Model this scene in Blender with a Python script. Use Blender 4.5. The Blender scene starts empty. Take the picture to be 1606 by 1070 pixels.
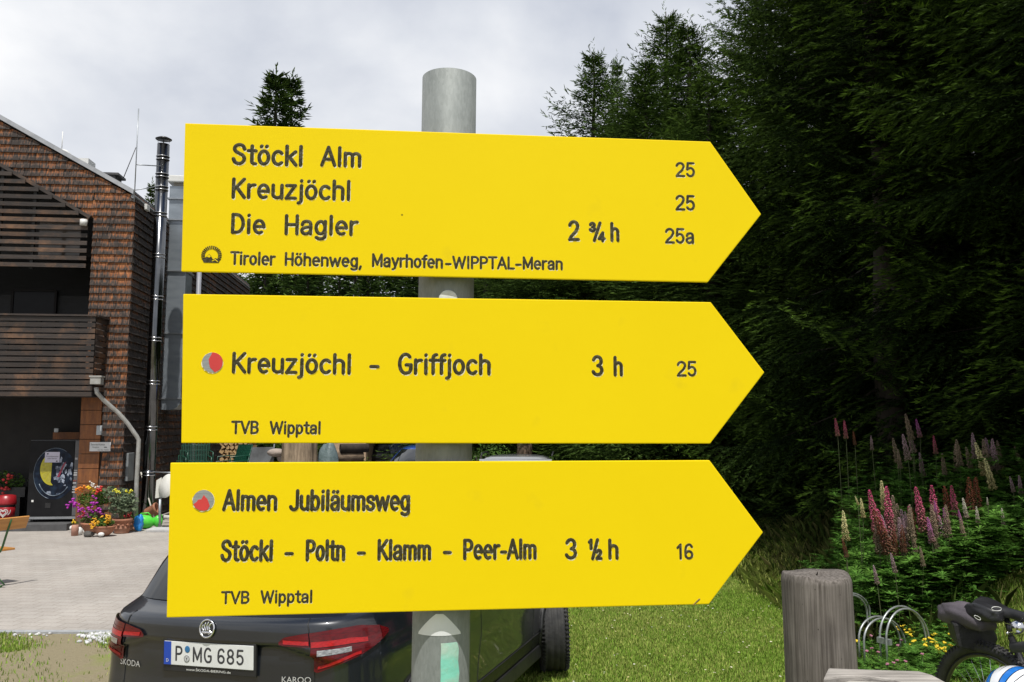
import bpy, bmesh, math, random
import numpy as np
from mathutils import Vector, Matrix
R = math.radians
random.seed(7); rng = np.random.default_rng(7)
SC = bpy.context.scene; COL = SC.collection

# ------------------------------------------------------------------ camera
CAMH = 2.03; FPX = 1300.0; PITCH = math.atan(135 / 1300)
cam = bpy.data.cameras.new('camera'); cam.sensor_width = 36; cam.lens = 36 * FPX / 1606
cam.clip_end = 3000; cam.clip_start = .05
camo = bpy.data.objects.new('camera', cam); COL.objects.link(camo)
camo.location = (0, 0, CAMH); camo.rotation_euler = (R(90) + PITCH, 0, 0); SC.camera = camo

# ------------------------------------------------------------------ sun and sky
SUN_EL, SUN_AZ = R(66), R(9)          # azimuth measured from behind the camera to the right
sl = bpy.data.lights.new('sun', 'SUN'); sl.energy = 4.6; sl.angle = R(.5); sl.color = (1, .965, .90)
so = bpy.data.objects.new('sun', sl); COL.objects.link(so)
sv = Vector((math.sin(SUN_AZ) * math.cos(SUN_EL), -math.cos(SUN_AZ) * math.cos(SUN_EL), math.sin(SUN_EL)))
so.rotation_euler = sv.to_track_quat('Z', 'Y').to_euler(); so.location = (3, -8, 20)
W = bpy.data.worlds.new('World'); SC.world = W; W.use_nodes = True
nt = W.node_tree; N = nt.nodes; L = nt.links
bg = N['Background']; bg.inputs[1].default_value = .1
sky = N.new('ShaderNodeTexSky'); sky.sky_type = 'NISHITA'; sky.sun_disc = False
sky.sun_elevation = SUN_EL; sky.sun_rotation = R(180) - SUN_AZ; sky.altitude = 1300
tc = N.new('ShaderNodeTexCoord')
mp = N.new('ShaderNodeMapping'); mp.inputs['Scale'].default_value = (1, 1, 1.35); mp.inputs['Location'].default_value = (.37, .2, .13)
L.new(tc.outputs['Generated'], mp.inputs[0])
n1 = N.new('ShaderNodeTexNoise'); n1.inputs['Scale'].default_value = 3.4; n1.inputs['Detail'].default_value = 9; n1.inputs['Roughness'].default_value = .5; n1.inputs['Distortion'].default_value = .1
L.new(mp.outputs[0], n1.inputs[0])
r1 = N.new('ShaderNodeValToRGB'); e = r1.color_ramp.elements
e[0].position = .34; e[0].color = (5.7, 6.1, 7.0, 1); e[1].position = .66; e[1].color = (9.8, 9.9, 10.1, 1)
ee = r1.color_ramp.elements.new(.5); ee.color = (7.6, 7.9, 8.5, 1)
L.new(n1.outputs[0], r1.inputs[0])
n2 = N.new('ShaderNodeTexNoise'); n2.inputs['Scale'].default_value = 1.7; n2.inputs['Detail'].default_value = 7
L.new(mp.outputs[0], n2.inputs[0])
sx = N.new('ShaderNodeSeparateXYZ'); L.new(tc.outputs['Generated'], sx.inputs[0])
# full cloud cover low in the sky, broken cloud with open sky near the zenith
ma = N.new('ShaderNodeMapRange'); ma.inputs[1].default_value = .55; ma.inputs[2].default_value = .9; ma.inputs[3].default_value = .55; ma.inputs[4].default_value = -.12
L.new(sx.outputs[2], ma.inputs[0])
ad = N.new('ShaderNodeMath'); ad.operation = 'ADD'; L.new(ma.outputs[0], ad.inputs[0]); L.new(n2.outputs[0], ad.inputs[1])
mr = N.new('ShaderNodeMapRange'); mr.inputs[1].default_value = .42; mr.inputs[2].default_value = .62; mr.clamp = True
L.new(ad.outputs[0], mr.inputs[0])
mx = N.new('ShaderNodeMixRGB'); L.new(mr.outputs[0], mx.inputs[0]); L.new(sky.outputs[0], mx.inputs[1]); L.new(r1.outputs[0], mx.inputs[2])
L.new(mx.outputs[0], bg.inputs[0])
SC.view_settings.view_transform = 'Standard'; SC.view_settings.look = 'None'
SC.view_settings.exposure = 0; SC.view_settings.gamma = 1
SC.render.engine = 'CYCLES'; SC.cycles.max_bounces = 6; SC.cycles.use_denoising = True

# ------------------------------------------------------------------ projection helpers (photo pixel -> world)
def ray(u, v):
    x = (u - 803) / FPX; yv = (535 - v) / FPX
    c, s = math.cos(PITCH), math.sin(PITCH)
    return np.array((x, c - s * yv, s + c * yv))
def P(u, v, Y):
    d = ray(u, v); return np.array((0, 0, CAMH)) + d * (Y / d[1])
def G(u, v, z=0.0):
    d = ray(u, v); return np.array((0, 0, CAMH)) + d * ((z - CAMH) / d[2])
def plane_hit(u, v, o, n):
    d = ray(u, v); c = np.array((0, 0, CAMH)); return c + d * (np.dot(np.asarray(o) - c, n) / np.dot(d, n))
def sstep(a, b, x):
    t = np.clip((x - a) / (b - a), 0, 1); return t * t * (3 - 2 * t)
def gh(x, y):
    """height of the ground: flat yard and lawn, a bank rising to the right and into the wood"""
    x = np.asarray(x, float); y = np.asarray(y, float)
    edge = 3.15 + .13 * np.clip(y - 8, 0, 14) + 1.1 * np.clip(8 - y, 0, 30)
    d = np.maximum(0, x - edge); h = 1.8 * (1 - np.exp(-(d * d) / (d + .5) * .30))
    return h + .03 * np.sin(3.1 * x) * np.sin(2.3 * y + 1) * np.clip(d, 0, 1)

# ------------------------------------------------------------------ mesh builder
class MB:
    def __init__(s): s.v = []; s.f = []; s.m = []; s.s = []; s.uv = []; s.has_uv = False
    def add(s, V, F, m=0, smooth=False, uv=None):
        b = len(s.v); s.v += [tuple(map(float, p)) for p in V]
        for i, f in enumerate(F):
            s.f.append(tuple(b + k for k in f)); s.m.append(m); s.s.append(smooth)
            s.uv.append(uv[i] if uv else None)
        if uv: s.has_uv = True
        return s
    def box(s, c, d, rz=0, m=0, M=None):
        x, y, z = d[0] / 2, d[1] / 2, d[2] / 2
        V = [Vector(p) for p in ((-x,-y,-z),(x,-y,-z),(x,y,-z),(-x,y,-z),(-x,-y,z),(x,-y,z),(x,y,z),(-x,y,z))]
        T = Matrix.Translation(c) @ (M.to_4x4() if M else Matrix.Rotation(rz, 4, 'Z'))
        return s.add([T @ p for p in V], [(0,3,2,1),(4,5,6,7),(0,1,5,4),(1,2,6,5),(2,3,7,6),(3,0,4,7)], m)
    def beam(s, p, q, w, h, up=(0, 0, 1), m=0):
        p, q = Vector(p), Vector(q); t = (q - p); ln = t.length; t.normalize(); u = Vector(up); r = t.cross(u)
        if r.length < 1e-4: r = t.cross(Vector((1, 0, 0)))
        r.normalize(); u = r.cross(t)
        M = Matrix((r, t, u)).transposed(); return s.box((p + q) / 2, (w, ln, h), 0, m, M)
    def tube(s, path, r, n=8, m=0, cap=True, smooth=True, closed=False):
        path = [Vector(p) for p in path]; k = len(path)
        rr = r if hasattr(r, '__len__') else [r] * k
        V = []; F = []; pu = None
        for i, p in enumerate(path):
            a = path[(i - 1) % k] if (closed or i > 0) else p; b = path[(i + 1) % k] if (closed or i < k - 1) else p
            t = (b - a).normalized()
            if pu is None:
                pu = t.orthogonal().normalized()
            pu = (pu - t * pu.dot(t))
            if pu.length < 1e-6: pu = t.orthogonal()
            pu.normalize(); w = t.cross(pu)
            for j in range(n):
                an = 2 * math.pi * j / n; V.append(p + (pu * math.cos(an) + w * math.sin(an)) * rr[i])
        e = k if closed else k - 1
        for i in range(e):
            for j in range(n):
                i2 = (i + 1) % k
                F.append((i * n + j, i * n + (j + 1) % n, i2 * n + (j + 1) % n, i2 * n + j))
        s.add(V, F, m, smooth)
        if cap and not closed:
            b = len(s.v) - len(V)
            s.f.append(tuple(b + j for j in range(n))[::-1]); s.m.append(m); s.s.append(False); s.uv.append(None)
            s.f.append(tuple(b + (k - 1) * n + j for j in range(n))); s.m.append(m); s.s.append(False); s.uv.append(None)
        return s
    def lathe(s, prof, n=24, c=(0, 0, 0), m=0, M=None, smooth=True):
        V = []; F = []; c = Vector(c)
        for (r, z) in prof:
            for j in range(n):
                a = 2 * math.pi * j / n; p = Vector((r * math.cos(a), r * math.sin(a), z))
                V.append(c + (M @ p if M else p))
        for i in range(len(prof) - 1):
            for j in range(n): F.append((i*n+j, i*n+(j+1)%n, (i+1)*n+(j+1)%n, (i+1)*n+j))
        F.append(tuple(range(n))[::-1]); F.append(tuple((len(prof)-1)*n + j for j in range(n)))
        return s.add(V, F, m, smooth)
    def ell(s, c, r, n=10, m=0, M=None):
        V = []; F = []; k = max(4, n // 2 + 1); c = Vector(c)
        for i in range(k + 1):
            th = math.pi * i / k
            for j in range(n):
                a = 2 * math.pi * j / n
                p = Vector((r[0]*math.sin(th)*math.cos(a), r[1]*math.sin(th)*math.sin(a), r[2]*math.cos(th)))
                V.append(c + (M @ p if M else p))
        for i in range(k):
            for j in range(n): F.append((i*n+j, (i+1)*n+j, (i+1)*n+(j+1)%n, i*n+(j+1)%n))
        return s.add(V, F, m, True)
    def prism(s, pts, vec, m=0):
        """flat polygon pts (3D) swept along vec"""
        n = len(pts); vec = Vector(vec); A = [Vector(p) for p in pts]; B = [p + vec for p in A]
        F = [tuple(range(n))[::-1], tuple(range(n, 2*n))] + [(i, (i+1)%n, n+(i+1)%n, n+i) for i in range(n)]
        return s.add(A + B, F, m)
    def grid(s, fn, nu, nv, m=0, smooth=True):
        V = [fn(i / nu, j / nv) for j in range(nv + 1) for i in range(nu + 1)]
        F = [(j*(nu+1)+i, j*(nu+1)+i+1, (j+1)*(nu+1)+i+1, (j+1)*(nu+1)+i) for j in range(nv) for i in range(nu)]
        return s.add(V, F, m, smooth)
    def build(s, name, mats, parent=None, world=False, loc=None, bevel=0, fix=False):
        mats = mats if isinstance(mats, (list, tuple)) else [mats]
        V = s.v
        off = None
        if parent is not None and world:
            Mi = WM[parent.name].inverted(); V = [tuple(Mi @ Vector(p)) for p in V]
        if loc is not None: V = [(p[0]-loc[0], p[1]-loc[1], p[2]-loc[2]) for p in V]
        me = bpy.data.meshes.new(name); me.from_pydata(V, [], s.f)
        for mt in mats: me.materials.append(mt)
        me.polygons.foreach_set('material_index', s.m); me.polygons.foreach_set('use_smooth', s.s)
        if s.has_uv:
            ul = me.uv_layers.new(name='UVMap'); arr = []
            for f, u in zip(s.f, s.uv): arr += list(u) if u else [(0, 0)] * len(f)
            ul.data.foreach_set('uv', np.array(arr, float).ravel())
        if bevel or fix:
            bm = bmesh.new(); bm.from_mesh(me)
            bmesh.ops.remove_doubles(bm, verts=bm.verts, dist=1e-5)
            bmesh.ops.recalc_face_normals(bm, faces=bm.faces)
            if bevel:
                ed = [e for e in bm.edges if len(e.link_faces) == 2 and e.calc_face_angle(0) > .6]
                bmesh.ops.bevel(bm, geom=ed, offset=bevel, segments=2, profile=.6, affect='EDGES', clamp_overlap=True)
            bm.to_mesh(me); bm.free()
        me.update()
        return link(name, me, parent, loc)
WM = {}
def link(name, me, parent=None, loc=None):
    o = bpy.data.objects.new(name, me); COL.objects.link(o)
    if loc is not None: o.location = loc
    if parent is not None:
        o.parent = parent; WM[o.name] = WM[parent.name].copy()
    else:
        WM[o.name] = Matrix.Translation(loc if loc is not None else (0, 0, 0))
    return o
def np_mesh(name, V, F, mats, parent=None, loc=None, smooth=False, attr=None, uv=None):
    """fast mesh from arrays; all faces the same size"""
    V = np.asarray(V, np.float32); F = np.asarray(F, np.int32); k = F.shape[1]
    me = bpy.data.meshes.new(name); me.vertices.add(len(V)); me.vertices.foreach_set('co', V.ravel())
    me.loops.add(F.size); me.loops.foreach_set('vertex_index', F.ravel())
    me.polygons.add(len(F)); me.polygons.foreach_set('loop_start', np.arange(len(F), dtype=np.int32) * k)
    for mt in (mats if isinstance(mats, (list, tuple)) else [mats]): me.materials.append(mt)
    if smooth: me.polygons.foreach_set('use_smooth', np.ones(len(F), bool))
    if attr is not None:
        a = me.attributes.new('tint', 'FLOAT', 'POINT'); a.data.foreach_set('value', np.asarray(attr, np.float32))
    me.update(calc_edges=True)
    return link(name, me, parent, loc)
def tag(o, label, cat, group=None, kind=None):
    if label: o['label'] = label
    if cat: o['category'] = cat
    if group: o['group'] = group
    if kind: o['kind'] = kind
    return o
def thing(name, label, cat, loc=(0, 0, 0), rz=0, group=None):
    o = bpy.data.objects.new(name, None); COL.objects.link(o); o.location = loc; o.rotation_euler = (0, 0, rz)
    o.empty_display_size = .1
    WM[o.name] = Matrix.Translation(loc) @ Matrix.Rotation(rz, 4, 'Z')
    return tag(o, label, cat, group)
def struct(o, kind='structure'): o['kind'] = kind; return o
def dup(root, loc=None, rz=None, scale=None, label=None, group=None):
    r = root.copy(); COL.objects.link(r)
    if loc is not None: r.location = loc
    if rz is not None: r.rotation_euler = (0, 0, rz)
    if scale is not None: r.scale = (scale,) * 3 if not hasattr(scale, '__len__') else scale
    if label: r['label'] = label
    if group: r['group'] = group
    for ch in list(root.children):
        c = ch.copy(); COL.objects.link(c); c.parent = r
        for g in list(ch.children):
            d = g.copy(); COL.objects.link(d); d.parent = c
    return r

# ------------------------------------------------------------------ materials
def new_mat(name):
    m = bpy.data.materials.new(name); m.use_nodes = True; t = m.node_tree
    return m, t, t.nodes['Principled BSDF']
def nd(t, kind, **kw):
    n = t.nodes.new(kind)
    for k, v in kw.items():
        if k.startswith('i_'): n.inputs[k[2:].replace('_', ' ')].default_value = v
        elif k[0] == 'i' and k[1:].isdigit(): n.inputs[int(k[1:])].default_value = v
        else: setattr(n, k, v)
    return n
def c4(c): return (c[0], c[1], c[2], 1)
def mat(name, c1, c2=None, scale=6, rough=.6, metal=0, bump=0, bscale=None, stretch=(1, 1, 1), island=0, coat=0, spec=.5,
        detail=5, lo=.35, hi=.65, dist=.02, rvar=0, trans=0, dirt=None, dscale=2, damt=.4, rim=None):
    m, t, b = new_mat(name); lk = t.links
    b.inputs['Roughness'].default_value = rough; b.inputs['Metallic'].default_value = metal
    b.inputs['Specular IOR Level'].default_value = spec; b.inputs['Coat Weight'].default_value = coat
    b.inputs['Coat Roughness'].default_value = .05
    tc = nd(t, 'ShaderNodeTexCoord'); mp = nd(t, 'ShaderNodeMapping'); mp.inputs['Scale'].default_value = stretch
    lk.new(tc.outputs['Object'], mp.inputs[0])
    nz = nd(t, 'ShaderNodeTexNoise', i_Scale=scale, i_Detail=detail); lk.new(mp.outputs[0], nz.inputs[0])
    mr = nd(t, 'ShaderNodeMapRange', i1=lo, i2=hi); lk.new(nz.outputs[0], mr.inputs[0])
    mx = nd(t, 'ShaderNodeMixRGB'); mx.inputs[1].default_value = c4(c1); mx.inputs[2].default_value = c4(c2 or tuple(x * .8 for x in c1))
    lk.new(mr.outputs[0], mx.inputs[0]); out = mx.outputs[0]
    if dirt is not None:
        n2 = nd(t, 'ShaderNodeTexNoise', i_Scale=dscale, i_Detail=8, i_Roughness=.65); lk.new(tc.outputs['Object'], n2.inputs[0])
        m2 = nd(t, 'ShaderNodeMapRange', i1=.5, i2=.72, i4=damt); lk.new(n2.outputs[0], m2.inputs[0])
        x2 = nd(t, 'ShaderNodeMixRGB'); x2.inputs[2].default_value = c4(dirt); lk.new(m2.outputs[0], x2.inputs[0]); lk.new(out, x2.inputs[1]); out = x2.outputs[0]
    if island:
        g = nd(t, 'ShaderNodeNewGeometry'); m3 = nd(t, 'ShaderNodeMapRange', i3=1 - island, i4=1 + island); lk.new(g.outputs['Random Per Island'], m3.inputs[0])
        x3 = nd(t, 'ShaderNodeVectorMath', operation='SCALE'); lk.new(out, x3.inputs[0]); lk.new(m3.outputs[0], x3.inputs['Scale']); out = x3.outputs[0]
    lk.new(out, b.inputs['Base Color'])
    if rvar:
        m4 = nd(t, 'ShaderNodeMapRange', i3=rough - rvar, i4=rough + rvar); lk.new(nz.outputs[0], m4.inputs[0]); lk.new(m4.outputs[0], b.inputs['Roughness'])
    if bump:
        nb = nd(t, 'ShaderNodeTexNoise', i_Scale=bscale or scale * 4, i_Detail=6); lk.new(mp.outputs[0], nb.inputs[0])
        bp = nd(t, 'ShaderNodeBump', i_Strength=bump, i_Distance=dist); lk.new(nb.outputs[0], bp.inputs['Height']); lk.new(bp.outputs[0], b.inputs['Normal'])
    if trans:
        b.inputs['Transmission Weight'].default_value = trans
    return m
def leaf_mat(name, dark, light, tip=None, rough=.55, hue=.25, trl=.25):
    """foliage: tint attribute runs from old needles/leaves (0) to new growth (1); each leaf its own shade"""
    m, t, b = new_mat(name); lk = t.links
    at = nd(t, 'ShaderNodeAttribute', attribute_name='tint'); g = nd(t, 'ShaderNodeNewGeometry')
    mx = nd(t, 'ShaderNodeMixRGB'); mx.inputs[1].default_value = c4(dark); mx.inputs[2].default_value = c4(light)
    lk.new(at.outputs['Fac'], mx.inputs[0])
    mr = nd(t, 'ShaderNodeMapRange', i3=1 - hue * 1.5, i4=1 + hue * 1.5); lk.new(g.outputs['Random Per Island'], mr.inputs[0])
    sc = nd(t, 'ShaderNodeVectorMath', operation='SCALE'); lk.new(mx.outputs[0], sc.inputs[0]); lk.new(mr.outputs[0], sc.inputs['Scale'])
    lk.new(sc.outputs[0], b.inputs['Base Color']); b.inputs['Roughness'].default_value = rough
    b.inputs['Specular IOR Level'].default_value = .12
    if trl:
        tr = nd(t, 'ShaderNodeBsdfTranslucent'); lk.new(sc.outputs[0], tr.inputs[0])
        ms = nd(t, 'ShaderNodeMixShader', i0=trl); o = t.nodes['Material Output']
        lk.new(b.outputs[0], ms.inputs[1]); lk.new(tr.outputs[0], ms.inputs[2]); lk.new(ms.outputs[0], o.inputs[0])
    return m

MT = {}
MT['black'] = mat('black_plastic', (.012, .012, .013), (.02, .02, .021), rough=.45, bump=.1)
MT['rubber'] = mat('rubber', (.018, .018, .019), (.035, .034, .033), scale=14, rough=.75, bump=.2)
MT['chrome'] = mat('chrome', (.75, .75, .76), (.6, .6, .62), rough=.18, metal=1)
MT['white'] = mat('white_paint', (.72, .72, .70), (.62, .62, .6), scale=9, rough=.5)
MT['zinc'] = mat('zinc_sheet', (.36, .38, .40), (.26, .28, .30), scale=7, rough=.42, metal=.7, rvar=.12)
MT['steel'] = mat('stainless_steel', (.17, .175, .185), (.12, .125, .13), scale=4, rough=.17, metal=1, rvar=.05)
MT['dark_glass'] = mat('dark_glass', (.006, .007, .008), (.012, .013, .014), rough=.04, spec=.8)
MT['terracotta'] = mat('terracotta', (.36, .15, .085), (.28, .12, .07), scale=14, rough=.8, bump=.25, dirt=(.42, .34, .28), damt=.4)
MT['soil'] = mat('soil', (.05, .032, .02), (.03, .02, .013), rough=.9, bump=.6)
MT['ink'] = mat('ink', (.03, .03, .035), (.04, .04, .045), rough=.6)
def textmesh(s, size, font=None):
    """built-in font -> (verts, faces) in the xy plane, starting at the origin"""
    cu = bpy.data.curves.new('lettering', 'FONT'); cu.body = s; cu.size = size; cu.resolution_u = 3
    o = bpy.data.objects.new('lettering', cu); COL.objects.link(o)
    me = bpy.data.meshes.new_from_object(o.evaluated_get(bpy.context.evaluated_depsgraph_get()))
    V = [tuple(v.co) for v in me.vertices]; F = [tuple(p.vertices) for p in me.polygons]
    bpy.data.objects.remove(o); bpy.data.curves.remove(cu); bpy.data.meshes.remove(me)
    return V, F
# ================================================================== setting: ground, yard, hills
def ground_mat():
    m, t, b = new_mat('turf_and_soil'); lk = t.links
    tc = nd(t, 'ShaderNodeTexCoord'); sep = nd(t, 'ShaderNodeSeparateXYZ'); lk.new(tc.outputs['Object'], sep.inputs[0])
    n1 = nd(t, 'ShaderNodeTexNoise', i_Scale=1.3, i_Detail=9, i_Roughness=.62); lk.new(tc.outputs['Object'], n1.inputs[0])
    n2 = nd(t, 'ShaderNodeTexNoise', i_Scale=28, i_Detail=6, i_Roughness=.7); lk.new(tc.outputs['Object'], n2.inputs[0])
    n3 = nd(t, 'ShaderNodeTexNoise', i_Scale=.35, i_Detail=4); lk.new(tc.outputs['Object'], n3.inputs[0])
    gr = nd(t, 'ShaderNodeMixRGB'); gr.inputs[1].default_value = (.15, .22, .035, 1); gr.inputs[2].default_value = (.26, .28, .07, 1); lk.new(n2.outputs[0], gr.inputs[0])
    so_ = nd(t, 'ShaderNodeMixRGB'); so_.inputs[1].default_value = (.22, .185, .115, 1); so_.inputs[2].default_value = (.30, .26, .17, 1); lk.new(n2.outputs[0], so_.inputs[0])
    # bare trodden soil on the left, turf on the right
    mr = nd(t, 'ShaderNodeMapRange', i1=-2.6, i2=-.6, i3=.22, i4=-.14); lk.new(sep.outputs[0], mr.inputs[0])
    ad = nd(t, 'ShaderNodeMath', operation='ADD'); lk.new(mr.outputs[0], ad.inputs[0]); lk.new(n1.outputs[0], ad.inputs[1])
    m2 = nd(t, 'ShaderNodeMapRange', i1=.48, i2=.66); lk.new(ad.outputs[0], m2.inputs[0])
    x = nd(t, 'ShaderNodeMixRGB'); lk.new(m2.outputs[0], x.inputs[0]); lk.new(gr.outputs[0], x.inputs[1]); lk.new(so_.outputs[0], x.inputs[2])
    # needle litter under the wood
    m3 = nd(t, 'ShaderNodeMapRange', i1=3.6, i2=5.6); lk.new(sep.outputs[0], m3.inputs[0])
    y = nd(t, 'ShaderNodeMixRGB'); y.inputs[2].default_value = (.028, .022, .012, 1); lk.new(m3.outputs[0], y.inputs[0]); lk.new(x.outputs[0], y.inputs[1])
    lk.new(y.outputs[0], b.inputs['Base Color']); b.inputs['Roughness'].default_value = .95; b.inputs['Specular IOR Level'].default_value = .1
    bp = nd(t, 'ShaderNodeBump', i_Strength=.8, i_Distance=.03); lk.new(n2.outputs[0], bp.inputs['Height']); lk.new(bp.outputs[0], b.inputs['Normal'])
    return m
def axis(a, b, st, far):
    core = np.arange(a, b + st / 2, st); k = 12
    lo = a - np.geomspace(st, far, k)[::-1]; hi = b + np.geomspace(st, far, k)
    return np.concatenate([lo, core, hi])
xs = axis(-12, 14, .2, 1500); ys = axis(-4, 26, .2, 1500)
XX, YY = np.meshgrid(xs, ys); ZZ = gh(XX, YY); ZZ = np.where(XX > 30, gh(30, 0), ZZ)
nx, ny = len(xs), len(ys)
idx = np.arange(nx * ny).reshape(ny, nx)
GF = np.stack([idx[:-1, :-1], idx[:-1, 1:], idx[1:, 1:], idx[1:, :-1]], -1).reshape(-1, 4)
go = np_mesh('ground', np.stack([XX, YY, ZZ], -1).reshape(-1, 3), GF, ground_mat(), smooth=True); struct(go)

def paver_mat():
    m, t, b = new_mat('block_paving'); lk = t.links
    tc = nd(t, 'ShaderNodeTexCoord'); mp = nd(t, 'ShaderNodeMapping'); mp.inputs['Rotation'].default_value = (0, 0, R(6)); lk.new(tc.outputs['Object'], mp.inputs[0])
    br = nd(t, 'ShaderNodeTexBrick', i_Scale=1, i_Mortar_Size=.006, i_Brick_Width=.24, i_Row_Height=.16, i_Mortar_Smooth=.3, offset=.5)
    br.inputs['Color1'].default_value = (.345, .315, .285, 1); br.inputs['Color2'].default_value = (.37, .342, .312, 1); br.inputs['Mortar'].default_value = (.265, .24, .21, 1)
    lk.new(mp.outputs[0], br.inputs[0])
    n = nd(t, 'ShaderNodeTexNoise', i_Scale=.9, i_Detail=8, i_Roughness=.6); lk.new(tc.outputs['Object'], n.inputs[0])
    n2 = nd(t, 'ShaderNodeTexNoise', i_Scale=45, i_Detail=4); lk.new(tc.outputs['Object'], n2.inputs[0])
    mr = nd(t, 'ShaderNodeMapRange', i1=.3, i2=.7, i3=.86, i4=1.12); lk.new(n.outputs[0], mr.inputs[0])
    mr2 = nd(t, 'ShaderNodeMapRange', i1=.3, i2=.7, i3=.9, i4=1.08); lk.new(n2.outputs[0], mr2.inputs[0])
    mu = nd(t, 'ShaderNodeMath', operation='MULTIPLY'); lk.new(mr.outputs[0], mu.inputs[0]); lk.new(mr2.outputs[0], mu.inputs[1])
    # pale scuffs across the blocks
    mp3 = nd(t, 'ShaderNodeMapping'); mp3.inputs['Scale'].default_value = (1.1, 9, 1); lk.new(tc.outputs['Object'], mp3.inputs[0])
    n3 = nd(t, 'ShaderNodeTexNoise', i_Scale=1.6, i_Detail=3); lk.new(mp3.outputs[0], n3.inputs[0])
    m3 = nd(t, 'ShaderNodeMapRange', i1=.66, i2=.74, i4=.5); lk.new(n3.outputs[0], m3.inputs[0])
    sc = nd(t, 'ShaderNodeVectorMath', operation='SCALE'); lk.new(br.outputs[0], sc.inputs[0]); lk.new(mu.outputs[0], sc.inputs['Scale'])
    x = nd(t, 'ShaderNodeMixRGB'); x.inputs[2].default_value = (.5, .48, .45, 1); lk.new(m3.outputs[0], x.inputs[0]); lk.new(sc.outputs[0], x.inputs[1])
    lk.new(x.outputs[0], b.inputs['Base Color']); b.inputs['Roughness'].default_value = .85; b.inputs['Specular IOR Level'].default_value = .2
    bp = nd(t, 'ShaderNodeBump', i_Strength=.5, i_Distance=.006); bp.invert = True; lk.new(br.outputs['Fac'], bp.inputs['Height']); lk.new(bp.outputs[0], b.inputs['Normal'])
    return m
YE = float(G(60, 991)[1])          # front edge of the paving
mb = MB(); mb.grid(lambda i, j: (-26 + 24.6 * i, YE + (25 - YE) * j, .006), 20, 14); struct(mb.build('paved_yard', paver_mat()))
mb = MB(); mb.box((-13.7, YE - .045, .004), (24.6, .08, .03)); struct(mb.build('kerb', mat('kerb_stone', (.36, .37, .38), (.28, .29, .3), scale=12, rough=.8, bump=.2)))

# far ridge behind the inn
hm = mat('far_hill_forest', (.035, .05, .045), (.06, .075, .065), scale=.06, rough=.95, bump=.8, bscale=.12, dist=6)
def ridge(i, j):
    x = -420 + 900 * i; t = j
    top = 62 + 16 * math.sin(x * .011 + 1.2) + 8 * math.sin(x * .031) + 5 * math.sin(x * .083)
    return (x, 420 + 200 * t + 14 * math.sin(x * .05), -1 + top * math.sin(min(1, t * 1.15) * math.pi / 2) + 2.2 * math.sin(x * .4 + 9 * t) * t)
mb = MB(); mb.grid(ridge, 120, 16); struct(mb.build('hills', hm))
# ================================================================== finger post with three yellow trail signs
TH = R(4.8); SO = P(700, 580, 1.0)
SU = np.array((math.cos(TH), math.sin(TH), 0)); SN = np.array((math.sin(TH), -math.cos(TH), 0)); SV = np.array((0, 0, 1.0))
def sp(u, v):
    d = plane_hit(u, v, SO, SN) - SO; return float(np.dot(d, SU)), float(np.dot(d, SV))
def sw(a, b, n=0.0): return SO + SU * a + SV * b + SN * n

def yellow():
    m, t, b = new_mat('yellow_enamel'); lk = t.links
    tc = nd(t, 'ShaderNodeTexCoord'); oi = nd(t, 'ShaderNodeObjectInfo'); va = nd(t, 'ShaderNodeVectorMath', operation='MULTIPLY_ADD'); va.inputs[1].default_value = (9.7, 9.7, 9.7)
    lk.new(oi.outputs['Location'], va.inputs[0]); lk.new(tc.outputs['Object'], va.inputs[2])       # each plate has its own dirt
    n = nd(t, 'ShaderNodeTexNoise', i_Scale=5, i_Detail=5); lk.new(va.outputs[0], n.inputs[0])
    mx = nd(t, 'ShaderNodeMixRGB'); mx.inputs[1].default_value = (.79, .575, .003, 1); mx.inputs[2].default_value = (.835, .625, .004, 1); lk.new(n.outputs[0], mx.inputs[0])
    n2 = nd(t, 'ShaderNodeTexNoise', i_Scale=17, i_Detail=3); lk.new(va.outputs[0], n2.inputs[0])
    m2 = nd(t, 'ShaderNodeMapRange', i1=.68, i2=.84, i4=.22); lk.new(n2.outputs[0], m2.inputs[0])
    x2 = nd(t, 'ShaderNodeMixRGB'); x2.inputs[2].default_value = (.4, .29, .03, 1); lk.new(m2.outputs[0], x2.inputs[0]); lk.new(mx.outputs[0], x2.inputs[1])
    vo = nd(t, 'ShaderNodeTexVoronoi', i_Scale=15); lk.new(va.outputs[0], vo.inputs[0])      # fly specks
    m3 = nd(t, 'ShaderNodeMapRange', i1=.028, i2=.016, i3=0, i4=.85); lk.new(vo.outputs['Distance'], m3.inputs[0])
    n4 = nd(t, 'ShaderNodeTexNoise', i_Scale=9); lk.new(va.outputs[0], n4.inputs[0])
    m4 = nd(t, 'ShaderNodeMath', operation='GREATER_THAN'); m4.inputs[1].default_value = .5; lk.new(n4.outputs[0], m4.inputs[0])
    m5 = nd(t, 'ShaderNodeMath', operation='MULTIPLY'); lk.new(m3.outputs[0], m5.inputs[0]); lk.new(m4.outputs[0], m5.inputs[1])
    x3 = nd(t, 'ShaderNodeMixRGB'); x3.inputs[2].default_value = (.07, .05, .01, 1); lk.new(m5.outputs[0], x3.inputs[0]); lk.new(x2.outputs[0], x3.inputs[1])
    lk.new(x3.outputs[0], b.inputs['Base Color'])
    b.inputs['Roughness'].default_value = .5; b.inputs['Specular IOR Level'].default_value = .1
    n5 = nd(t, 'ShaderNodeTexNoise', i_Scale=60, i_Detail=3); lk.new(va.outputs[0], n5.inputs[0])
    bp = nd(t, 'ShaderNodeBump', i_Strength=.05, i_Distance=.002); lk.new(n5.outputs[0], bp.inputs['Height']); lk.new(bp.outputs[0], b.inputs['Normal'])
    return m
MT['yellow'] = yellow()
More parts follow.
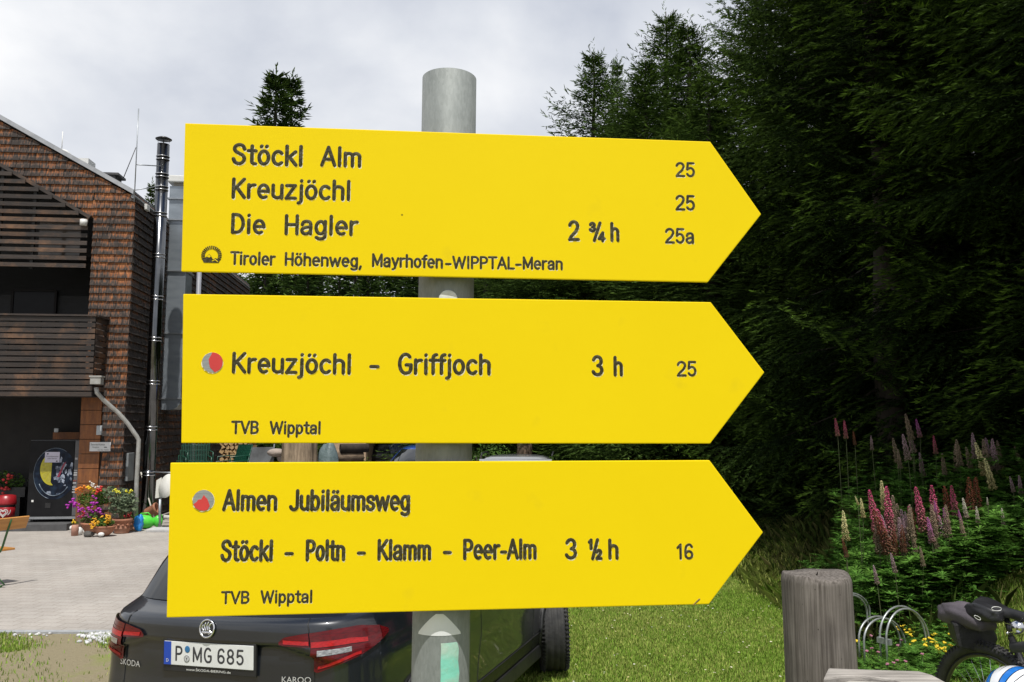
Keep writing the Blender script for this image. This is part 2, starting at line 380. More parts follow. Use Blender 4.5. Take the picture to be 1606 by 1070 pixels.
MT['groove'] = mat('groove_paint', (.030, .026, .014), (.05, .044, .02), scale=160, rough=.6, spec=.15, dirt=(.36, .33, .22), dscale=260, damt=.3)  # pale flecks inside the strokes: wear and painted glints
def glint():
    m = mat('painted_groove_glint', (.85, .80, .62), (.55, .40, .01), scale=230, rough=.3, metal=.2, lo=.46, hi=.54); return m  # painted glint: pale colour imitating the sunlit lower groove wall
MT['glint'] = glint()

# ---- single-stroke engraving alphabet, cap height 1
def arc(cx, cy, rx, ry, a0, a1, n=14):
    return [(cx + rx * math.cos(R(a0 + (a1 - a0) * i / n)), cy + ry * math.sin(R(a0 + (a1 - a0) * i / n))) for i in range(n + 1)]
def spl(*p):
    p = [p[0]] + list(p) + [p[-1]]; o = []
    for i in range(1, len(p) - 2):
        for k in range(6):
            t = k / 6; a, b, c, d = (np.array(p[i + q]) for q in (-1, 0, 1, 2))
            o.append(tuple(.5 * ((2*b) + (c-a)*t + (2*a-5*b+4*c-d)*t*t + (3*b-a-3*c+d)*t**3)))
    return o + [tuple(p[-1])]
T_, B_, X_ = .92, .08, .67
def _o(cx=.24, rx=.16): return arc(cx, (X_ + B_) / 2, rx, (X_ - B_) / 2, 90, 450, 24)
DOTS = [[(.15, .88), (.155, .89)], [(.33, .88), (.335, .89)]]
GL = {
'S': (.52, [spl((.43,.74),(.37,.88),(.25,.93),(.13,.87),(.09,.74),(.14,.62),(.26,.53),(.38,.44),(.43,.29),(.37,.13),(.25,.07),(.12,.13),(.06,.28))]),
't': (.34, [[(.17,.88),(.17,.22)] + arc(.27,.2,.10,.12,180,280,5), [(.05,X_),(.29,X_)]]),
'o': (.48, [_o()]), 'ö': (.48, [_o()] + DOTS),
'c': (.46, [arc(.25,.375,.17,.295,48,312,18)]),
'k': (.46, [[(.09,T_),(.09,B_)], [(.38,X_),(.10,.33)], [(.19,.42),(.40,B_)]]),
'l': (.22, [[(.11,T_),(.11,B_)]]), 'i': (.22, [[(.11,X_),(.11,B_)], [(.11,.90),(.111,.905)]]), 'I': (.24, [[(.12,T_),(.12,B_)]]),
'A': (.56, [[(.06,B_),(.28,T_),(.50,B_)], [(.14,.36),(.42,.36)]]),
'm': (.68, [[(.09,X_),(.09,B_)], [(.09,.5)] + arc(.215,.52,.125,.145,170,0,8) + [(.34,B_)], [(.34,.5)] + arc(.465,.52,.125,.145,170,0,8) + [(.59,B_)]]),
'n': (.48, [[(.09,X_),(.09,B_)], [(.09,.48)] + arc(.24,.5,.15,.165,170,0,8) + [(.39,B_)]]),
'h': (.48, [[(.09,T_),(.09,B_)], [(.09,.48)] + arc(.24,.5,.15,.165,170,0,8) + [(.39,B_)]]),
'u': (.48, [[(.39,X_),(.39,B_)], [(.09,X_)] + arc(.24,.25,.15,.165,180,350,8)]),
'r': (.35, [[(.09,X_),(.09,B_)], [(.09,.46)] + arc(.27,.46,.18,.205,170,85,6)]),
'K': (.52, [[(.09,T_),(.09,B_)], [(.44,T_),(.10,.42)], [(.20,.54),(.46,B_)]]),
'e': (.48, [[(.09,.38),(.40,.38)] + arc(.245,.375,.16,.295,0,300,18)]),
'z': (.44, [[(.08,X_),(.36,X_),(.07,B_),(.37,B_)]]),
'j': (.24, [[(.14,X_),(.14,-.02)] + arc(.03,-.02,.11,.12,0,-80,5), [(.14,.90),(.141,.905)]]),
'D': (.52, [[(.09,B_),(.09,T_),(.22,T_)] + arc(.22,.5,.22,.42,90,-90,14) + [(.09,B_)]]),
'H': (.54, [[(.09,T_),(.09,B_)], [(.45,T_),(.45,B_)], [(.09,.5),(.45,.5)]]),
'a': (.47, [spl((.09,.52),(.13,.63),(.24,.67),(.34,.62),(.37,.5)) + [(.37,B_)], spl((.37,.40),(.22,.38),(.10,.31),(.08,.2),(.14,.09),(.24,.08),(.33,.15),(.37,.25))]),
'g': (.48, [_o(.235,.15), [(.39,X_),(.39,-.02)] + arc(.235,-.03,.155,.13,0,-150,8)]),
'T': (.50, [[(.05,T_),(.45,T_)], [(.25,T_),(.25,B_)]]),
'w': (.66, [[(.06,X_),(.19,B_),(.33,.6),(.47,B_),(.60,X_)]]), ',': (.22, [[(.12,.08),(.07,-.10)]]),
'M': (.66, [[(.09,B_),(.09,T_),(.33,.2),(.57,T_),(.57,B_)]]),
'y': (.46, [[(.07,X_),(.23,.12)], [(.40,X_),(.20,-.06)] + [(.10,-.12)]]),
'f': (.30, [arc(.26,.78,.11,.14,90,180,5) + [(.15,B_)], [(.05,X_),(.26,X_)]]),
'-': (.34, [[(.08,.36),(.26,.36)]]),
'W': (.78, [[(.06,T_),(.22,B_),(.39,.85),(.56,B_),(.72,T_)]]),
'P': (.50, [[(.09,B_),(.09,T_),(.26,T_)] + arc(.26,.695,.17,.225,90,-90,10) + [(.09,.47)]]),
'L': (.44, [[(.09,T_),(.09,B_),(.38,B_)]]),
'V': (.54, [[(.06,T_),(.27,B_),(.48,T_)]]),
'B': (.50, [[(.09,B_),(.09,T_),(.26,T_)] + arc(.26,.72,.15,.20,90,-90,9) + [(.09,.52)], [(.26,.52)] + arc(.26,.30,.17,.22,90,-90,9) + [(.09,B_)]]),
'p': (.48, [_o(.245,.15), [(.09,X_),(.09,-.16)]]),
'b': (.48, [_o(.245,.15), [(.09,T_),(.09,B_)]]),
'ä': None, 's': (.44, [spl((.36,.54),(.31,.64),(.22,.67),(.12,.62),(.10,.52),(.15,.43),(.24,.38),(.33,.32),(.37,.22),(.32,.12),(.22,.07),(.12,.11),(.07,.22))]),
'G': (.56, [arc(.29,.5,.21,.43,48,270,18) + spl((.29,.07),(.42,.11),(.48,.25)) + [(.48,.45),(.32,.45)]]),
'J': (.44, [[(.35,T_),(.35,.25)] + arc(.2,.24,.15,.17,0,-165,9)]),
'2': (.50, [arc(.25,.70,.17,.22,165,-10,10) + spl((.41,.64),(.33,.45),(.16,.24),(.08,.08)) + [(.43,B_)]]),
'5': (.50, [[(.40,T_),(.13,T_),(.10,.52)] + arc(.245,.345,.17,.265,130,-150,14)]),
'3': (.50, [arc(.24,.71,.155,.21,160,-80,10) + arc(.24,.29,.18,.215,82,-160,12)]),
'1': (.40, [[(.10,.74),(.24,T_),(.24,B_)]]),
'4': (.50, [[(.34,B_),(.34,T_),(.06,.30),(.45,.30)]]),
'6': (.50, [spl((.40,.80),(.33,.91),(.23,.92),(.13,.82),(.09,.6),(.085,.36)) , arc(.25,.30,.165,.22,180,540,18)]),
'8': (.50, [arc(.25,.71,.145,.21,90,450,16), arc(.25,.29,.17,.215,90,450,16)]),
}
GL['ä'] = (.47, GL['a'][1] + DOTS)
def frac(a, b):
    f = lambda ch, sx, ox, oy: [[(x * sx + ox, y * .46 + oy) for x, y in st] for st in GL[ch][1]]
    return (.74, f(a, .56, .02, .50) + f(b, .56, .43, .02) + [[(.24, .06), (.50, .94)]])
GL['¾'] = frac('3', '4'); GL['½'] = frac('1', '2')

def ribbon(mb, pts, r, h, put, m=0):
    """half-round stroke with rounded ends; put(a, b, n) places plane coordinates in 3D"""
    if len(pts) > 2:                                   # sharp corners become two strokes
        for i in range(1, len(pts) - 1):
            u1 = np.subtract(pts[i], pts[i-1]); u2 = np.subtract(pts[i+1], pts[i]); l = np.linalg.norm(u1) * np.linalg.norm(u2)
            if l > 0 and np.dot(u1, u2) / l < .45:
                ribbon(mb, pts[:i+1], r, h, put, m); ribbon(mb, pts[i:], r, h * .97, put, m); return
    p = [np.array(q) for q in pts]; c = [p[0]]
    for q in p[1:]:
        if np.linalg.norm(q - c[-1]) > 1e-7: c.append(q)
    if len(c) < 2: c.append(c[0] + np.array((r * .05, 0)))
    st = []; d0 = (c[1] - c[0]) / np.linalg.norm(c[1] - c[0]); d1 = (c[-1] - c[-2]) / np.linalg.norm(c[-1] - c[-2])
    for a in (84, 55, 28): st.append((c[0] - d0 * r * math.sin(R(a)), d0, math.cos(R(a))))
    for i, q in enumerate(c):
        a = c[max(0, i - 1)]; b = c[min(len(c) - 1, i + 1)]; d = (b - a) / (np.linalg.norm(b - a) + 1e-12)
        k = 1.0
        if 0 < i < len(c) - 1:
            e0 = (q - a) / np.linalg.norm(q - a); k = 1 / max(.55, abs(float(np.dot(d, e0))))
        st.append((q, d, k))
    for a in (28, 55, 84): st.append((c[-1] + d1 * r * math.sin(R(a)), d1, math.cos(R(a))))
    V = []; n = 5
    for q, d, k in st:
        nrm = np.array((-d[1], d[0]))
        for j in range(n):
            o = -1 + 2 * j / (n - 1); w = q + nrm * o * r * k
            V.append(put(w[0], w[1], h * math.sqrt(max(0, 1 - o * o)) * min(1, k) - .0001))
    F = [(i*n+j, i*n+j+1, (i+1)*n+j+1, (i+1)*n+j) for i in range(len(st)-1) for j in range(n-1)]
    mb.add(V, F, m, True)
def word(mb, s, x0, y0, x1, y1, cap, conv, put, wt=.097, edge=True):
    """engrave s so that its ink runs from (x0,y0) to (x1,y1) photo pixels on the baseline, cap px high"""
    tot = sum(GL[c][0] for c in s); (a0, b0), (a1, b1) = conv(x0, y0), conv(x1, y1)
    _, bt = conv(x0, y0 - cap); H = bt - b0; adv = .0; wt = wt * (1.12 if cap < 23 else 1)
    inner = tot - .06; kx = (a1 - a0) / inner if len(s) > 1 else (a1 - a0) / max(.2, inner)
    ang = (b1 - b0) / (a1 - a0); r = wt * H
    for ch in s:
        w, st = GL[ch]
        for q in st:
            pl = [(a0 + (adv + x - .03) * kx, b0 + (adv + x - .03) * kx * ang + y * H) for x, y in q]
            # keep the pen width inside the measured ink box
            if edge: ribbon(mb, [(x + r * .2, y - r * .46) for x, y in pl], r * 1.02, r * .10, put, 1)  # pale offset stroke paints a glint along the lower right edge
            ribbon(mb, pl, r, r * .22, put, 0)
        adv += w

def trail_sign(corners, label, lines, marker=None):
    pl = [sp(*c) for c in corners]
    a = sum(p[0] for p in pl) / len(pl); b = sum(p[1] for p in pl) / len(pl)
    t = thing('hiking_sign', label, 'trail sign', tuple(sw(a, b)), 0, 'yellow trail signs on the post')
    mb = MB(); mb.prism([sw(x, y, 0) for x, y in pl], SN * -.004); mb.build('panel', MT['yellow'], t, True, bevel=.0012)
    for ln in lines:
        for wd in ln:
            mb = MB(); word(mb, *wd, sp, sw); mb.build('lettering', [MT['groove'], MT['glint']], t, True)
    return t
top_l = [[('Stöckl', 364.5, 259, 475, 262, 34.5), ('Alm', 503.5, 261.5, 566.5, 263.5, 33)],
         [('Kreuzjöchl', 363, 312, 550, 315.5, 33.5)],
         [('Die', 362, 367, 415.5, 368.5, 33), ('Hagler', 446, 369, 561, 370.5, 33)],
         [('Tiroler', 362, 415.5, 431, 417, 21.5), ('Höhenweg,', 446.5, 417, 567.5, 420, 21.5), ('Mayrhofen', 583.5, 419, 694.5, 421.5, 21.5),
          ('-', 698, 421.8, 708, 422, 21), ('WIPPTAL', 710, 421.8, 806.5, 423, 20.5), ('-', 808, 423, 818, 423, 21), ('Meran', 820, 423, 882.5, 424, 20.5)],
         [('2', 892, 378.3, 908, 378.6, 33), ('¾', 925, 379, 948.5, 379.4, 31), ('h', 958, 379.4, 971, 379.6, 31)],
         [('25', 1060, 278, 1090, 278.5, 24)], [('25', 1060, 330.5, 1090, 331, 25)], [('25a', 1043.5, 382.3, 1089, 383, 25)]]
mid_l = [[('Kreuzjöchl', 363.5, 586, 551, 588, 34), ('-', 579, 587.5, 595, 587.6, 34), ('Griffjoch', 624.5, 588, 769.5, 589, 34.5)],
         [('TVB', 363.5, 681, 405, 681, 21), ('Wipptal', 423.5, 681.3, 503, 681.5, 21)],
         [('3', 929, 590.5, 946, 590.6, 33.5), ('h', 963, 590.5, 976.5, 590.5, 32)], [('25', 1062, 591, 1092.5, 591, 25)]]
bot_l = [[('Almen', 350, 801.8, 434, 802, 34.5), ('Jubiläumsweg', 455, 802, 642.5, 802, 34.5)],
         [('Stöckl', 347, 881.5, 427.5, 881, 35), ('-', 446, 881, 460, 880.8, 34), ('Poltn', 480, 880.7, 540.5, 880.3, 34.5), ('-', 560, 880, 573, 880, 34),
          ('Klamm', 592.5, 879.6, 675.5, 879.2, 34), ('-', 695, 879, 708, 879, 34), ('Peer-Alm', 727, 878.6, 841, 877.8, 33.5)],
         [('TVB', 347.5, 947.8, 390.5, 947.2, 20.5), ('Wipptal', 409, 946.8, 490, 946, 21)],
         [('3', 887, 878, 904.5, 878, 34), ('½', 923.5, 878, 943.5, 878, 33), ('h', 954.5, 878, 970, 878, 33)], [('16', 1061, 878, 1087.5, 878, 25.5)]]
s1 = trail_sign([(290,193),(1114,222),(1194,336),(1110,443),(284,426)], 'topmost yellow arrow sign, starting with the line Stöckl Alm', top_l)
s2 = trail_sign([(287,461),(1115,474),(1199,584),(1114,696),(284,695)], 'middle yellow arrow sign reading Kreuzjöchl - Griffjoch with half red dot', mid_l)
s3 = trail_sign([(267,726),(1113,722),(1197,835),(1112,948),(261,969)], 'lowest yellow arrow sign reading Almen Jubiläumsweg with a red peak dot', bot_l)
# emblem of a sun over mountains on the top sign
(ec, ed_), er = sp(331.8, 401), (sp(348, 401)[0] - sp(315.7, 401)[0]) / 2
mb = MB()
for k in range(19):
    a = -22 + 224 * k / 18
    p = lambda r, o: sw(ec + er * r * math.cos(R(a + o)), ed_ + er * r * math.sin(R(a + o)), .0002)
    mb.prism([p(.64, -3.9), p(1.0, -3.7), p(1.0, 3.7), p(.64, 3.9)], SN * .00025)
q = lambda x, y: sw(ec + er * x, ed_ + er * y, .0002)
mb.prism([q(-.72,-.72), q(.72,-.72), q(.86,-.42), q(.62,-.36), q(.42,-.25), q(.16,-.40), q(-.02,-.1), q(-.22,.15), q(-.5,-.15), q(-.88,-.40)][::-1], SN * .00025)
mb.build('emblem', MT['groove'], s1, True)
mb = MB(); mb.prism([q(-.46,-.16), q(-.22,.10), q(-.06,-.13), q(-.22,-.22), (q(-.32,-.16))][::-1], SN * .0005)
ribbon(mb, [(ec + er * x, ed_ + er * y) for x, y in ((.10,-.55),(.38,-.42),(.62,-.62))], er * .05, .0004, lambda a, b, n: sw(a, b, n + .0004))
mb.build('emblem_snow', MT['yellow'], s1, True)
def disc(mb, u, v, rp, n0, h, m=0, f=None):
    a, b = sp(u, v); r = sp(u + rp, v)[0] - a
    pts = [(r * math.cos(R(i * 10)), r * math.sin(R(i * 10))) for i in range(36)]
    if f: pts = f(r)
    mb.prism([sw(a + x, b + y, n0) for x, y in pts], SN * h, m)
MT['grey_disc'] = mat('bare_metal_disc', (.34, .35, .34), (.24, .25, .25), scale=90, stretch=(1, 1, 14), rough=.5, metal=.2)
MT['red_mark'] = mat('red_mark_paint', (.62, .045, .045), (.55, .04, .04), scale=30, rough=.5)
for s_, (u, v, rp), fn in ((s2, (333.4, 568.7, 16.2), lambda r: [(r*math.cos(R(a)), r*math.sin(R(a))) for a in range(-75, 100, 8)] + [(-.12*r, .8*r), (-.38*r, .3*r), (-.30*r, -.15*r), (-.2*r, -.5*r)]),
                           (s3, (319.3, 785, 16.6), lambda r: [(-.92*r, -.35*r), (-.6*r, -.1*r), (-.5*r, .08*r), (-.2*r, .1*r), (.02*r, .52*r), (.2*r, .3*r), (.38*r, .12*r), (.62*r, -.5*r), (.45*r, -.86*r), (.1*r, -.98*r), (-.35*r, -.92*r), (-.7*r, -.7*r)])):
    mb = MB(); disc(mb, u - .25, v + .8, rp * 1.06, .0001, .0003); mb.build('marker_glint', MT['glint'], s_, True)  # pale disc offset down-left paints a glint on the marker's edge
    mb = MB(); disc(mb, u, v, rp, .0001, .0006); mk = mb.build('trail_marker', MT['grey_disc'], s_, True)
    mb = MB(); disc(mb, u, v, rp, .0006, .0004, 0, fn); mb.build('red_mark', MT['red_mark'], mk, True)
mb = MB(); ribbon(mb, [sp(1088, 948.5), sp(1097, 940)], .0011, .0006, sw); mb.build('scratch', mat('scuff', (.3, .2, .02), (.12, .09, .03), scale=300), s3, True)

# ---- galvanised tube
def galv():
    m, t, b = new_mat('galvanised_tube'); lk = t.links
    tc = nd(t, 'ShaderNodeTexCoord'); mp = nd(t, 'ShaderNodeMapping'); mp.inputs['Scale'].default_value = (1, 1, .35); lk.new(tc.outputs['Object'], mp.inputs[0])
    vo = nd(t, 'ShaderNodeTexVoronoi', i_Scale=420, i_Randomness=1); lk.new(mp.outputs[0], vo.inputs[0])
    n = nd(t, 'ShaderNodeTexNoise', i_Scale=26, i_Detail=8, i_Roughness=.7); lk.new(mp.outputs[0], n.inputs[0])
    sp_ = nd(t, 'ShaderNodeSeparateXYZ'); lk.new(vo.outputs['Color'], sp_.inputs[0])
    ad = nd(t, 'ShaderNodeMath', operation='MULTIPLY_ADD', i1=.12); lk.new(sp_.outputs[0], ad.inputs[0]); lk.new(n.outputs[0], ad.inputs[2])
    r = nd(t, 'ShaderNodeValToRGB'); r.color_ramp.elements[0].position = .36; r.color_ramp.elements[0].color = (.17, .185, .18, 1)
    r.color_ramp.elements[1].position = .95; r.color_ramp.elements[1].color = (.34, .36, .355, 1); lk.new(ad.outputs[0], r.inputs[0])
    lk.new(r.outputs[0], b.inputs['Base Color']); b.inputs['Metallic'].default_value = .2; b.inputs['Specular IOR Level'].default_value = .3
    m2 = nd(t, 'ShaderNodeMapRange', i3=.55, i4=.75); lk.new(n.outputs[0], m2.inputs[0]); lk.new(m2.outputs[0], b.inputs['Roughness'])
    bp = nd(t, 'ShaderNodeBump', i_Strength=.12, i_Distance=.001); lk.new(n.outputs[0], bp.inputs['Height']); lk.new(bp.outputs[0], b.inputs['Normal'])
    return m
PR = .0353; PY = 1.0472
pt, pb = P(705, 124, PY), P(690.6, 1070, PY)
pd = (pt - pb) / np.linalg.norm(pt - pb); base = pb + pd * ((0 - pb[2]) / pd[2])
post = thing('signpost', 'round galvanised steel post carrying the three yellow signs', 'signpost', tuple(base))
mb = MB(); mb.tube([base - pd * .05, base + pd * .5, pb, (pt + pb) / 2, pt - pd * .0005, pt], [PR, PR, PR, PR, PR, PR * .985], 48); mb.build('pole', galv(), post, True)
pc = lambda u, v: (lambda q: pb + pd * ((q[2] - pb[2]) / pd[2]))(P(u, v, PY - PR))       # axis point at the height of a pixel
def on_pole(phi, h, o=.0003):
    """phi = angle from the front of the pole (right positive), h = axis point"""
    return np.array(h) + (np.array((math.sin(phi), -math.cos(phi), 0))) * (PR + o)
# brackets and bolts that hold each sign
for vv in (250, 395, 505, 650, 765, 910):
    c = pc(700, vv); mb = MB(); mb.tube([on_pole(2 * math.pi * i / 36, c, .001) for i in range(36)], .0025, 6, closed=True)
    mb.beam(on_pole(-.25, c, -.002), np.array(on_pole(-.25, c, .0)) + SN * .008, .02, .012); mb.beam(on_pole(.25, c, -.002), np.array(on_pole(.25, c, .0)) + SN * .008, .02, .012)
    mb.build('clamp', MT['zinc'], post, True)
c = pc(702, 470); mb = MB(); q0 = np.array(on_pole(.15, c, 0)); ax = Vector((math.sin(.15), -math.cos(.15), 0))
Mq = ax.to_track_quat('Z', 'Y').to_matrix(); mb.lathe([(.0117, -.001), (.0117, .0016), (.0108, .0022), (.001, .0024)], 28, q0, 0, Mq); mb.build('washer', mat('pale_washer', (.62, .64, .63), (.5, .52, .5), scale=80, rough=.5), post, True)
# stickers on the lower pole
cap_h = pc(690, 992)
def sticker(name, prof, m, o):
    """prof: list of (phi_left, phi_right, v pixel)"""
    mb = MB(); n = 14
    rows = [[on_pole(a + (b - a) * i / n, pc(690, v), o) for i in range(n + 1)] for a, b, v in prof]
    V = [p for r_ in rows for p in r_]; F = [(j*(n+1)+i, j*(n+1)+i+1, (j+1)*(n+1)+i+1, (j+1)*(n+1)+i) for j in range(len(rows)-1) for i in range(n)]
    mb.add(V, F, 0, True); return mb.build(name, m, post, True)
pr = [(-.10, .14, 963)] + [(-.10 - .67 * k ** .9, .14 + .64 * k ** .9, 963 + 31 * k) for k in (.15, .3, .45, .6, .75, .9, 1)] + [(-.79, .80, 997.5)]
sticker('sticker', pr, mat('white_peak_sticker', (.74, .75, .77), (.68, .69, .71), scale=40, rough=.45), .0004)
def teal():
    m = mat('torn_teal_sticker', (.22, .60, .48), (.52, .55, .48), scale=22, rough=.6, lo=.38, hi=.66, dirt=(.42, .36, .24), dscale=30, damt=.6, bump=.08); return m
sticker('torn_sticker', [(.08, .62, 1009), (.08, .66, 1011), (.09, .72, 1020), (.08, .70, 1040), (.09, .76, 1060), (.08, .7, 1085)], teal(), .0005)
# ================================================================== cars
def lerp_tab(tab, z):
    zs = [r[0] for r in tab]
    o = [float(np.interp(z, zs, [r[k] for r in tab])) for k in range(1, len(tab[0]))]; o[1] *= .872; return o
# height: rear y, half width, rear bow, corner rounding, front y
CT = [(.20, .10, .80, .05, .22, 4.15), (.30, .02, .87, .06, .22, 4.22), (.42, -.02, .90, .07, .22, 4.26), (.56, -.045, .915, .08, .22, 4.27), (.64, -.05, .918, .08, .22, 4.26),
      (.68, -.02, .917, .08, .22, 4.25), (.80, -.004, .915, .08, .22, 4.20), (.90, .0, .912, .08, .22, 4.10), (.965, .006, .905, .085, .215, 3.98), (1.0, .010, .895, .09, .21, 3.80),
      (1.05, .014, .880, .09, .20, 3.40), (1.085, .020, .860, .09, .19, 3.18), (1.0925, .035, .850, .09, .18, 3.15), (1.12, .115, .835, .09, .16, 3.05), (1.135, .15, .825, .09, .15, 3.02),
      (1.30, .27, .765, .08, .13, 2.72), (1.44, .40, .700, .07, .12, 2.42), (1.52, .47, .655, .06, .10, 2.22), (1.565, .50, .61, .06, .09, 2.05), (1.60, .62, .50, .05, .08, 1.80), (1.615, .85, .30, .03, .05, 1.5)]
def car_pt(kind, t, z, off=0.0):
    yr, w, B, C, yf = lerp_tab(CT, z)
    if kind == 'rear':
        def f(t):
            at = abs(t); y = yr + B * at * at + C * at ** 9
            s = t * w
            if .62 < z < 1.0:                       # recessed number plate field with a trapezoid upper edge
                up = .985 - .30 * max(0, abs(s) - .40)
                k = sstep(up + .004, up - .012, z) * sstep(.70, .56, abs(s)) * sstep(.64, .70, z)
                y += .032 * float(k)
            return np.array((s, y, z))
        p = f(t)
        if off:
            a, b = f(min(1, t + .01)), f(max(-1, t - .01)); tv = a - b; n = np.array((tv[1], -tv[0], 0)); n /= np.linalg.norm(n)
            z2 = lerp_tab(CT, z + .02)[0]; z1 = lerp_tab(CT, z - .02)[0]; n = n + np.array((0, 0, (z2 - z1) / .04)); n /= np.linalg.norm(n); p = p + n * off
        return p
    y0 = yr + B + C; y1 = yf - .55
    if kind == 'side':                              # t 0 rear .. 1 front ; sign in off is not used for the left side
        y = y0 + (y1 - y0) * t; x = w + .012 * math.sin(math.pi * t)
        # shoulder crease
        x += .012 * math.exp(-((z - .88) / .05) ** 2) - .018 * math.exp(-((z - .55) / .16) ** 2) * float(sstep(.02, .2, t) * sstep(.98, .8, t))
        return np.array((x + off, y, z))
    at = abs(t); return np.array((t * w, yf - .55 * at ** 3.2 + off, z))
AX = (.78, 3.42); WR = .335                          # axle positions behind/ahead of the plate plane
def build_car(paint, label, loc, rz, detail=True, group=None):
    t = thing('parked_car', label, 'car', loc, rz, group)
    zs = np.concatenate([np.arange(.20, .64, .04), np.arange(.64, 1.18, .0125), np.arange(1.18, 1.6, .03), [1.6, 1.615]])
    tr = np.sin(np.linspace(-1, 1, 57) * math.pi / 2); ts = np.linspace(0, 1, 61)[1:-1]; tf = np.linspace(1, -1, 21)
    V = []
    for z in zs:
        row = [car_pt('rear', x, z) for x in tr]
        side = [car_pt('side', x, z) for x in ts]
        row += side + [car_pt('front', x, z) for x in tf] + [p * np.array((-1, 1, 1)) for p in side[::-1]]
        for k, p in enumerate(row):                 # wheel houses
            for ay in AX:
                d = math.hypot(p[1] - ay, z - WR)
                if d < .40 and abs(p[0]) > .5: row[k] = np.array((math.copysign(.60, p[0]), p[1], p[2]))
        V.append(row)
    n = len(V[0]); mb = MB(); F = []
    for j in range(len(zs) - 1):
        for i in range(n): F.append((j*n+i, j*n+(i+1)%n, (j+1)*n+(i+1)%n, (j+1)*n+i))
    mi = [1 if zs[f[0] // n] < .40 else 0 for f in F]
    F += [tuple((len(zs)-1)*n + i for i in range(n)), tuple(range(n))[::-1]]
    VV = [p for r_ in V for p in r_]
    mb.add(VV, F, 0, True)
    for k, m_ in enumerate(mi): mb.m[k] = m_
    mb.build('body', [paint, MT['black']], t)
    def patch(name, m, pts_fn, nu, nv, par=t):
        mb = MB(); mb.grid(pts_fn, nu, nv); return mb.build(name, m, par)
    # glazing
    patch('rear_window', MT['dark_glass'], lambda u, v: car_pt('rear', (-.86 + 1.72 * u) * (1 - .04 * v), 1.138 + .36 * v, .006), 20, 10)
    patch('windscreen', MT['dark_glass'], lambda u, v: car_pt('front', .84 - 1.68 * u, 1.10 + .42 * v, .012), 16, 8)
    for sgn in (1, -1):
        for a, b in ((.07, .24), (.27, .52), (.55, .86)):
            def sf(u, v, a=a, b=b, sgn=sgn):
                z = 1.10 + .40 * v; x = a + (b - a) * u; p = car_pt('side', x + (.07 if b > .8 else 0) * (1 - v) * u, z, .006); return p * np.array((sgn, 1, 1))
            patch('side_window', MT['dark_glass'], sf, 8, 6)
    # spoiler
    patch('roof_spoiler', paint, lambda u, v: np.array(((-.60 + 1.2 * u), .36 + .05 * (2*u-1)**2 + .2 * v, 1.535 + .03 * math.sin(v * 3))), 12, 4)
    # wheels, front pair steered
    for sgn in (1, -1):
        for ay, st in ((AX[0], 0), (AX[1], R(20))):
            M = Matrix.Rotation(st, 3, 'Z') @ Matrix.Rotation(R(90), 3, 'Y')
            mb = MB(); c = (sgn * .765, ay, WR); hw = .112
            prof = [(.225, -hw * .85), (.30, -hw), (.322, -hw * .93), (.333, -hw * .78)]
            for g in (-.55, -.18, .18, .55): prof += [(.335, (g - .16) * hw * 1.2), (.335, (g + .0) * hw * 1.2), (.327, (g + .03) * hw * 1.2), (.327, (g + .09) * hw * 1.2)]
            prof += [(.333, hw * .82), (.322, hw * .93), (.30, hw), (.225, hw * .85)]
            w_ = MB(); w_.lathe(prof, 48, c, 0, M)
            if detail:                               # shoulder blocks
                for k in range(64):
                    a = 2 * math.pi * k / 64
                    for q in (-1, 1):
                        p0 = Vector(c) + M @ Vector((.336 * math.cos(a), .336 * math.sin(a), q * hw * .72)); p1 = Vector(c) + M @ Vector((.318 * math.cos(a), .318 * math.sin(a), q * hw * 1.0))
                        w_.beam(p0, p1, .018, .010)
            wh = w_.build('wheel', MT['rubber'], t)
            mb = MB(); mb.lathe([(.02, -.09), (.215, -.09), (.228, -.07), (.228, .07), (.215, .09), (.2, .06), (.06, .075), (.02, .08)], 30, c, 0, M); mb.build('rim', MT['zinc'], wh)
        # wheel arch and sill cladding
        for ay in AX:
            mb = MB(); pts = []
            for k in range(25):
                a = R(-12 + 204 * k / 24); z = WR + .40 * math.sin(a); y = ay + .40 * math.cos(a)
                yr, w, B, C, yf = lerp_tab(CT, max(.2, z)); q = (y - yr - B - C) / (yf - .55 - yr - B - C)
                x = float(car_pt('side', min(1, max(0, q)), max(.2, z))[0]) if q <= 1 else float(car_pt('side', 1, max(.2, z))[0]) - (q - 1) * .3
                pts.append((sgn * x, y, z))
            mb.tube(pts, [.016] * 25, 8); mb.build('wheel_arch', MT['black'], t)
        mb = MB(); mb.box((sgn * .77, 2.1, .25), (.02, 1.85, .10)); mb.build('sill', MT['black'], t, bevel=.02)
        mb = MB(); mb.tube([(sgn * .60, .9, 1.60), (sgn * .62, 1.1, 1.64), (sgn * .62, 2.2, 1.63), (sgn * .60, 2.5, 1.58)], .014, 8); mb.build('roof_rail', MT['black'], t)
        mb = MB(); mb.ell((sgn * 1.0, 2.72, 1.06), (.09, .05, .07), 12); mb.beam((sgn * .82, 2.74, 1.03), (sgn * .95, 2.73, 1.04), .04, .03); mb.build('wing_mirror', paint, t)
    # headlamps
    for sgn in (1, -1):
        patch('headlight', MT['lamp_clear'], lambda u, v, s=sgn: car_pt('front', s * (.60 + .30 * u), .80 + .12 * v * (1 - .3 * u), .006), 8, 3)
    return t, patch
def plastic_lamp(name, c, em=0):
    m, tt, b = new_mat(name); b.inputs['Base Color'].default_value = c4(c); b.inputs['Roughness'].default_value = .12; b.inputs['Coat Weight'].default_value = 1; return m
MT['lamp_clear'] = mat('clear_lamp', (.5, .5, .5), (.12, .12, .12), scale=60, stretch=(1, 1, 6), rough=.1, coat=1, metal=.5)
MT['lamp_red'] = mat('red_lamp', (.12, .004, .007), (.07, .003, .005), scale=30, stretch=(1, 1, 5), rough=.2, coat=.25, spec=.3)
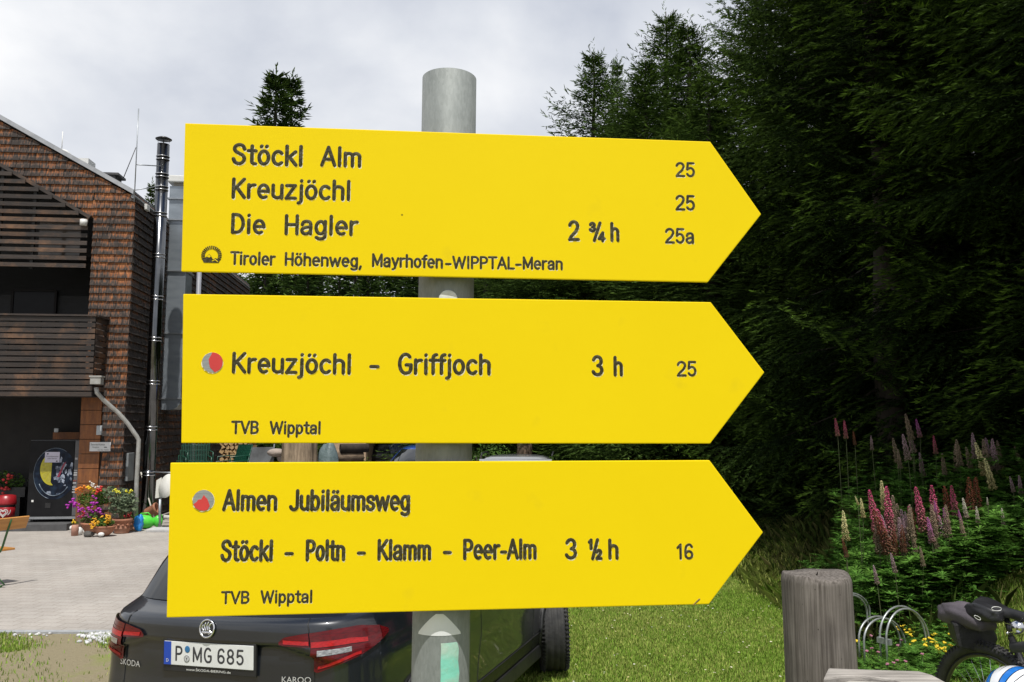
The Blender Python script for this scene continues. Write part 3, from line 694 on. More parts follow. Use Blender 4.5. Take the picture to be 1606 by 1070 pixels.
MT['lamp_bright'] = mat('bright_red_lamp', (.42, .014, .016), (.28, .008, .010), scale=60, stretch=(1, 1, 3), rough=.2, coat=.25, spec=.3)
MT['lamp_dark'] = mat('dark_red_lamp', (.07, .004, .006), (.12, .006, .008), scale=40, rough=.2, coat=.25, spec=.3)
def paint_mat(name, c, met=.55):
    m = mat(name, c, tuple(x * .85 for x in c), scale=300, rough=.34, metal=met, coat=1, dirt=(.10, .095, .085), dscale=1.8, damt=.10); return m
MT['paint'] = paint_mat('graphite_metallic_paint', (.010, .013, .019), .2)
CARH = R(18.5); CARL = (-1.46, 4.15, .0)
car, patch = build_car(MT['paint'], 'dark grey SUV parked behind the signpost with its tail to the camera', CARL, -CARH)
car.rotation_euler[1] = -.03

ring = lambda kind, z0, z1: None
def rp(t, z, o): return car_pt('rear', t, z, o)
# ---- tail lamps: right one seen in full, left one mirrored
def lamp(sgn):
    def band(top, bot, a, b, off):
        return lambda u, v: (lambda tt: rp(sgn * tt, bot(tt) + (top(tt) - bot(tt)) * v, off))(a + (b - a) * u)
    ip = lambda *pts: (lambda x: float(np.interp(x, [p[0] for p in pts], [p[1] for p in pts])))
    top = ip((.50, 1.0), (.54, 1.024), (.66, 1.040), (.85, 1.056), (.94, 1.058), (1.0, 1.04))
    bot1 = ip((.50, .992), (.54, .986), (.70, .980))
    botm = ip((.70, .868), (.72, .860), (.80, .885), (.93, .925), (.98, .955), (1.0, .975))
    # tailgate half, thin bar
    o = patch('tail_light', MT['lamp_red'], band(top, bot1, .505, .693, .012), 14, 6, car)
    patch('light_bar', MT['lamp_bright'], band(lambda x: bot1(x) + .026, lambda x: bot1(x) + .008, .535, .69, .0155), 10, 2, o)
    o = patch('tail_light', MT['lamp_red'], band(top, botm, .70, 1.0, .014), 22, 12, car)
    patch('lamp_cover', MT['lamp_dark'], band(ip((.70, 1.02), (.98, 1.03)), ip((.70, .985), (.98, .985)), .705, .955, .0155), 12, 3, o)
    patch('light_bar', MT['lamp_bright'], band(ip((.70, 1.003), (.90, 1.010), (.95, 1.0)), ip((.70, .978), (.90, .985), (.95, .98)), .705, .955, .0175), 12, 3, o)
    patch('reversing_lamp', MT['lamp_clear'], band(ip((.71, .965), (.90, .972)), ip((.71, .938), (.90, .950)), .735, .895, .0165), 10, 3, o)
    patch('indicator_lamp', MT['lamp_dark'], band(ip((.71, .935), (.90, .948)), ip((.71, .893), (.78, .912), (.90, .945)), .725, .895, .0165), 10, 3, o)
    patch('light_bar', MT['lamp_bright'], band(ip((.71, .886), (.80, .906), (.92, .945)), ip((.71, .874), (.80, .893), (.92, .932)), .725, .93, .0172), 10, 2, o)
    # wraps onto the flank
    def wrap(u, v):
        tt = .0 + .05 * u; z0, z1 = botm(1.0) + .02 * u, top(1.0) - .03 * u; p = car_pt('side', tt * .5, z0 + (z1 - z0) * v, .012); return p * np.array((sgn, 1, 1))
    patch('tail_light', MT['lamp_red'], wrap, 8, 6, car)
    # low red reflector on the bumper corner
    if sgn < 0: patch('reflector', MT['lamp_dark'], band(lambda x: .96, lambda x: .84, .985, 1.0, .006), 4, 4, car)
for s_ in (1, -1): lamp(s_)
# ---- shut lines
mb = MB()
for s_ in (1, -1):
    mb.tube([rp(s_ * .697, z, .001) for z in np.arange(.66, 1.10, .02)], .003, 6)
    mb.tube([rp(s_ * tt, .66, .001) for tt in np.linspace(0, .697, 30)], .003, 6)
mb.build('panel_gap', MT['black'], car)
for tt in (.40, .74):
    mb = MB(); mb.tube([car_pt('side', tt - .06 * max(0, .62 - z) if tt < .5 else tt, z, .0) for z in np.arange(.32, 1.08, .03)], .003, 6); mb.build('door_gap', MT['black'], car)
mb = MB(); mb.tube([car_pt('side', q, .40, .004) for q in np.linspace(.22, .80, 24)], .005, 6); mb.build('side_moulding', MT['black'], car)
for tt in (.36, .68):
    p = car_pt('side', tt, .93, .02); mb = MB(); mb.beam(p - np.array((0, .1, 0)), p + np.array((0, .1, 0)), .02, .03); mb.build('door_handle', MT['paint'], car, bevel=.006)
# ---- number plate
PLZ = .925; PLX = .0
def plate_at(x, z, o=0): return np.array((PLX + x, car_pt('rear', 0, .93)[1] - .012 - o, PLZ + z))
mb = MB(); mb.box(plate_at(0, -.012, -.004), (.545, .014, .155)); hold = mb.build('plate_holder', MT['black'], car, bevel=.004)
mb = MB(); mb.box(plate_at(0, 0, .005), (.520, .006, .112)); pl = mb.build('number_plate', mat('plate_white', (.70, .71, .71), (.64, .65, .65), scale=12, rough=.35), car, bevel=.002)
mb = MB(); mb.box(plate_at(-.238, 0, .0085), (.042, .003, .110)); mb.build('country_band', mat('plate_blue', (.012, .06, .42), rough=.4), pl)
pput = lambda a, b, n: plate_at(a, b, .0088 + n)
mb = MB(); x = -.195
for ch, w_ in (('P', .052), (' ', .052), ('M', .066), ('G', .056), (' ', .022), ('6', .054), ('8', .054), ('5', .054)):
    if ch != ' ':
        g = GL[ch]
        for q in g[1]: ribbon(mb, [(x + a * w_ / max(.5, g[0]) * .92, -.0375 + b * .075) for a, b in q], .0050, .0012, pput)
    x += w_
mb.build('lettering', MT['ink'], pl)
def flat_text(s, h, fn, wmax=None, bold=0):
    V, F = textmesh(s, h); V = np.array(V); V[:, 0] -= V[:, 0].min()
    if wmax: V[:, 0] *= wmax / V[:, 0].max()
    mb = MB(); mb.add([fn(a, b) for a, b, _ in V], F); return mb
V_, F_ = textmesh('D', .022)
mb = MB(); mb.add([plate_at(-.246 + a, -.042 + b, .0105) for a, b, _ in V_], F_); mb.build('lettering', MT['white'], pl)
mb = MB(); mb.ell(plate_at(-.120, .022, .009), (.0155, .0015, .0165), 20); mb.build('seal', mat('seal_blue', (.03, .16, .36), rough=.4), pl)
mb = MB(); mb.ell(plate_at(-.122, -.022, .009), (.0175, .0015, .0175), 24); o = mb.build('seal', mat('seal_silver', (.55, .56, .57), rough=.4), pl)
mb = MB(); mb.tube([plate_at(-.122 + .0150 * math.cos(R(a)), -.022 + .0150 * math.sin(R(a)), .0105) for a in range(0, 360, 15)], .0008, 5, closed=True)
mb.tube([plate_at(-.127, -.016, .0105), plate_at(-.122, -.022, .0105), plate_at(-.122, -.029, .0105)], .0014, 5); mb.tube([plate_at(-.117, -.016, .0105), plate_at(-.122, -.022, .0105)], .0014, 5)
mb.build('seal_mark', MT['ink'], pl)
mb = flat_text('www.ŠKODA-BIERING.de', .016, lambda a, b: plate_at(-.13 + a, -.080 + b, .0035), .26); mb.build('lettering', MT['white'], hold)
# ---- chrome badge and lettering
bc = rp(0, 1.052, .004); mb = MB()
tv = np.array((0, rp(0, 1.075, .004)[1] - rp(0, 1.03, .004)[1], .045)); tv /= np.linalg.norm(tv)
bput = lambda a, b, n=0: bc + np.array((a, 0, 0)) + tv * b + np.array((0, -1, 0)) * n
mb.tube([bput(.041 * math.cos(R(a)), .041 * math.sin(R(a)), .003) for a in range(0, 360, 9)], .0048, 8, closed=True); bd = mb.build('badge', MT['chrome'], car)
mb = MB(); mb.prism([bput(.040 * math.cos(R(a)), .040 * math.sin(R(a)), .003) for a in range(0, 360, 10)], (0, .003, 0)); mb.build('badge_field', MT['black'], bd)
mb = MB(); bp3 = lambda a, b, n: bput(a, b, .003 + n)
ribbon(mb, [(-.026, -.018), (.026, -.018)], .005, .003, bp3); ribbon(mb, [(.026, -.018), (.012, -.026)], .003, .003, bp3); ribbon(mb, [(.026, -.018), (.014, -.008)], .003, .003, bp3)
for k, (x0, y0, x1, y1) in enumerate(((-.020, -.010, -.026, .014), (-.008, -.008, -.012, .024), (.004, -.006, .004, .028), (.014, -.002, .018, .022))):
    ribbon(mb, spl((x0, y0), ((x0 + x1) / 2 - .006, (y0 + y1) / 2), (x1, y1)), .0042, .003, bp3)
mb.build('badge_emblem', MT['chrome'], bd)
MT['badge_silver'] = mat('badge_silver', (.6, .6, .6), (.5, .5, .5), rough=.4, metal=.3)
def car_text(s, t0, t1, z, h):
    V, F = textmesh(s, h * 1.38); V = np.array(V); V[:, 0] -= V[:, 0].min(); V[:, 0] /= V[:, 0].max()
    mb = MB(); mb.add([rp(t0 + (t1 - t0) * a, z + b, .005) for a, b, _ in V], F); mb.build('lettering', MT['badge_silver'], car)
car_text('ŠKODA', -.74, -.55, .835, .030); car_text('KAROQ', .50, .68, .815, .028)
# ================================================================== shingled inn on the left
BH = R(6.0); C0 = G(185.5, 829)                      # ground point of the near corner
EX = np.array((math.cos(BH), math.sin(BH), 0)); EY = np.array((-math.sin(BH), math.cos(BH), 0))
def bw(x, y, z): return C0 + EX * x + EY * y + np.array((0, 0, z))
def F_(u, v, off=0.0):                             # photo pixel -> (x, z) on the plane y = off
    p = plane_hit(u, v, bw(0, off, 0), EY) - C0; return float(np.dot(p, EX)), float(p[2])
def S_(u, v, off=0.0):                             # photo pixel -> (y, z) on the plane x = off
    p = plane_hit(u, v, bw(off, 0, 0), EX) - C0; return float(np.dot(p, EY)), float(p[2])
inn = thing('inn_building', 'brown wood-shingled inn with slatted balcony and steel flue behind the paved yard', 'building', tuple(C0), BH)
def bpart(mb, name, m, par=None, **k): return mb.build(name, m, par or inn, **k)

def shingle_mat():
    m, t, b = new_mat('wood_shingles'); lk = t.links
    uv = nd(t, 'ShaderNodeUVMap'); sep = nd(t, 'ShaderNodeSeparateXYZ'); lk.new(uv.outputs[0], sep.inputs[0])
    g = nd(t, 'ShaderNodeNewGeometry'); tc = nd(t, 'ShaderNodeTexCoord')
    mp = nd(t, 'ShaderNodeMapping'); mp.inputs['Scale'].default_value = (30, 30, 1.8); lk.new(tc.outputs['Object'], mp.inputs[0])
    st = nd(t, 'ShaderNodeTexNoise', i_Scale=1, i_Detail=5, i_Roughness=.6); lk.new(mp.outputs[0], st.inputs[0])       # grain streaks
    big = nd(t, 'ShaderNodeTexNoise', i_Scale=.7, i_Detail=4); lk.new(tc.outputs['Object'], big.inputs[0])
    # weathering: grey at the exposed butt, warm wood where the course above shelters it (uv.y), greyer per uv.x
    a = nd(t, 'ShaderNodeMath', operation='MULTIPLY_ADD', i1=.9); lk.new(sep.outputs[1], a.inputs[0])
    s2 = nd(t, 'ShaderNodeMapRange', i1=.25, i2=.75, i3=-.75, i4=.6); lk.new(st.outputs[0], s2.inputs[0]); lk.new(s2.outputs[0], a.inputs[2])
    b2 = nd(t, 'ShaderNodeMapRange', i1=.3, i2=.7, i3=-.38, i4=.38); lk.new(big.outputs[0], b2.inputs[0])
    a2 = nd(t, 'ShaderNodeMath', operation='ADD'); lk.new(a.outputs[0], a2.inputs[0]); lk.new(b2.outputs[0], a2.inputs[1])
    r3 = nd(t, 'ShaderNodeMapRange', i3=-.13, i4=.13); lk.new(g.outputs['Random Per Island'], r3.inputs[0])
    a3 = nd(t, 'ShaderNodeMath', operation='ADD'); lk.new(a2.outputs[0], a3.inputs[0]); lk.new(r3.outputs[0], a3.inputs[1])
    a4 = nd(t, 'ShaderNodeMath', operation='SUBTRACT'); lk.new(a3.outputs[0], a4.inputs[0]); lk.new(sep.outputs[0], a4.inputs[1])
    rp_ = nd(t, 'ShaderNodeValToRGB'); el = rp_.color_ramp.elements
    el[0].position = .10; el[0].color = (.038, .031, .028, 1); el[1].position = 1.0; el[1].color = (.37, .155, .065, 1)
    for ps, cc in ((.30, (.082, .063, .054, 1)), (.5, (.145, .076, .046, 1)), (.72, (.225, .082, .034, 1))):
        e_ = el.new(ps); e_.color = cc
    lk.new(a4.outputs[0], rp_.inputs[0]); lk.new(rp_.outputs[0], b.inputs['Base Color']); b.inputs['Roughness'].default_value = .8
    b.inputs['Specular IOR Level'].default_value = .25
    bp = nd(t, 'ShaderNodeBump', i_Strength=.5, i_Distance=.008); lk.new(st.outputs[0], bp.inputs['Height']); lk.new(bp.outputs[0], b.inputs['Normal'])
    return m
MT['shingle'] = shingle_mat()
def shingles(mb, to, lo, hi, x0, x1, z0, z1, hc=.163, grey=0.0, rnd=None):
    """courses of single wooden shingles between lo(x) and hi(x); to(x, z, out) gives local coordinates"""
    rnd = rnd or random; z = z0
    while z < z1:
        x = x0 - rnd.uniform(0, .1)
        while x < x1:
            w = rnd.uniform(.07, .17); a, b = max(x, x0), min(x + w - .006, x1); x += w
            if b - a < .02: continue
            dz = rnd.uniform(-.004, .004); o = rnd.uniform(.042, .052); th = .024; g = grey + rnd.uniform(-.05, .05); top = z + hc * 1.12
            za, zb2 = max(z + dz, lo(a)), max(z + dz, lo(b)); ta, tb = min(top, hi(a)), min(top, hi(b))
            if ta - za < .01 or tb - zb2 < .01: continue
            fo = lambda q: o - (o - .006) * (q - z) / (hc * 1.12); fu = lambda q: (q - z) / (hc * 1.12)
            V = [to(a, za, fo(za)), to(b, zb2, fo(zb2)), to(b, tb, fo(tb)), to(a, ta, fo(ta)), to(a, za, fo(za) - th), to(b, zb2, fo(zb2) - th)]
            uv = [[(g, fu(za)), (g, fu(zb2)), (g, fu(tb)), (g, fu(ta))], [(g, 0)] * 4, [(g, 0), (g, 1), (g, 0)], [(g, 0), (g, 0), (g, 1)]]
            mb.add(V, [(0, 1, 2, 3), (4, 5, 1, 0), (0, 3, 4), (1, 5, 2)], 0, False, uv)
        z += hc
# ---- key levels
xe, ze = F_(205, 303); ze_s = ze
x_r, z_r = F_(0, 188); slope = (z_r - ze) / (xe - x_r)
XR = -6.2                                           # ridge
def roof_z(x): return ze + (xe - x) * slope
xl = F_(139, 500)[0]                                # right edge of the loggia opening
zb1 = F_(140, 424)[1]; zb0 = F_(140, 621)[1]; zbt = F_(140, 498)[1]
dx0, dz0 = F_(0, 258); dx1, dz1 = F_(141, 341)
def diag(x): return dz0 + (x - dx0) * (dz1 - dz0) / (dx1 - dx0)
XL = -9.0; YB = 11.5
wb = mat('wall_backing', (.035, .028, .024), (.025, .02, .018), scale=8, rough=.9)
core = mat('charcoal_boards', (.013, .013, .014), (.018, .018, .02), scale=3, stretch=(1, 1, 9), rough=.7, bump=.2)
# front gable: backing pieces around the openings, then shingles
mb = MB()
mb.prism([(xl, 0, 0), (0, 0, 0), (0, 0, roof_z(0) - .05), (xl, 0, roof_z(xl) - .05)][::1], (0, .2, 0))
mb.prism([(XL, 0, diag(XL)), (xl, 0, max(diag(xl), zb1)), (xl, 0, roof_z(xl) - .05), (XR, 0, roof_z(XR) - .05), (XL, 0, roof_z(XR) - .05 - (XR - XL) * slope)], (0, .2, 0))
bk = bpart(mb, 'wall', wb)
zlow = F_(170, 640)[1]
xc0 = F_(126, 700)[0]; xc1 = F_(158, 700)[0]
def lo_f(x): return (.05 if x > xc1 - .02 else zb0 + .05) if x >= xl else max(diag(x) + .03, zb1)
def hi_f(x): return roof_z(x) - .03
mb = MB(); shingles(mb, lambda x, z, o: (x, -o, z), lo_f, hi_f, xl + .001, .03, .05, ze + 2, grey=-.06); shingles(mb, lambda x, z, o: (x, -o, z), lo_f, hi_f, -6.5, xl - .001, zb1, roof_z(-6.5), grey=-.08)
bpart(mb, 'front_shingles', MT['shingle'], bk)
mb = MB(); mb.prism([(0, .2, 0), (0, YB, 0), (0, YB, ze - .05), (0, .2, ze - .05)], (-.2, 0, 0)); bk2 = bpart(mb, 'wall', wb)
mb = MB(); shingles(mb, lambda y, z, o: (o, y, z), lambda y: 0, lambda y: 99, -.02, YB, .05, ze - .06, grey=.30)
bpart(mb, 'side_shingles', MT['shingle'], bk2)
# rest of the shell (back and far side) so the house is closed
mb = MB(); mb.box((XL, YB / 2 + .6, 3.2), (.2, YB - 1.2, 6.4)); mb.box((XL / 2, YB, 3.2), (-XL + .2, .2, 6.4)); bpart(mb, 'wall', wb)
# roof with sheet metal verge
rm = mat('roof_sheet', (.22, .23, .24), (.16, .17, .18), scale=5, rough=.5, metal=.5)
mb = MB(); OV = .05
zl = roof_z(XR) - (XR - XL) * slope
mb.prism([(xe + .07, -OV, roof_z(xe + .07)), (XR, -OV, roof_z(XR)), (XL - .3, -OV, zl - .3 * slope), (XL - .3, -OV, zl - .3 * slope + .09), (XR, -OV, roof_z(XR) + .09), (xe + .07, -OV, roof_z(xe + .07) + .09)], (0, YB + 2 * OV, 0))
roof = bpart(mb, 'roof', rm)
mb = MB(); mb.prism([(xe + .08, -OV - .03, roof_z(xe + .08) + .005), (XR, -OV - .03, roof_z(XR) + .005), (XR, -OV - .03, roof_z(XR) + .105), (xe + .08, -OV - .03, roof_z(xe + .08) + .105)], (0, .03, 0)); bpart(mb, 'verge_flashing', mat('verge_metal', (.42, .43, .45), (.34, .35, .37), scale=6, rough=.45, metal=.5), roof)
mb = MB(); mb.tube([(xe + .07, -OV, ze - .08), (xe + .07, YB, ze - .08)], .045, 10); bpart(mb, 'gutter', rm, roof)
# ---- slatted gable screen over the loggia
sl_m = mat('dark_larch_slats', (.042, .029, .022), (.022, .017, .015), scale=2.2, stretch=(1.2, 8, 14), rough=.62, bump=.25, island=.5, dirt=(.19, .095, .045), dscale=1.7, damt=.75, spec=.5)
mb = MB(); z = zb1 + .02; k = 0
xs_r = F_(139.5, 380)[0]
while z < diag(XL) and k < 40:
    xr_ = xs_r if z < diag(xs_r) - .12 else dx0 + (z + .10 - dz0) * (dx1 - dx0) / (dz1 - dz0)
    if xr_ > -7.5: mb.box(((xr_ - 7.5) / 2, -.09, z + .055), (xr_ + 7.5, .035, .085))
    z += .158; k += 1
scr = bpart(mb, 'gable_slats', sl_m)
for px_ in (53, 0):
    x = F_(px_, 380)[0]; mb = MB(); mb.box((x, -.035, (zb1 + diag(x)) / 2), (.06, .06, diag(x) - zb1)); bpart(mb, 'slat_post', core, scr)
mb = MB(); mb.beam((XL + 1, -.06, diag(XL + 1)), (dx1 + .03, -.06, diag(dx1 + .03)), .05, .07); bpart(mb, 'screen_trim', sl_m, scr)
# glimpse of white crockery-like lamp behind the slats
xq, zq = F_(136, 352, .0); mb = MB(); mb.tube([(xq, -.16, zq - .06), (xq, -.16, zq + .06)], .07, 12); bpart(mb, 'outdoor_lamp', MT['white'])
# ---- loggia: dark recess above the balcony
LY = 1.6
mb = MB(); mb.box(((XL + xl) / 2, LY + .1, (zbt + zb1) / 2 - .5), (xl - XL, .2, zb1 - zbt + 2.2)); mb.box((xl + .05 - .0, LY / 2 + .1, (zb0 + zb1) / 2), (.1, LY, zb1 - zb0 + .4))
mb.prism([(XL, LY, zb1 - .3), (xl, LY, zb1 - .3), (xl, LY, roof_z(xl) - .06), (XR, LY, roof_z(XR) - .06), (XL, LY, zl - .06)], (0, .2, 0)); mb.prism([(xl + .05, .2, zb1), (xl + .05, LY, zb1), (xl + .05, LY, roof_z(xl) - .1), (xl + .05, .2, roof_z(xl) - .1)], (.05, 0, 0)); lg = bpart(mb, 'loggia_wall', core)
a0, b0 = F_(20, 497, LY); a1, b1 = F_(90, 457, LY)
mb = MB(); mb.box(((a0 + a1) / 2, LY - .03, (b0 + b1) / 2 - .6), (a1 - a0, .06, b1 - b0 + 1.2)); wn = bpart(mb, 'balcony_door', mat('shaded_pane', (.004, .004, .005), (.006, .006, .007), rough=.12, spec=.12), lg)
mb = MB()
for x in (a0, a1): mb.box((x, LY - .05, (b0 + b1) / 2 - .6), (.05, .06, b1 - b0 + 1.2))
mb.box(((a0 + a1) / 2, LY - .05, b1), (a1 - a0, .06, .05)); bpart(mb, 'door_frame', mat('frame_brown', (.010, .008, .008), rough=.6, spec=.2), lg)
# curtain glimpses behind the slats
a0, b0 = F_(60, 405, .7); a1, b1 = F_(128, 345, .7)
mb = MB(); mb.box(((a0 + a1) / 2, .7, (b0 + b1) / 2), (a1 - a0, .03, b1 - b0)); bpart(mb, 'loggia_window', mat('hazy_glass', (.16, .13, .11), (.05, .045, .04), scale=1.5, rough=.1), lg)
# ---- balcony
BY = -.62
xb1, _ = F_(148, 560, BY); zt_ = F_(148, 497, BY)[1]; zb_ = F_(148, 623, BY)[1]
bal = None
mb = MB(); mb.box(((XL + xb1) / 2, BY / 2, zb_ + .06), (xb1 - XL, -BY, .10)); bal = bpart(mb, 'balcony', core)
nsl = 14; hh = (zt_ - zb_) / nsl
mb = MB()
for k in range(nsl):
    z = zb_ + hh * (k + .5); mb.box(((XL + xb1) / 2, BY - .02, z), (xb1 - XL, .03, hh * .76)); mb.box((xb1 - .015, (BY + .02) / 2 + .0, z), (.03, -BY - .06, hh * .76))
bpart(mb, 'balcony_slats', sl_m, bal)
for x in [F_(u, 560, BY)[0] for u in (8, 58, 118)] + [xb1 - .05]:
    mb = MB(); mb.box((x, BY + .03, (zt_ + zb_) / 2), (.06, .06, zt_ - zb_)); bpart(mb, 'balcony_post', core, bal)
mb = MB(); mb.box(((XL + xb1) / 2, BY, zt_ + .02), (xb1 - XL + .04, .12, .035)); mb.box((xb1 - .0, BY / 2, zt_ + .0205), (.10, -BY, .034)); bpart(mb, 'handrail', sl_m, bal)
# ---- ground floor recess, column, plinth
GY = 1.35
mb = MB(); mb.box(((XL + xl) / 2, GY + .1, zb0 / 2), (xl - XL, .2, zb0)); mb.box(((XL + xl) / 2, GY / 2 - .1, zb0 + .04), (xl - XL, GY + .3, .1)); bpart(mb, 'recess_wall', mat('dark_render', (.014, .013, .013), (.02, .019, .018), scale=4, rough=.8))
oc = mat('orange_larch_board', (.24, .085, .020), (.15, .05, .014), scale=3, stretch=(6, 6, 1), rough=.6, bump=.15, dirt=(.07, .03, .014), dscale=2.5, damt=.6)
mb = MB(); zz = 0.03
for k in range(9):
    h = (zb0 - .03) / 9; mb.box(((xc0 + xc1) / 2, .02, zz + h / 2), (xc1 - xc0, .16, h - .012)); zz += h
mb.box((xc0 + .02, .7, zb0 / 2), (.04, 1.2, zb0 - .1)); bpart(mb, 'corner_column', oc)
p0 = F_(-40, 834, -.35); p1 = F_(106, 822, -.35)
mb = MB(); mb.box(((XL + F_(106, 830, -.3)[0]) / 2, .5, .07), (F_(106, 830, -.3)[0] - XL, 1.7, .14)); bpart(mb, 'plinth_step', mat('step_concrete', (.085, .085, .088), (.06, .06, .062), scale=6, rough=.85, bump=.2), bevel=.01)
# beam inside the recess with a small grey box
a0, b0 = F_(84, 690, 1.2); a1, b1 = F_(126, 678, 1.2); mb = MB(); mb.box(((a0 + a1) / 2, 1.2, (b0 + b1) / 2), (a1 - a0, .1, b1 - b0)); bpart(mb, 'shelf_board', oc)
a, b = F_(89, 675, 1.15); mb = MB(); mb.box((a, 1.15, b), (.09, .06, .09)); bpart(mb, 'junction_box', MT['zinc'], bevel=.01)
# ---- fittings on the walls
a, b = F_(156, 675, -.06); mb = MB(); mb.box((a, -.06, b), (.10, .07, .19)); bpart(mb, 'wall_lamp', mat('lamp_grey', (.42, .45, .47), (.36, .39, .41), rough=.4), bevel=.012)
(a0, b0), (a1, b1) = F_(140.5, 708, -.05), F_(174, 693.5, -.05)
mb = MB(); mb.box(((a0 + a1) / 2, -.055, (b0 + b1) / 2), (a1 - a0, .012, b1 - b0)); sg = bpart(mb, 'notice_board', mat('sign_white', (.62, .63, .64), (.55, .56, .57), rough=.3), bevel=.003)
def wall_text(s, x0, x1, zc, h, m, par):
    V, Fc = textmesh(s, h * 1.3); V = np.array(V); V[:, 0] -= V[:, 0].min(); V[:, 0] *= (x1 - x0) / V[:, 0].max()
    mb = MB(); mb.add([(x0 + a, -.0625, zc + b) for a, b, _ in V], Fc); bpart(mb, 'lettering', m, par)
sw_ = a1 - a0; sh = b1 - b0
wall_text('Sennerhütte', a0 + .05 * sw_, a0 + .72 * sw_, b0 + .64 * sh, .045, MT['ink'], sg); wall_text('Parkplatz', a0 + .14 * sw_, a0 + .45 * sw_, b0 + .38 * sh, .032, MT['ink'], sg); wall_text('nur für Gäste', a0 + .4 * sw_, a0 + .93 * sw_, b0 + .1 * sh, .026, MT['ink'], sg)
mb = MB(); mb.box((a0 + .76 * sw_, -.0625, b0 + .44 * sh), (.14 * sw_, .002, .09 * sh)); bpart(mb, 'sign_mark', MT['ink'], sg)
(y0, z0), (y1, z1) = S_(197, 755, .05), S_(208.5, 710, .05)
mb = MB(); mb.box((.055, (y0 + y1) / 2, (z0 + z1) / 2), (.06, abs(y1 - y0), z1 - z0)); bpart(mb, 'meter_box', mat('meter_grey', (.25, .27, .28), (.2, .21, .22), scale=5, rough=.5), bevel=.008)
a, b = S_(229, 326, .04); mb = MB(); mb.box((.06, a, b), (.07, .2, .13)); bpart(mb, 'wall_lamp', MT['white'], bevel=.015)
# hopper head and zinc downpipe off the balcony
ph = lambda u, v, off: (lambda q: (q[0], off, q[1]))(F_(u, v, off))
hx, hz = F_(152, 599, BY - .05); mb = MB()
mb.box((hx, BY - .05, hz + .02), (.20, .17, .14)); mb.box((hx, BY - .05, hz + .10), (.235, .20, .03)); dp = bpart(mb, 'rain_hopper', mat('zinc_matte', (.40, .40, .38), (.32, .32, .30), scale=9, rough=.6, metal=.3, dirt=(.2, .17, .12), damt=.4), bevel=.006)
pipe = [ph(151, 608, BY - .03), ph(152, 616, BY - .03), ph(163, 628, -.5), ph(186, 648, -.38), ph(200, 664, -.3), ph(214, 684, -.22), ph(217.5, 690, -.2), ph(217, 705, -.19), ph(214, 760, -.17), ph(213, 815, -.16)]
mb = MB(); mb.tube(pipe, .042, 12); bpart(mb, 'downpipe', MT['zinc_matte'] if 'zinc_matte' in MT else bpy.data.materials['zinc_matte'])
# ---- steel flue with rain cap, on its own stand-off brackets
FX = .36
yf0, zf0 = S_(236, 790, FX); yf1, zf1 = S_(252, 222, FX)
yf = (yf0 + yf1) / 2; zf0 = .1; fr = .128
mb = MB(); mb.tube([(FX, yf, zf0), (FX, yf, zf1)], fr, 24); fl = bpart(mb, 'flue', MT['steel'])
mb = MB(); z = zf1 - .38
zs_ = [S_(250, v, FX)[1] for v in (243, 272, 293, 336, 403, 470, 535, 602, 672, 740)]
for z in zs_:
    mb = MB()
    for d in (-.035, .035): mb.tube([(FX + (fr + .004) * math.cos(R(a)), yf + (fr + .004) * math.sin(R(a)), z + d) for a in range(0, 360, 15)], .011, 6, closed=True)
    bpart(mb, 'pipe_clamp', MT['chrome'], fl)
mb = MB(); cz = S_(251, 213, FX)[1]
mb.lathe([(.05, cz - .235), (.105, cz - .23), (.10, cz - .16), (.06, cz - .15)], 20, (FX, yf, 0)); mb.lathe([(.165, cz), (.172, cz + .012), (.10, cz + .05), (.01, cz + .062)], 28, (FX, yf, 0))
for a in (20, 110, 200, 290): mb.beam((FX + .085 * math.cos(R(a)), yf + .085 * math.sin(R(a)), cz - .2), (FX + .125 * math.cos(R(a)), yf + .125 * math.sin(R(a)), cz + .01), .014, .008)
bpart(mb, 'rain_cap', mat('dark_cap', (.05, .05, .052), (.08, .08, .082), rough=.35, metal=.8), fl)
# ---- lightning rods
y_, zt2 = S_(204, 170, .0); zb2 = ze - .2
mb = MB(); mb.tube([(.02, -.05, zb2), (.02, -.05, F_(204, 170, -.05)[1])], .012, 6); q0 = (.02, -.05, F_(204, 258, -.05)[1]); mb.tube([q0, (FX, yf - fr, q0[2] + .14)], .012, 6)
mb.tube([(.02, -.05, ze + .05), (FX, yf - fr, ze + .30)], .01, 6); bpart(mb, 'lightning_rod', MT['zinc'])
xx, zz = F_(98, 240, 1.5); mb = MB(); mb.lathe([(.17, zz - .35), (.17, zz), (.10, zz + .06), (.01, zz + .08)], 16, (xx, 1.5, 0)); mb.tube([(xx - .02, 1.5, zz), (xx - .02, 1.5, zz + .5)], .01, 5); mb.box((xx + .36, 1.6, zz - .26), (.5, .4, .25)); bpart(mb, 'roof_vent', MT['white'], roof)
xx, zz = F_(176, 279, 2.0); mb = MB(); mb.box((xx, 2.0, zz - .34), (.28, .4, .7)); mb.box((xx + .02, 2.0, zz + .03), (.40, .5, .05)); mb.tube([(xx + .25, 2, zz), (xx + .5, 2, zz + .75)], .01, 5); bpart(mb, 'chimney', mat('chimney_dark', (.06, .06, .065), (.09, .09, .09), rough=.6), roof)
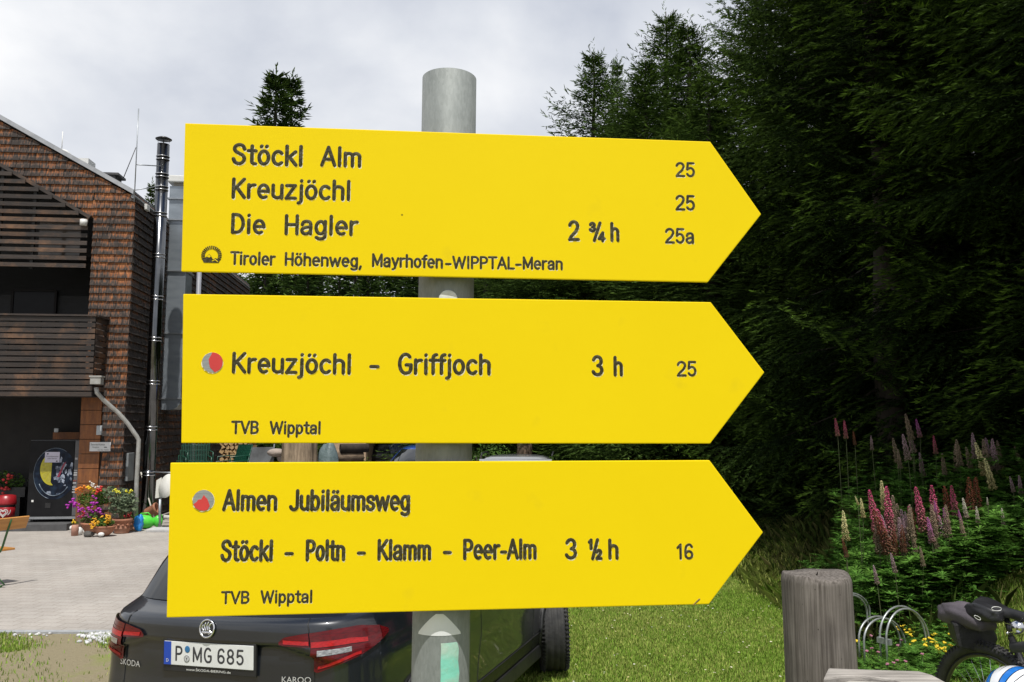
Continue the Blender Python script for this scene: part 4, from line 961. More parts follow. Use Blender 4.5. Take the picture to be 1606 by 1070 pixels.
# ---- big ventilation duct on the side wall
yd = 2.3
def D_(u, v): p = plane_hit(u, v, bw(0, yd, 0), EY) - C0; return float(np.dot(p, EX)), float(p[2])
dxa = D_(259, 460)[0]; dxb = D_(290, 460)[0]; zd0 = D_(280, 643)[1]; zd1 = D_(275, 292)[1]
mb = MB(); r = .22
pts = [(dxb, zd1), (dxb, zd0 + r)] + [(dxb - r + r * math.cos(R(a)), zd0 + r - r * math.sin(R(a))) for a in (20, 45, 70, 90)] + [(-.02, zd0), (-.02, zd0 + .48), (dxa, zd0 + .48), (dxa, zd1)]
mb.prism([(x, yd, z) for x, z in pts], (0, .55, 0)); dm = mat('duct_sheet', (.30, .335, .37), (.23, .26, .29), scale=2.5, stretch=(1, 1, 3), rough=.38, metal=.55, rvar=.1)
dct = bpart(mb, 'ventilation_duct', dm, bevel=.006)
for v in (312, 345, 425, 523, 625):
    z = D_(275, v)[1]; mb = MB(); mb.box(((dxa + dxb) / 2, yd + .27, z), (dxb - dxa + .07, .63, .035)); bpart(mb, 'duct_flange', MT['zinc'], dct)
mb = MB(); z = D_(272, 300)[1]; mb.box(((dxa + dxb) / 2 + .04, yd + .27, z + .1), (dxb - dxa - .08, .5, .5)); bpart(mb, 'duct_cowl', mat('cowl_beige', (.30, .28, .24), (.24, .22, .19), rough=.7), dct, bevel=.02)
mb = MB(); z = D_(272, 281)[1]; mb.box(((dxa + dxb) / 2 + .2, yd + .3, z), (dxb - dxa + .5, .75, .16)); bpart(mb, 'duct_lid', MT['white'], dct, bevel=.02)
(yy, z0), (_, z1) = S_(296.5, 800, .12), S_(296.5, 380, .12)
mb = MB(); mb.tube([(.14, yy, .1), (.14, yy, ze - .15)], .06, 12); bpart(mb, 'downpipe', mat('pale_pipe', (.27, .28, .32), (.23, .24, .28), rough=.5))
# ================================================================== spruces
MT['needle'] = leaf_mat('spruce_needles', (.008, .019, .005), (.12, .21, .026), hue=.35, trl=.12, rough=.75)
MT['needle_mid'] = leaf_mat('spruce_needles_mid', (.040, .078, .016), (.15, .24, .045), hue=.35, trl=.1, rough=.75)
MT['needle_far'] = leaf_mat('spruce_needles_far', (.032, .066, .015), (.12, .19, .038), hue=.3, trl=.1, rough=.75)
MT['bark'] = mat('spruce_bark', (.042, .032, .025), (.020, .016, .012), scale=9, stretch=(1, 1, .3), rough=.9, bump=.6)
def spruce_mesh(h, rmax, seed, step=.34, nb=6, tw=.034, tl=.085, z0=.4, sub=.125, dens=2):
    """trunk mesh and crown mesh: whorls of boughs, side sprays, and needle twigs as narrow crossed blades"""
    g = np.random.default_rng(seed); C = []; Tn = []; A = []; trunk = MB()
    k = 12; trunk.tube([(.03 * math.sin(i * 1.3 + seed), .03 * math.cos(i * 1.7), h * i / k) for i in range(k + 1)], [.012 + (.011 * h + .05) * (1 - i / k) ** .9 for i in range(k + 1)], 9)
    z = z0
    while z < h * .985:
        f = z / h; n = nb if f < .8 else max(4, nb - 1)
        for b in range(n):
            az = g.uniform(0, 2 * math.pi); Lb = (rmax * min((1 - f) ** .62, 1.55 * (1 - f)) + .06) * g.uniform(.5, 1.2)
            el = R(-16 + 62 * f ** 1.6 + g.uniform(-8, 8)); ns = max(4, int(Lb / sub))
            t = np.linspace(0, 1, ns + 1)
            rad = Lb * t * math.cos(el); hz = Lb * (t * math.sin(el) - .22 * (1 - f) * t * (1 - t) * 2 + .10 * t ** 3)
            dirv = np.array((math.cos(az), math.sin(az), 0)); side = np.array((-dirv[1], dirv[0], 0))
            pts = dirv * rad[:, None] + np.array((0, 0, 1.)) * (z + hz)[:, None]
            trunk.tube([pts[0], pts[ns // 4], pts[ns // 2]], [.006 + .005 * Lb, .004 + .003 * Lb, .002], 4, cap=False)
            for i in range(1, ns + 1):
                ti = t[i]; ax = pts[i] - pts[i - 1]; ax /= np.linalg.norm(ax)
                if i == ns: sides = [0]
                else: sides = [1, -1]
                for sd in sides:
                    ls = (.42 * Lb * (1 - ti) ** .75 + .14) * g.uniform(.7, 1.15) * min(1, .35 + ti * 2) if sd else .22
                    d = ax if sd == 0 else ax * .62 + side * sd * .78 + np.array((0, 0, g.uniform(-.22, .04)))
                    d = d / np.linalg.norm(d); m = max(3, int(ls / (tl * .52) * dens))
                    q = (np.arange(m) + g.uniform(.2, .8, m)) / m
                    droop = np.zeros((m, 3)); droop[:, 2] = -.42 * ls * q * q * (1 - f * .9)
                    C0_ = pts[i] + d * (ls * q)[:, None] + droop
                    # needle twigs fan both sides of the spray
                    pr = np.cross(d, (0, 0, 1.)); pr /= (np.linalg.norm(pr) + 1e-9)
                    sg = np.where(g.random(m) < .5, 1, -1)[:, None]
                    td = d * g.uniform(.5, 1.0, (m, 1)) + pr * sg * g.uniform(.1, .9, (m, 1)) + g.normal(0, .16, (m, 3)); td[:, 2] -= .12
                    td /= np.linalg.norm(td, axis=1)[:, None]
                    C.append(C0_); Tn.append(td); A.append(np.clip((ti * .55 + q * .45) ** 3.2 + g.normal(0, .06, m), 0, 1))
        z += step * g.uniform(.7, 1.25) * (.6 + .55 * (1 - f))
    # leader shoots
    m = 16; C.append(np.stack([g.normal(0, .02, m), g.normal(0, .02, m), np.linspace(h * .95, h + .35, m)], 1)); td = g.normal(0, .45, (m, 3)); td[:, 2] = .9; Tn.append(td / np.linalg.norm(td, axis=1)[:, None]); A.append(np.full(m, .5))
    C = np.concatenate(C); Tn = np.concatenate(Tn); A = np.concatenate(A); m = len(C)
    ln = tl * g.uniform(.7, 1.35, m)[:, None]; wd = tw * .5 * g.uniform(.5, 1.0, m)[:, None] * .55
    u = np.cross(Tn, g.normal(0, 1, (m, 3))); u /= np.linalg.norm(u, axis=1)[:, None]; w = np.cross(Tn, u)
    V = np.stack([C, C + Tn * ln * .45 + u * wd, C + Tn * ln, C + Tn * ln * .45 - u * wd, C + Tn * ln * .45 + w * wd, C + Tn * ln * .45 - w * wd], 1)
    o = np.arange(m)[:, None] * 6
    Fq = np.concatenate([o + np.array((0, 1, 2, 3)), o + np.array((0, 4, 2, 5))])
    return trunk, V.reshape(-1, 3), Fq, np.repeat(A, 6)
def spruce(label, h, rmax, seed, m, group=None, **k):
    tr, V, Fq, A = spruce_mesh(h, rmax, seed, **k)
    t = thing('spruce_tree', label, 'spruce', (0, 0, 0), 0, group)
    tr.build('trunk', MT['bark'], t); np_mesh('crown', V, Fq, m, t, attr=A); return t
near = [spruce('a', 15.5, 3.2, 3, MT['needle'], nb=6, step=.36, dens=3.2), spruce('b', 13.0, 2.9, 11, MT['needle'], nb=6, step=.36, dens=3.2)]

high = [spruce('g', 16.5, 3.0, 61, MT['needle'], nb=6, step=.36, dens=3.2, z0=4.4)]
mid = [spruce('c', 15.0, 4.3, 21, MT['needle_mid'], step=.36, nb=9, tw=.055, tl=.135, sub=.19, dens=2.2), spruce('d', 12.0, 3.6, 31, MT['needle_mid'], step=.34, nb=9, tw=.055, tl=.135, sub=.19, dens=2.2)]
far = [spruce('e', 16.0, 2.7, 41, MT['needle_far'], step=.42, nb=7, tw=.12, tl=.27, sub=.30), spruce('f', 12.0, 2.6, 51, MT['needle_far'], step=.42, nb=7, tw=.12, tl=.27, sub=.30)]
used = set()
def plant_tree(pool, k, x, y, h, rz, label, group, lean=(0, 0), wide=1.0):
    p = pool[k]; base_h = {0: (15.5, 15.0, 16.0, 16.5), 1: (13.0, 12.0, 12.0)}[k][[near, mid, far, high].index(pool)]
    s = h / base_h; loc = (x, y, float(gh(x, y)) - .05)
    if id(p) in used: o = dup(p, loc, rz, None, label, group)
    else: used.add(id(p)); o = p; o.location = loc; o.rotation_euler = (0, 0, rz); o['label'] = label; o['group'] = group
    o.scale = (s * wide, s * wide, s); o.rotation_euler = (lean[0], lean[1], rz); return o
GE = 'spruces at the edge of the wood'
def top_at(u, v, Y): p = P(u, v, Y); return float(p[0]), float(p[2])
# silhouette trees, by their tops in the photograph
for u, v, Y, pool, k, lab, wd in (
    (1043, 18, 27, mid, 0, 'pale green spruce, higher of the two pointed tops beside the tall dark wood', 1.15),
    (1078, 40, 25, mid, 1, 'spruce whose pointed top stands just left of the tall dark wood edge', 1.15),
    (930, 84, 33, mid, 1, 'leftmost slim spruce rising above the right end of the top sign', 1.1),
    (968, 100, 36, mid, 1, 'thin dark spruce between the leftmost slim one and the pale pointed pair', .6),
    (1012, 95, 23, mid, 0, 'bushy light spruce in front of the two pointed tops above the sign', 1.25),
    (433, 118, 62, far, 0, 'taller of the twin spruces far behind the top sign', 1.35),
    (459, 124, 64, far, 0, 'shorter right one of the twin spruces far behind the top sign', 1.15),
    (239, 290, 85, far, 0, 'small far spruce showing between the inn roof and the steel flue', .8)):
    x, zt = top_at(u, v, Y); plant_tree(pool, k, x, Y, zt - float(gh(x, Y)) + .05, rng.uniform(0, 6), lab, GE if u > 800 else 'distant spruces', wide=wd)
# the dark wall of spruces on the right
WOOD = [(6.05, 13.2, 17, near, 0), (7.5, 10.9, 16, near, 1), (8.3, 12.0, 18, near, 0), (9.4, 9.6, 18, near, 1), (7.4, 15.4, 18, near, 0), (10.6, 13.6, 19, near, 0), (6.4, 17.6, 16, mid, 0), (8.8, 18.4, 19, mid, 0),
        (12.4, 10.8, 18, mid, 0), (13.0, 15.5, 19, mid, 0), (11.2, 19.0, 19, mid, 0), (15.5, 12.8, 19, mid, 0), (7.0, 21.5, 17, mid, 0), (10, 24, 18, mid, 0), (14.5, 20, 19, mid, 0)]
for i, (x, y, h, pool, k) in enumerate(WOOD):
    plant_tree(pool, k, x, y, h, rng.uniform(0, 6), 'tall dark spruce in the dense wall of trees on the right', 'spruces of the dense dark wood', wide=.62 if pool is mid else 1.0)
# unseen spruces added just outside the frame so that their crowns shade the bank
for x, y, h, k in ((8.8, 7.0, 19, 0), (11.0, 8.5, 20, 1)): plant_tree(near, k, x, y, h, rng.uniform(0, 6), 'tall unseen spruce added beyond the right edge to shade the flowery bank', 'spruces added to shade the bank')
for x, y, h in ((6.3, 8.3, 17), (7.5, 6.6, 16.5)): plant_tree(high, 0, x, y, h, rng.uniform(0, 6), 'tall spruce with a bare lower trunk, added past the right edge to shade the lupins', 'spruces added to shade the bank')  # added likewise, crowns raised so that their shade falls on the lupin bank
# lower young spruces behind the signs
BACK = [(390, 30, 6.8), (430, 34, 8), (480, 33, 9), (530, 38, 10), (575, 31, 8), (620, 36, 10), (655, 33, 9), (700, 38, 11), (760, 24, 8), (800, 27, 9), (850, 23, 8.5), (890, 29, 11), (940, 22, 8.5), (985, 26, 11), (1040, 20, 9), (1085, 23, 11), (1120, 18.5, 10), (350, 44, 11), (590, 46, 14), (500, 50, 15), (680, 50, 15), (780, 44, 14), (410, 52, 13), (460, 42, 11), (555, 42, 12), (640, 44, 12), (730, 42, 12), (830, 38, 12), (870, 36, 12), (910, 38, 13), (965, 32, 12), (780, 31, 10), (745, 27, 8.5), (960, 24, 10), (1010, 23, 10), (1060, 22, 10)]
for u, Y, h in BACK:
    x = (u - 803) / FPX * Y; plant_tree(far if Y > 30 else mid, 1, x, Y, h, rng.uniform(0, 6), 'young green spruce in the row seen through the gap below the top sign', 'young spruces behind the signs', wide=1.4)
# ================================================================== lawn, bank, lupins, wild flowers
MT['grass'] = leaf_mat('grass_blades', (.20, .36, .04), (.44, .46, .14), hue=.3, trl=.25)
MT['wild'] = leaf_mat('wild_grass', (.075, .13, .024), (.22, .21, .08), hue=.3, trl=.25)
MT['lupin_leaf'] = leaf_mat('lupin_leaves', (.065, .16, .025), (.12, .25, .04), hue=.25, trl=.25)
def blades(name, pts, hgt, wid, m, bend=.5, dry=.2, seed=1):
    g = np.random.default_rng(seed); n = len(pts); p = np.asarray(pts)
    h = hgt * g.uniform(.45, 1.15, n)[:, None]; az = g.uniform(0, 2 * math.pi, n)
    d = np.stack([np.cos(az), np.sin(az), np.zeros(n)], 1); s = np.stack([-d[:, 1], d[:, 0], np.zeros(n)], 1) * (wid * g.uniform(.6, 1.2, n))[:, None] / 2
    b = (bend * g.uniform(.2, 1.2, n))[:, None]; up = np.array((0, 0, 1.))
    m1 = p + up * h * .55 + d * h * b * .25; tp = p + up * h * (1 - .25 * b) + d * h * b * .8
    V = np.stack([p - s, p + s, m1 + s * .7, tp, m1 - s * .7], 1).reshape(-1, 3)
    o = np.arange(n)[:, None] * 5; F = o + np.array((0, 1, 2, 3, 4))
    f = np.sin(p[:, 0] * 1.9 + 1.2 * np.sin(p[:, 1] * 1.3)) + np.sin(p[:, 1] * 2.3 + 1.1 * np.sin(p[:, 0] * 2.7)) + .6 * np.sin(p[:, 0] * 7.1 + p[:, 1] * 5.3)      # drier and lusher patches
    t = np.clip(np.where(g.random(n) < np.clip(dry + .16 * f, .03, .9), g.uniform(.5, 1, n), g.uniform(0, .35, n)), 0, 1)
    return np_mesh(name, V, F, m, attr=np.repeat(t, 5))
def scatter(n, x0, x1, y0, y1, keep=None, seed=2, patch=0.0):
    g = np.random.default_rng(seed); x = g.uniform(x0, x1, n); y = g.uniform(y0, y1, n); k = np.ones(n, bool)
    if keep is not None: k &= keep(x, y)
    if patch:
        f = np.sin(x * 2.1 + 1.3 * np.sin(y * 1.7)) + np.sin(y * 2.9 + 1.1 * np.sin(x * 3.1)) + .8 * np.sin(x * 6.3 + y * 4.7); k &= (f + g.normal(0, .9, n)) > patch
    x, y = x[k], y[k]; return np.stack([x, y, gh(x, y)], 1)
lawn = np.concatenate([scatter(330000, -.4, 4.6, 5.6, 14.5, lambda x, y: (x / y > -.02) & (x / y < .66), 3), scatter(60000, -.4, 5.0, 14.5, 22, lambda x, y: x / y < .5, 4)])
o = blades('lawn_grass', lawn, .034, .0075, MT['grass'], dry=.33, seed=5); struct(o, 'stuff'); o['label'] = 'short sunlit lawn grass right of the parked car'
lp = scatter(120000, -6.4, -1.2, 5.4, YE - .1, None, 6, patch=-.5); lp = lp[(lp[:, 1] > YE - .85 + .3 * np.sin(lp[:, 0] * 2.7)) | (rng.random(len(lp)) < .07)]
o = blades('verge_grass', lp, .04, .009, MT['grass'], dry=.3, seed=7); struct(o, 'stuff'); o['label'] = 'patchy grass on bare soil between the paving and the car'
wl = np.concatenate([scatter(18000, 2.8, 7.8, 7.6, 15, lambda x, y: (x > 3.1 + .12 * (y - 8).clip(0)) & (x / y < .72) & (y > 7.7), 8, patch=-.4)])
o = blades('wild_grass', wl, .34, .012, MT['wild'], bend=.75, dry=.3, seed=9); struct(o, 'stuff'); o['label'] = 'long meadow grass on the shaded bank below the wood'

dg = scatter(9000, 3.0, 4.9, 9.2, 14, lambda x, y: (x / y > .26) & (x / y < .345), 41)
o = blades('wild_grass', dg, .26, .010, MT['grass'], bend=.9, dry=.75, seed=42); struct(o, 'stuff'); o['label'] = 'pale dry grass at the edge of the lawn below the dark wood'
fw = scatter(420, .4, 4.6, 6.6, 13, lambda x, y: (x / y > .05) & (x / y < .5), 43)
fw[:, 2] += .03; g = np.random.default_rng(44); n = len(fw); r8 = np.stack([np.array((math.cos(a), math.sin(a), 0)) for a in np.arange(6) * math.pi / 3])
Vf = (fw[:, None, :] + r8[None] * g.uniform(.006, .012, (n, 1, 1)) + g.normal(0, .002, (n, 6, 3))).reshape(-1, 3)
o = np_mesh('daisies', Vf, np.arange(n * 6).reshape(-1, 6), mat('daisy_white', (.55, .55, .48), (.5, .42, .12), scale=3, rough=.7)); struct(o, 'stuff'); o['label'] = 'tiny pale flower heads sprinkled over the lawn'

# ---- palmate lupin foliage (leaf mass nobody could count)
def lupin_leaves(name, C, seed, size=.075):
    g = np.random.default_rng(seed); V = []; T = []
    for c in C:
        az0 = g.uniform(0, 6.28); tilt = g.uniform(-.5, .5, 2); s = size * g.uniform(.6, 1.25); k = g.integers(7, 11); tt = g.uniform(0, 1)
        for j in range(k):
            a = az0 + 2 * math.pi * j / k; d = np.array((math.cos(a), math.sin(a), .25 + tilt[0] * math.cos(a) + tilt[1] * math.sin(a))); w = np.array((-math.sin(a), math.cos(a), 0)) * s * .15
            V += [c, c + d * s * .55 + w, c + d * s * np.array((1, 1, .55)), c + d * s * .55 - w]; T += [tt] * 4
    V = np.array(V); F = np.arange(len(V)).reshape(-1, 4); return np_mesh(name, V, F, MT['lupin_leaf'], attr=T)
def bank_pts(n, seed, u0, u1, Y0, Y1, h0, h1):
    g = np.random.default_rng(seed); Y = g.uniform(Y0, Y1, n); u = g.uniform(u0, u1, n); x = (u - 803) / FPX * Y
    z = gh(x, Y) + g.uniform(0, 1, n) ** .8 * (h1 - h0) + h0; return np.stack([x, Y, z], 1)
LV = np.concatenate([bank_pts(2600, 11, 1322, 1560, 7.9, 9.6, .03, .62), bank_pts(1200, 12, 1450, 1720, 7.8, 10, .05, .70), bank_pts(1900, 13, 1300, 1700, 9.3, 11.6, .05, 1.0), bank_pts(300, 14, 1250, 1330, 9.2, 11, .03, .3)])
o = lupin_leaves('lupin_foliage', LV, 15, .085); struct(o, 'stuff'); o['label'] = 'dense palmate green lupin leaves covering the bank'

# ---- lupins: every spike a plant of its own
def floret_mat(name, c1, c2, faded):
    m, t, b = new_mat(name); lk = t.links; at = nd(t, 'ShaderNodeAttribute', attribute_name='tint'); g = nd(t, 'ShaderNodeNewGeometry')
    r = nd(t, 'ShaderNodeValToRGB'); e = r.color_ramp.elements; e[0].position = 0; e[0].color = c4(faded); e[1].position = 1; e[1].color = c4(c1)
    q = e.new(.38); q.color = c4(tuple(.55 * a + .45 * b_ for a, b_ in zip(faded, c2))); q = e.new(.62); q.color = c4(c2); lk.new(at.outputs['Fac'], r.inputs[0])
    mr = nd(t, 'ShaderNodeMapRange', i3=.65, i4=1.35); lk.new(g.outputs['Random Per Island'], mr.inputs[0])
    s = nd(t, 'ShaderNodeVectorMath', operation='SCALE'); lk.new(r.outputs[0], s.inputs[0]); lk.new(mr.outputs[0], s.inputs['Scale'])
    lk.new(s.outputs[0], b.inputs['Base Color']); b.inputs['Roughness'].default_value = .6; b.inputs['Specular IOR Level'].default_value = .2; return m
LUP = {'pink': floret_mat('pink_lupin', (.42, .055, .14), (.46, .10, .17), (.15, .085, .055)), 'magenta': floret_mat('magenta_lupin', (.40, .06, .33), (.46, .16, .36), (.16, .09, .07)),
       'cream': floret_mat('cream_lupin', (.72, .66, .34), (.66, .60, .30), (.24, .2, .08)), 'white': floret_mat('white_lupin', (.62, .58, .50), (.55, .5, .42), (.2, .15, .11)),
       'rust': floret_mat('rust_lupin', (.16, .042, .022), (.13, .040, .020), (.09, .045, .025)), 'seed': floret_mat('faded_lupin', (.30, .22, .17), (.26, .19, .13), (.14, .11, .07)),
       'lilac': floret_mat('lilac_lupin', (.42, .27, .34), (.36, .24, .27), (.16, .12, .09))}
def spike_mesh(seed):
    """a unit spike (1 m tall, ~.085 wide per .45 m) of whorled pea flowers; tint runs up the spike"""
    g = np.random.default_rng(seed); V = []; T = []; F = []
    zs = np.linspace(0, 1, 30)
    for i, z in enumerate(zs):
        rr = .105 * (1 - z) ** .55 * (.8 + .2 * math.sin(i)) + .012; k = 7 if z < .8 else 5
        for j in range(k):
            a = 2 * math.pi * (j + .5 * (i % 2)) / k + g.normal(0, .15); d = np.array((math.cos(a), math.sin(a), 0)); up = np.array((0, 0, 1.)); w = np.array((-d[1], d[0], 0))
            c = d * rr * .75 + up * (z + g.normal(0, .006)); L_ = .05 * (1.1 - .6 * z) * g.uniform(.8, 1.2); b = len(V); t = np.clip(z + g.normal(0, .08), 0, 1)
            V += [c - d * L_ * .5, c + d * L_ * .75 + up * L_ * .15, c + w * L_ * .42 + up * L_ * .3, c - w * L_ * .42 + up * L_ * .3, c + up * L_ * .75, c - up * L_ * .35]; T += [t] * 6
            F += [(b, b+2, b+4), (b, b+4, b+3), (b+1, b+4, b+2), (b+1, b+3, b+4), (b, b+5, b+2), (b, b+3, b+5), (b+1, b+2, b+5), (b+1, b+5, b+3)]
    return np.array(V), np.array(F), T
SPK = [spike_mesh(s_) for s_ in (1, 2, 3)]
MT['stem'] = mat('lupin_stem', (.05, .085, .022), (.07, .065, .03), scale=8, rough=.7)
def lupin(label, group, u0, v0, u1, v1, Y, col, k):
    """spike tip at pixel (u0,v0), spike base at (u1,v1), standing at distance Y"""
    Y *= 1.19; tip, low = P(u0, v0, Y), P(u1, v1, Y); gz = float(gh(low[0], Y)); ax = Vector(tip - low); H = ax.length
    foot = np.array((low[0] - ax.x * .15 + rng.normal(0, .03), Y + rng.normal(0, .03), gz))
    t = thing('lupin', label, 'lupin', tuple(foot), 0, group)
    V, F, T = SPK[k % 3]; q = ax.to_track_quat('Z', 'Y').to_matrix(); rz = Matrix.Rotation(k * 1.7, 3, 'Z')
    wid = min(.56, 1.3 * H)
    VV = np.array([tuple(q @ (rz @ Vector((p[0] * wid, p[1] * wid, p[2] * H)))) for p in V]) + (low - foot)
    np_mesh('flower_spike', VV, F, LUP[col], t, attr=T)
    mb = MB(); mb.tube([(0, 0, -.02), tuple((low - foot) * .5 + np.array((.01, 0, 0))), tuple(low - foot), tuple(tip - foot)], [.0045, .004, .0035, .002], 6); mb.build('stem', MT['stem'], t)
    C = [np.array((rng.normal(0, .10), rng.normal(0, .10), rng.uniform(.12, max(.2, (low - foot)[2] * .9)))) for _ in range(7)]
    g = np.random.default_rng(k); Vl = []; 
    for c in C:
        a0 = g.uniform(0, 6.3); s = .07 * g.uniform(.7, 1.2)
        for j in range(8):
            a = a0 + 2 * math.pi * j / 8; d = np.array((math.cos(a), math.sin(a), .3)); w = np.array((-d[1], d[0], 0)) * s * .16
            Vl += [c, c + d * s * .55 + w, c + d * s, c + d * s * .55 - w]
    np_mesh('leaves', np.array(Vl), np.arange(len(Vl)).reshape(-1, 4), MT['lupin_leaf'], t, attr=np.tile([.4], len(Vl)))
    return t
LL = [  # tip, base, distance, colour, label
 (1322,802,1327,848,7.0,'cream','cream lupin standing alone left of the lupin clump, above the wooden post'), (1321,845,1328,874,6.9,'rust','short rusty lupin spike low at the left of the clump'),
 (1341,778,1346,792,7.1,'cream','thin cream lupin bud on a long bare stalk beside the cream pair'), (1350,782,1354,812,7.2,'cream','broad cream lupin spike directly left of the tallest pink lupin'),
 (1382,755,1388,800,7.3,'cream','cream-tipped lupin at the top of the big pink cluster'), (1363,770,1380,850,7.0,'pink','left deep pink lupin of the big cluster'),
 (1390,765,1398,850,7.1,'pink','right deep pink lupin of the big cluster, leaning close to the cream tip'), (1376,800,1392,865,6.9,'pink','middle pink lupin fading to brown below in the big cluster'),
 (1400,778,1402,830,7.2,'seed',''), (1370,800,1396,868,6.85,'rust',''), (1425,795,1432,842,7.1,'pink','small dusky pink lupin between the big cluster and the tall pair'),
 (1436,765,1450,835,7.0,'pink','tall pink lupin, left of the tall pair in the middle'), (1461,763,1470,835,7.1,'pink','tall red-pink lupin, right of the tall pair in the middle'),
 (1466,787,1468,812,6.95,'magenta','magenta lupin half over the right spike of the tall pair'), (1455,812,1462,850,6.8,'magenta','bright magenta lupin low in front of the tall pair'),
 (1460,835,1474,868,6.8,'seed',''), (1480,798,1486,835,6.9,'magenta','magenta lupin right of the tall pair, above a faded seed head'), (1484,830,1488,862,6.9,'seed',''),
 (1481,764,1493,830,7.4,'rust','tall brown gone-over lupin right of the magenta one'), (1492,763,1500,815,7.35,'pink','purple-pink lupin close behind the tall brown one'),
 (1503,800,1508,822,6.9,'magenta','small magenta lupin at the foot of the brown spikes'), (1510,782,1516,812,6.9,'white','white lupin beside the broad rusty spike'), (1506,815,1515,858,6.8,'seed',''),
 (1519,750,1524,822,7.3,'rust','left of two close-set broad rusty lupin spikes'), (1530,750,1534,818,7.35,'rust','right of two close-set broad rusty lupin spikes'), (1531,795,1534,820,6.8,'white','white lupin in front of the broad rusty pair'),
 (1548,780,1549,792,7.0,'white','stubby white lupin right of the rusty pair'), (1571,798,1574,826,6.9,'white','white lupin alone in the shade far right of the clump'),
 (1397,868,1404,898,6.6,'lilac','lilac-pink lupin low in the leaves above the bike rack'), (1370,887,1376,916,6.5,'lilac','lowest lilac-pink lupin above the bike rack, nearest the post'),
 (1415,845,1418,880,6.9,'seed',''), (1443,858,1448,888,6.7,'seed',''), (1430,835,1436,866,6.9,'seed',''), (1512,845,1518,866,6.8,'lilac','small lilac lupin low right under the seed heads'),
 (1310,657,1314,684,9.0,'pink','leftmost of three small dark pink lupins high in the shade'), (1324,660,1327,688,9.0,'pink','middle of three small dark pink lupins high in the shade'), (1338,677,1341,698,9.0,'rust','lowest of three small dark lupins high in the shade'),
 (1366,684,1368,706,8.8,'lilac','pale shaded lupin between the dark pink three and the tall grey one'), (1420,650,1430,690,8.6,'seed','tall greyish lupin high in the shade'), (1437,658,1443,686,8.6,'magenta','dull purple lupin high in the shade'),
 (1464,684,1468,712,8.5,'pink','dull pink lupin in the shade under the wood'), (1500,690,1506,730,8.2,'seed',''), (1525,680,1530,720,8.2,'lilac','pale pink lupin, left of the tall pale group on the right'), (1530,695,1546,745,8.0,'cream','pale cream lupin leaning in the tall pale group on the right'),
 (1542,690,1550,740,8.1,'seed',''), (1556,690,1562,735,8.1,'lilac','pale pink lupin, right of the tall pale group on the right'), (1545,720,1558,768,7.8,'cream','broad greenish cream lupin at the bottom of the pale group'), (1584,748,1590,772,7.6,'lilac','shaded lilac lupin near the right edge'), (1598,746,1602,775,7.6,'lilac','rightmost shaded lilac lupin at the picture edge'), (1478,712,1482,745,8.4,'seed',''), (1408,705,1412,735,8.7,'seed','')]
g = np.random.default_rng(90)
for k in range(26):                                  # gone-over spikes that thicken the clump
    u = g.choice([g.uniform(1362, 1404), g.uniform(1440, 1520), g.uniform(1405, 1440)]); v = g.uniform(790, 835); LL.append((u, v, u + g.uniform(2, 9), v + g.uniform(32, 55), g.uniform(6.8, 7.3), g.choice(['seed', 'rust', 'seed', 'lilac']), ''))
for k in range(12):
    u = g.uniform(1400, 1600); v = g.uniform(670, 720); LL.append((u, v, u + g.uniform(2, 10), v + g.uniform(25, 45), g.uniform(8.2, 8.8), g.choice(['seed', 'seed', 'lilac']), ''))
for i, (u0, v0, u1, v1, Y, c, lab) in enumerate(LL):
    lupin(lab or 'faded brownish lupin seed head among the flowering lupins', 'lupins on the bank', u0, v0, u1, v1, Y, c, i)

# ---- yellow and pink wild flowers at the foot of the bank
MT['petal_y'] = mat('yellow_petals', (.75, .55, .02), (.62, .42, .01), scale=60, rough=.6); MT['petal_p'] = mat('clover_pink', (.36, .14, .20), (.28, .10, .15), scale=60, rough=.7)
def herb(label, name, cat, group, u, v, Y, col, n, sz):
    Y = float(G(u, v + 34)[1]); c = P(u, v, Y); gz = float(gh(c[0], Y)); foot = np.array((c[0], Y, gz)); h = max(.05, c[2] - gz); t = thing(name, label, cat, tuple(foot), 0, group)
    mb = MB(); fl = MB()
    for k in range(n):
        e = np.array((rng.normal(0, .018), rng.normal(0, .018), h + rng.normal(0, .01))); mb.tube([(0, 0, -.01), e * .55 + np.array((.004, 0, 0)), e], .0018, 5)
        for j in range(4):
            a = j * 1.57 + k; fl.ell(e + np.array((math.cos(a) * sz * .5, math.sin(a) * sz * .5, rng.uniform(0, sz * .5))), (sz * .6, sz * .6, sz * .5), 6)
    mb.build('stem', MT['stem'], t); fl.build('blossom', MT['petal_' + col], t); return t
YF = [(1421,979),(1417,984),(1430,986),(1437,974),(1432,967),(1446,984),(1446,980),(1454,977),(1424,990),(1435,992),(1425,995),(1457,1003),(1460,1007),(1453,1007),(1471,1009),(1468,1015),(1475,1021),(1479,1019),(1430,1008),(1467,996),(1484,988),(1480,978),(1504,1018),(1496,1002),(1453,1013),(1344,1006),(1412,988),(1490,1012)]
for i, (u, v) in enumerate(YF): herb('small yellow wildflower among the greenery behind the bike rack', 'yellow_wildflower', 'wildflower', 'yellow wildflowers by the bike rack', u, v, 7.0, 'y', 3, .017)
for i, (u, v) in enumerate([(1375,1025),(1412,1034),(1411,1012),(1404,1003),(1415,989),(1447,1030),(1390,1037),(1369,998),(1360,1015),(1420,1040),(1500,1036),(1366,1022),(1398,1040)]):
    herb('pink clover head in the grass in front of the bike rack', 'clover', 'wildflower', 'pink clovers by the bike rack', u, v, 5.5 - .5 * (v - 1000) / 40, 'p', 1, .015)
g = np.random.default_rng(77)
hp = np.concatenate([bank_pts(2600, 31, 1330, 1540, 6.7, 8.2, .01, .12), bank_pts(900, 32, 1400, 1520, 7.0, 7.9, .03, .20)])
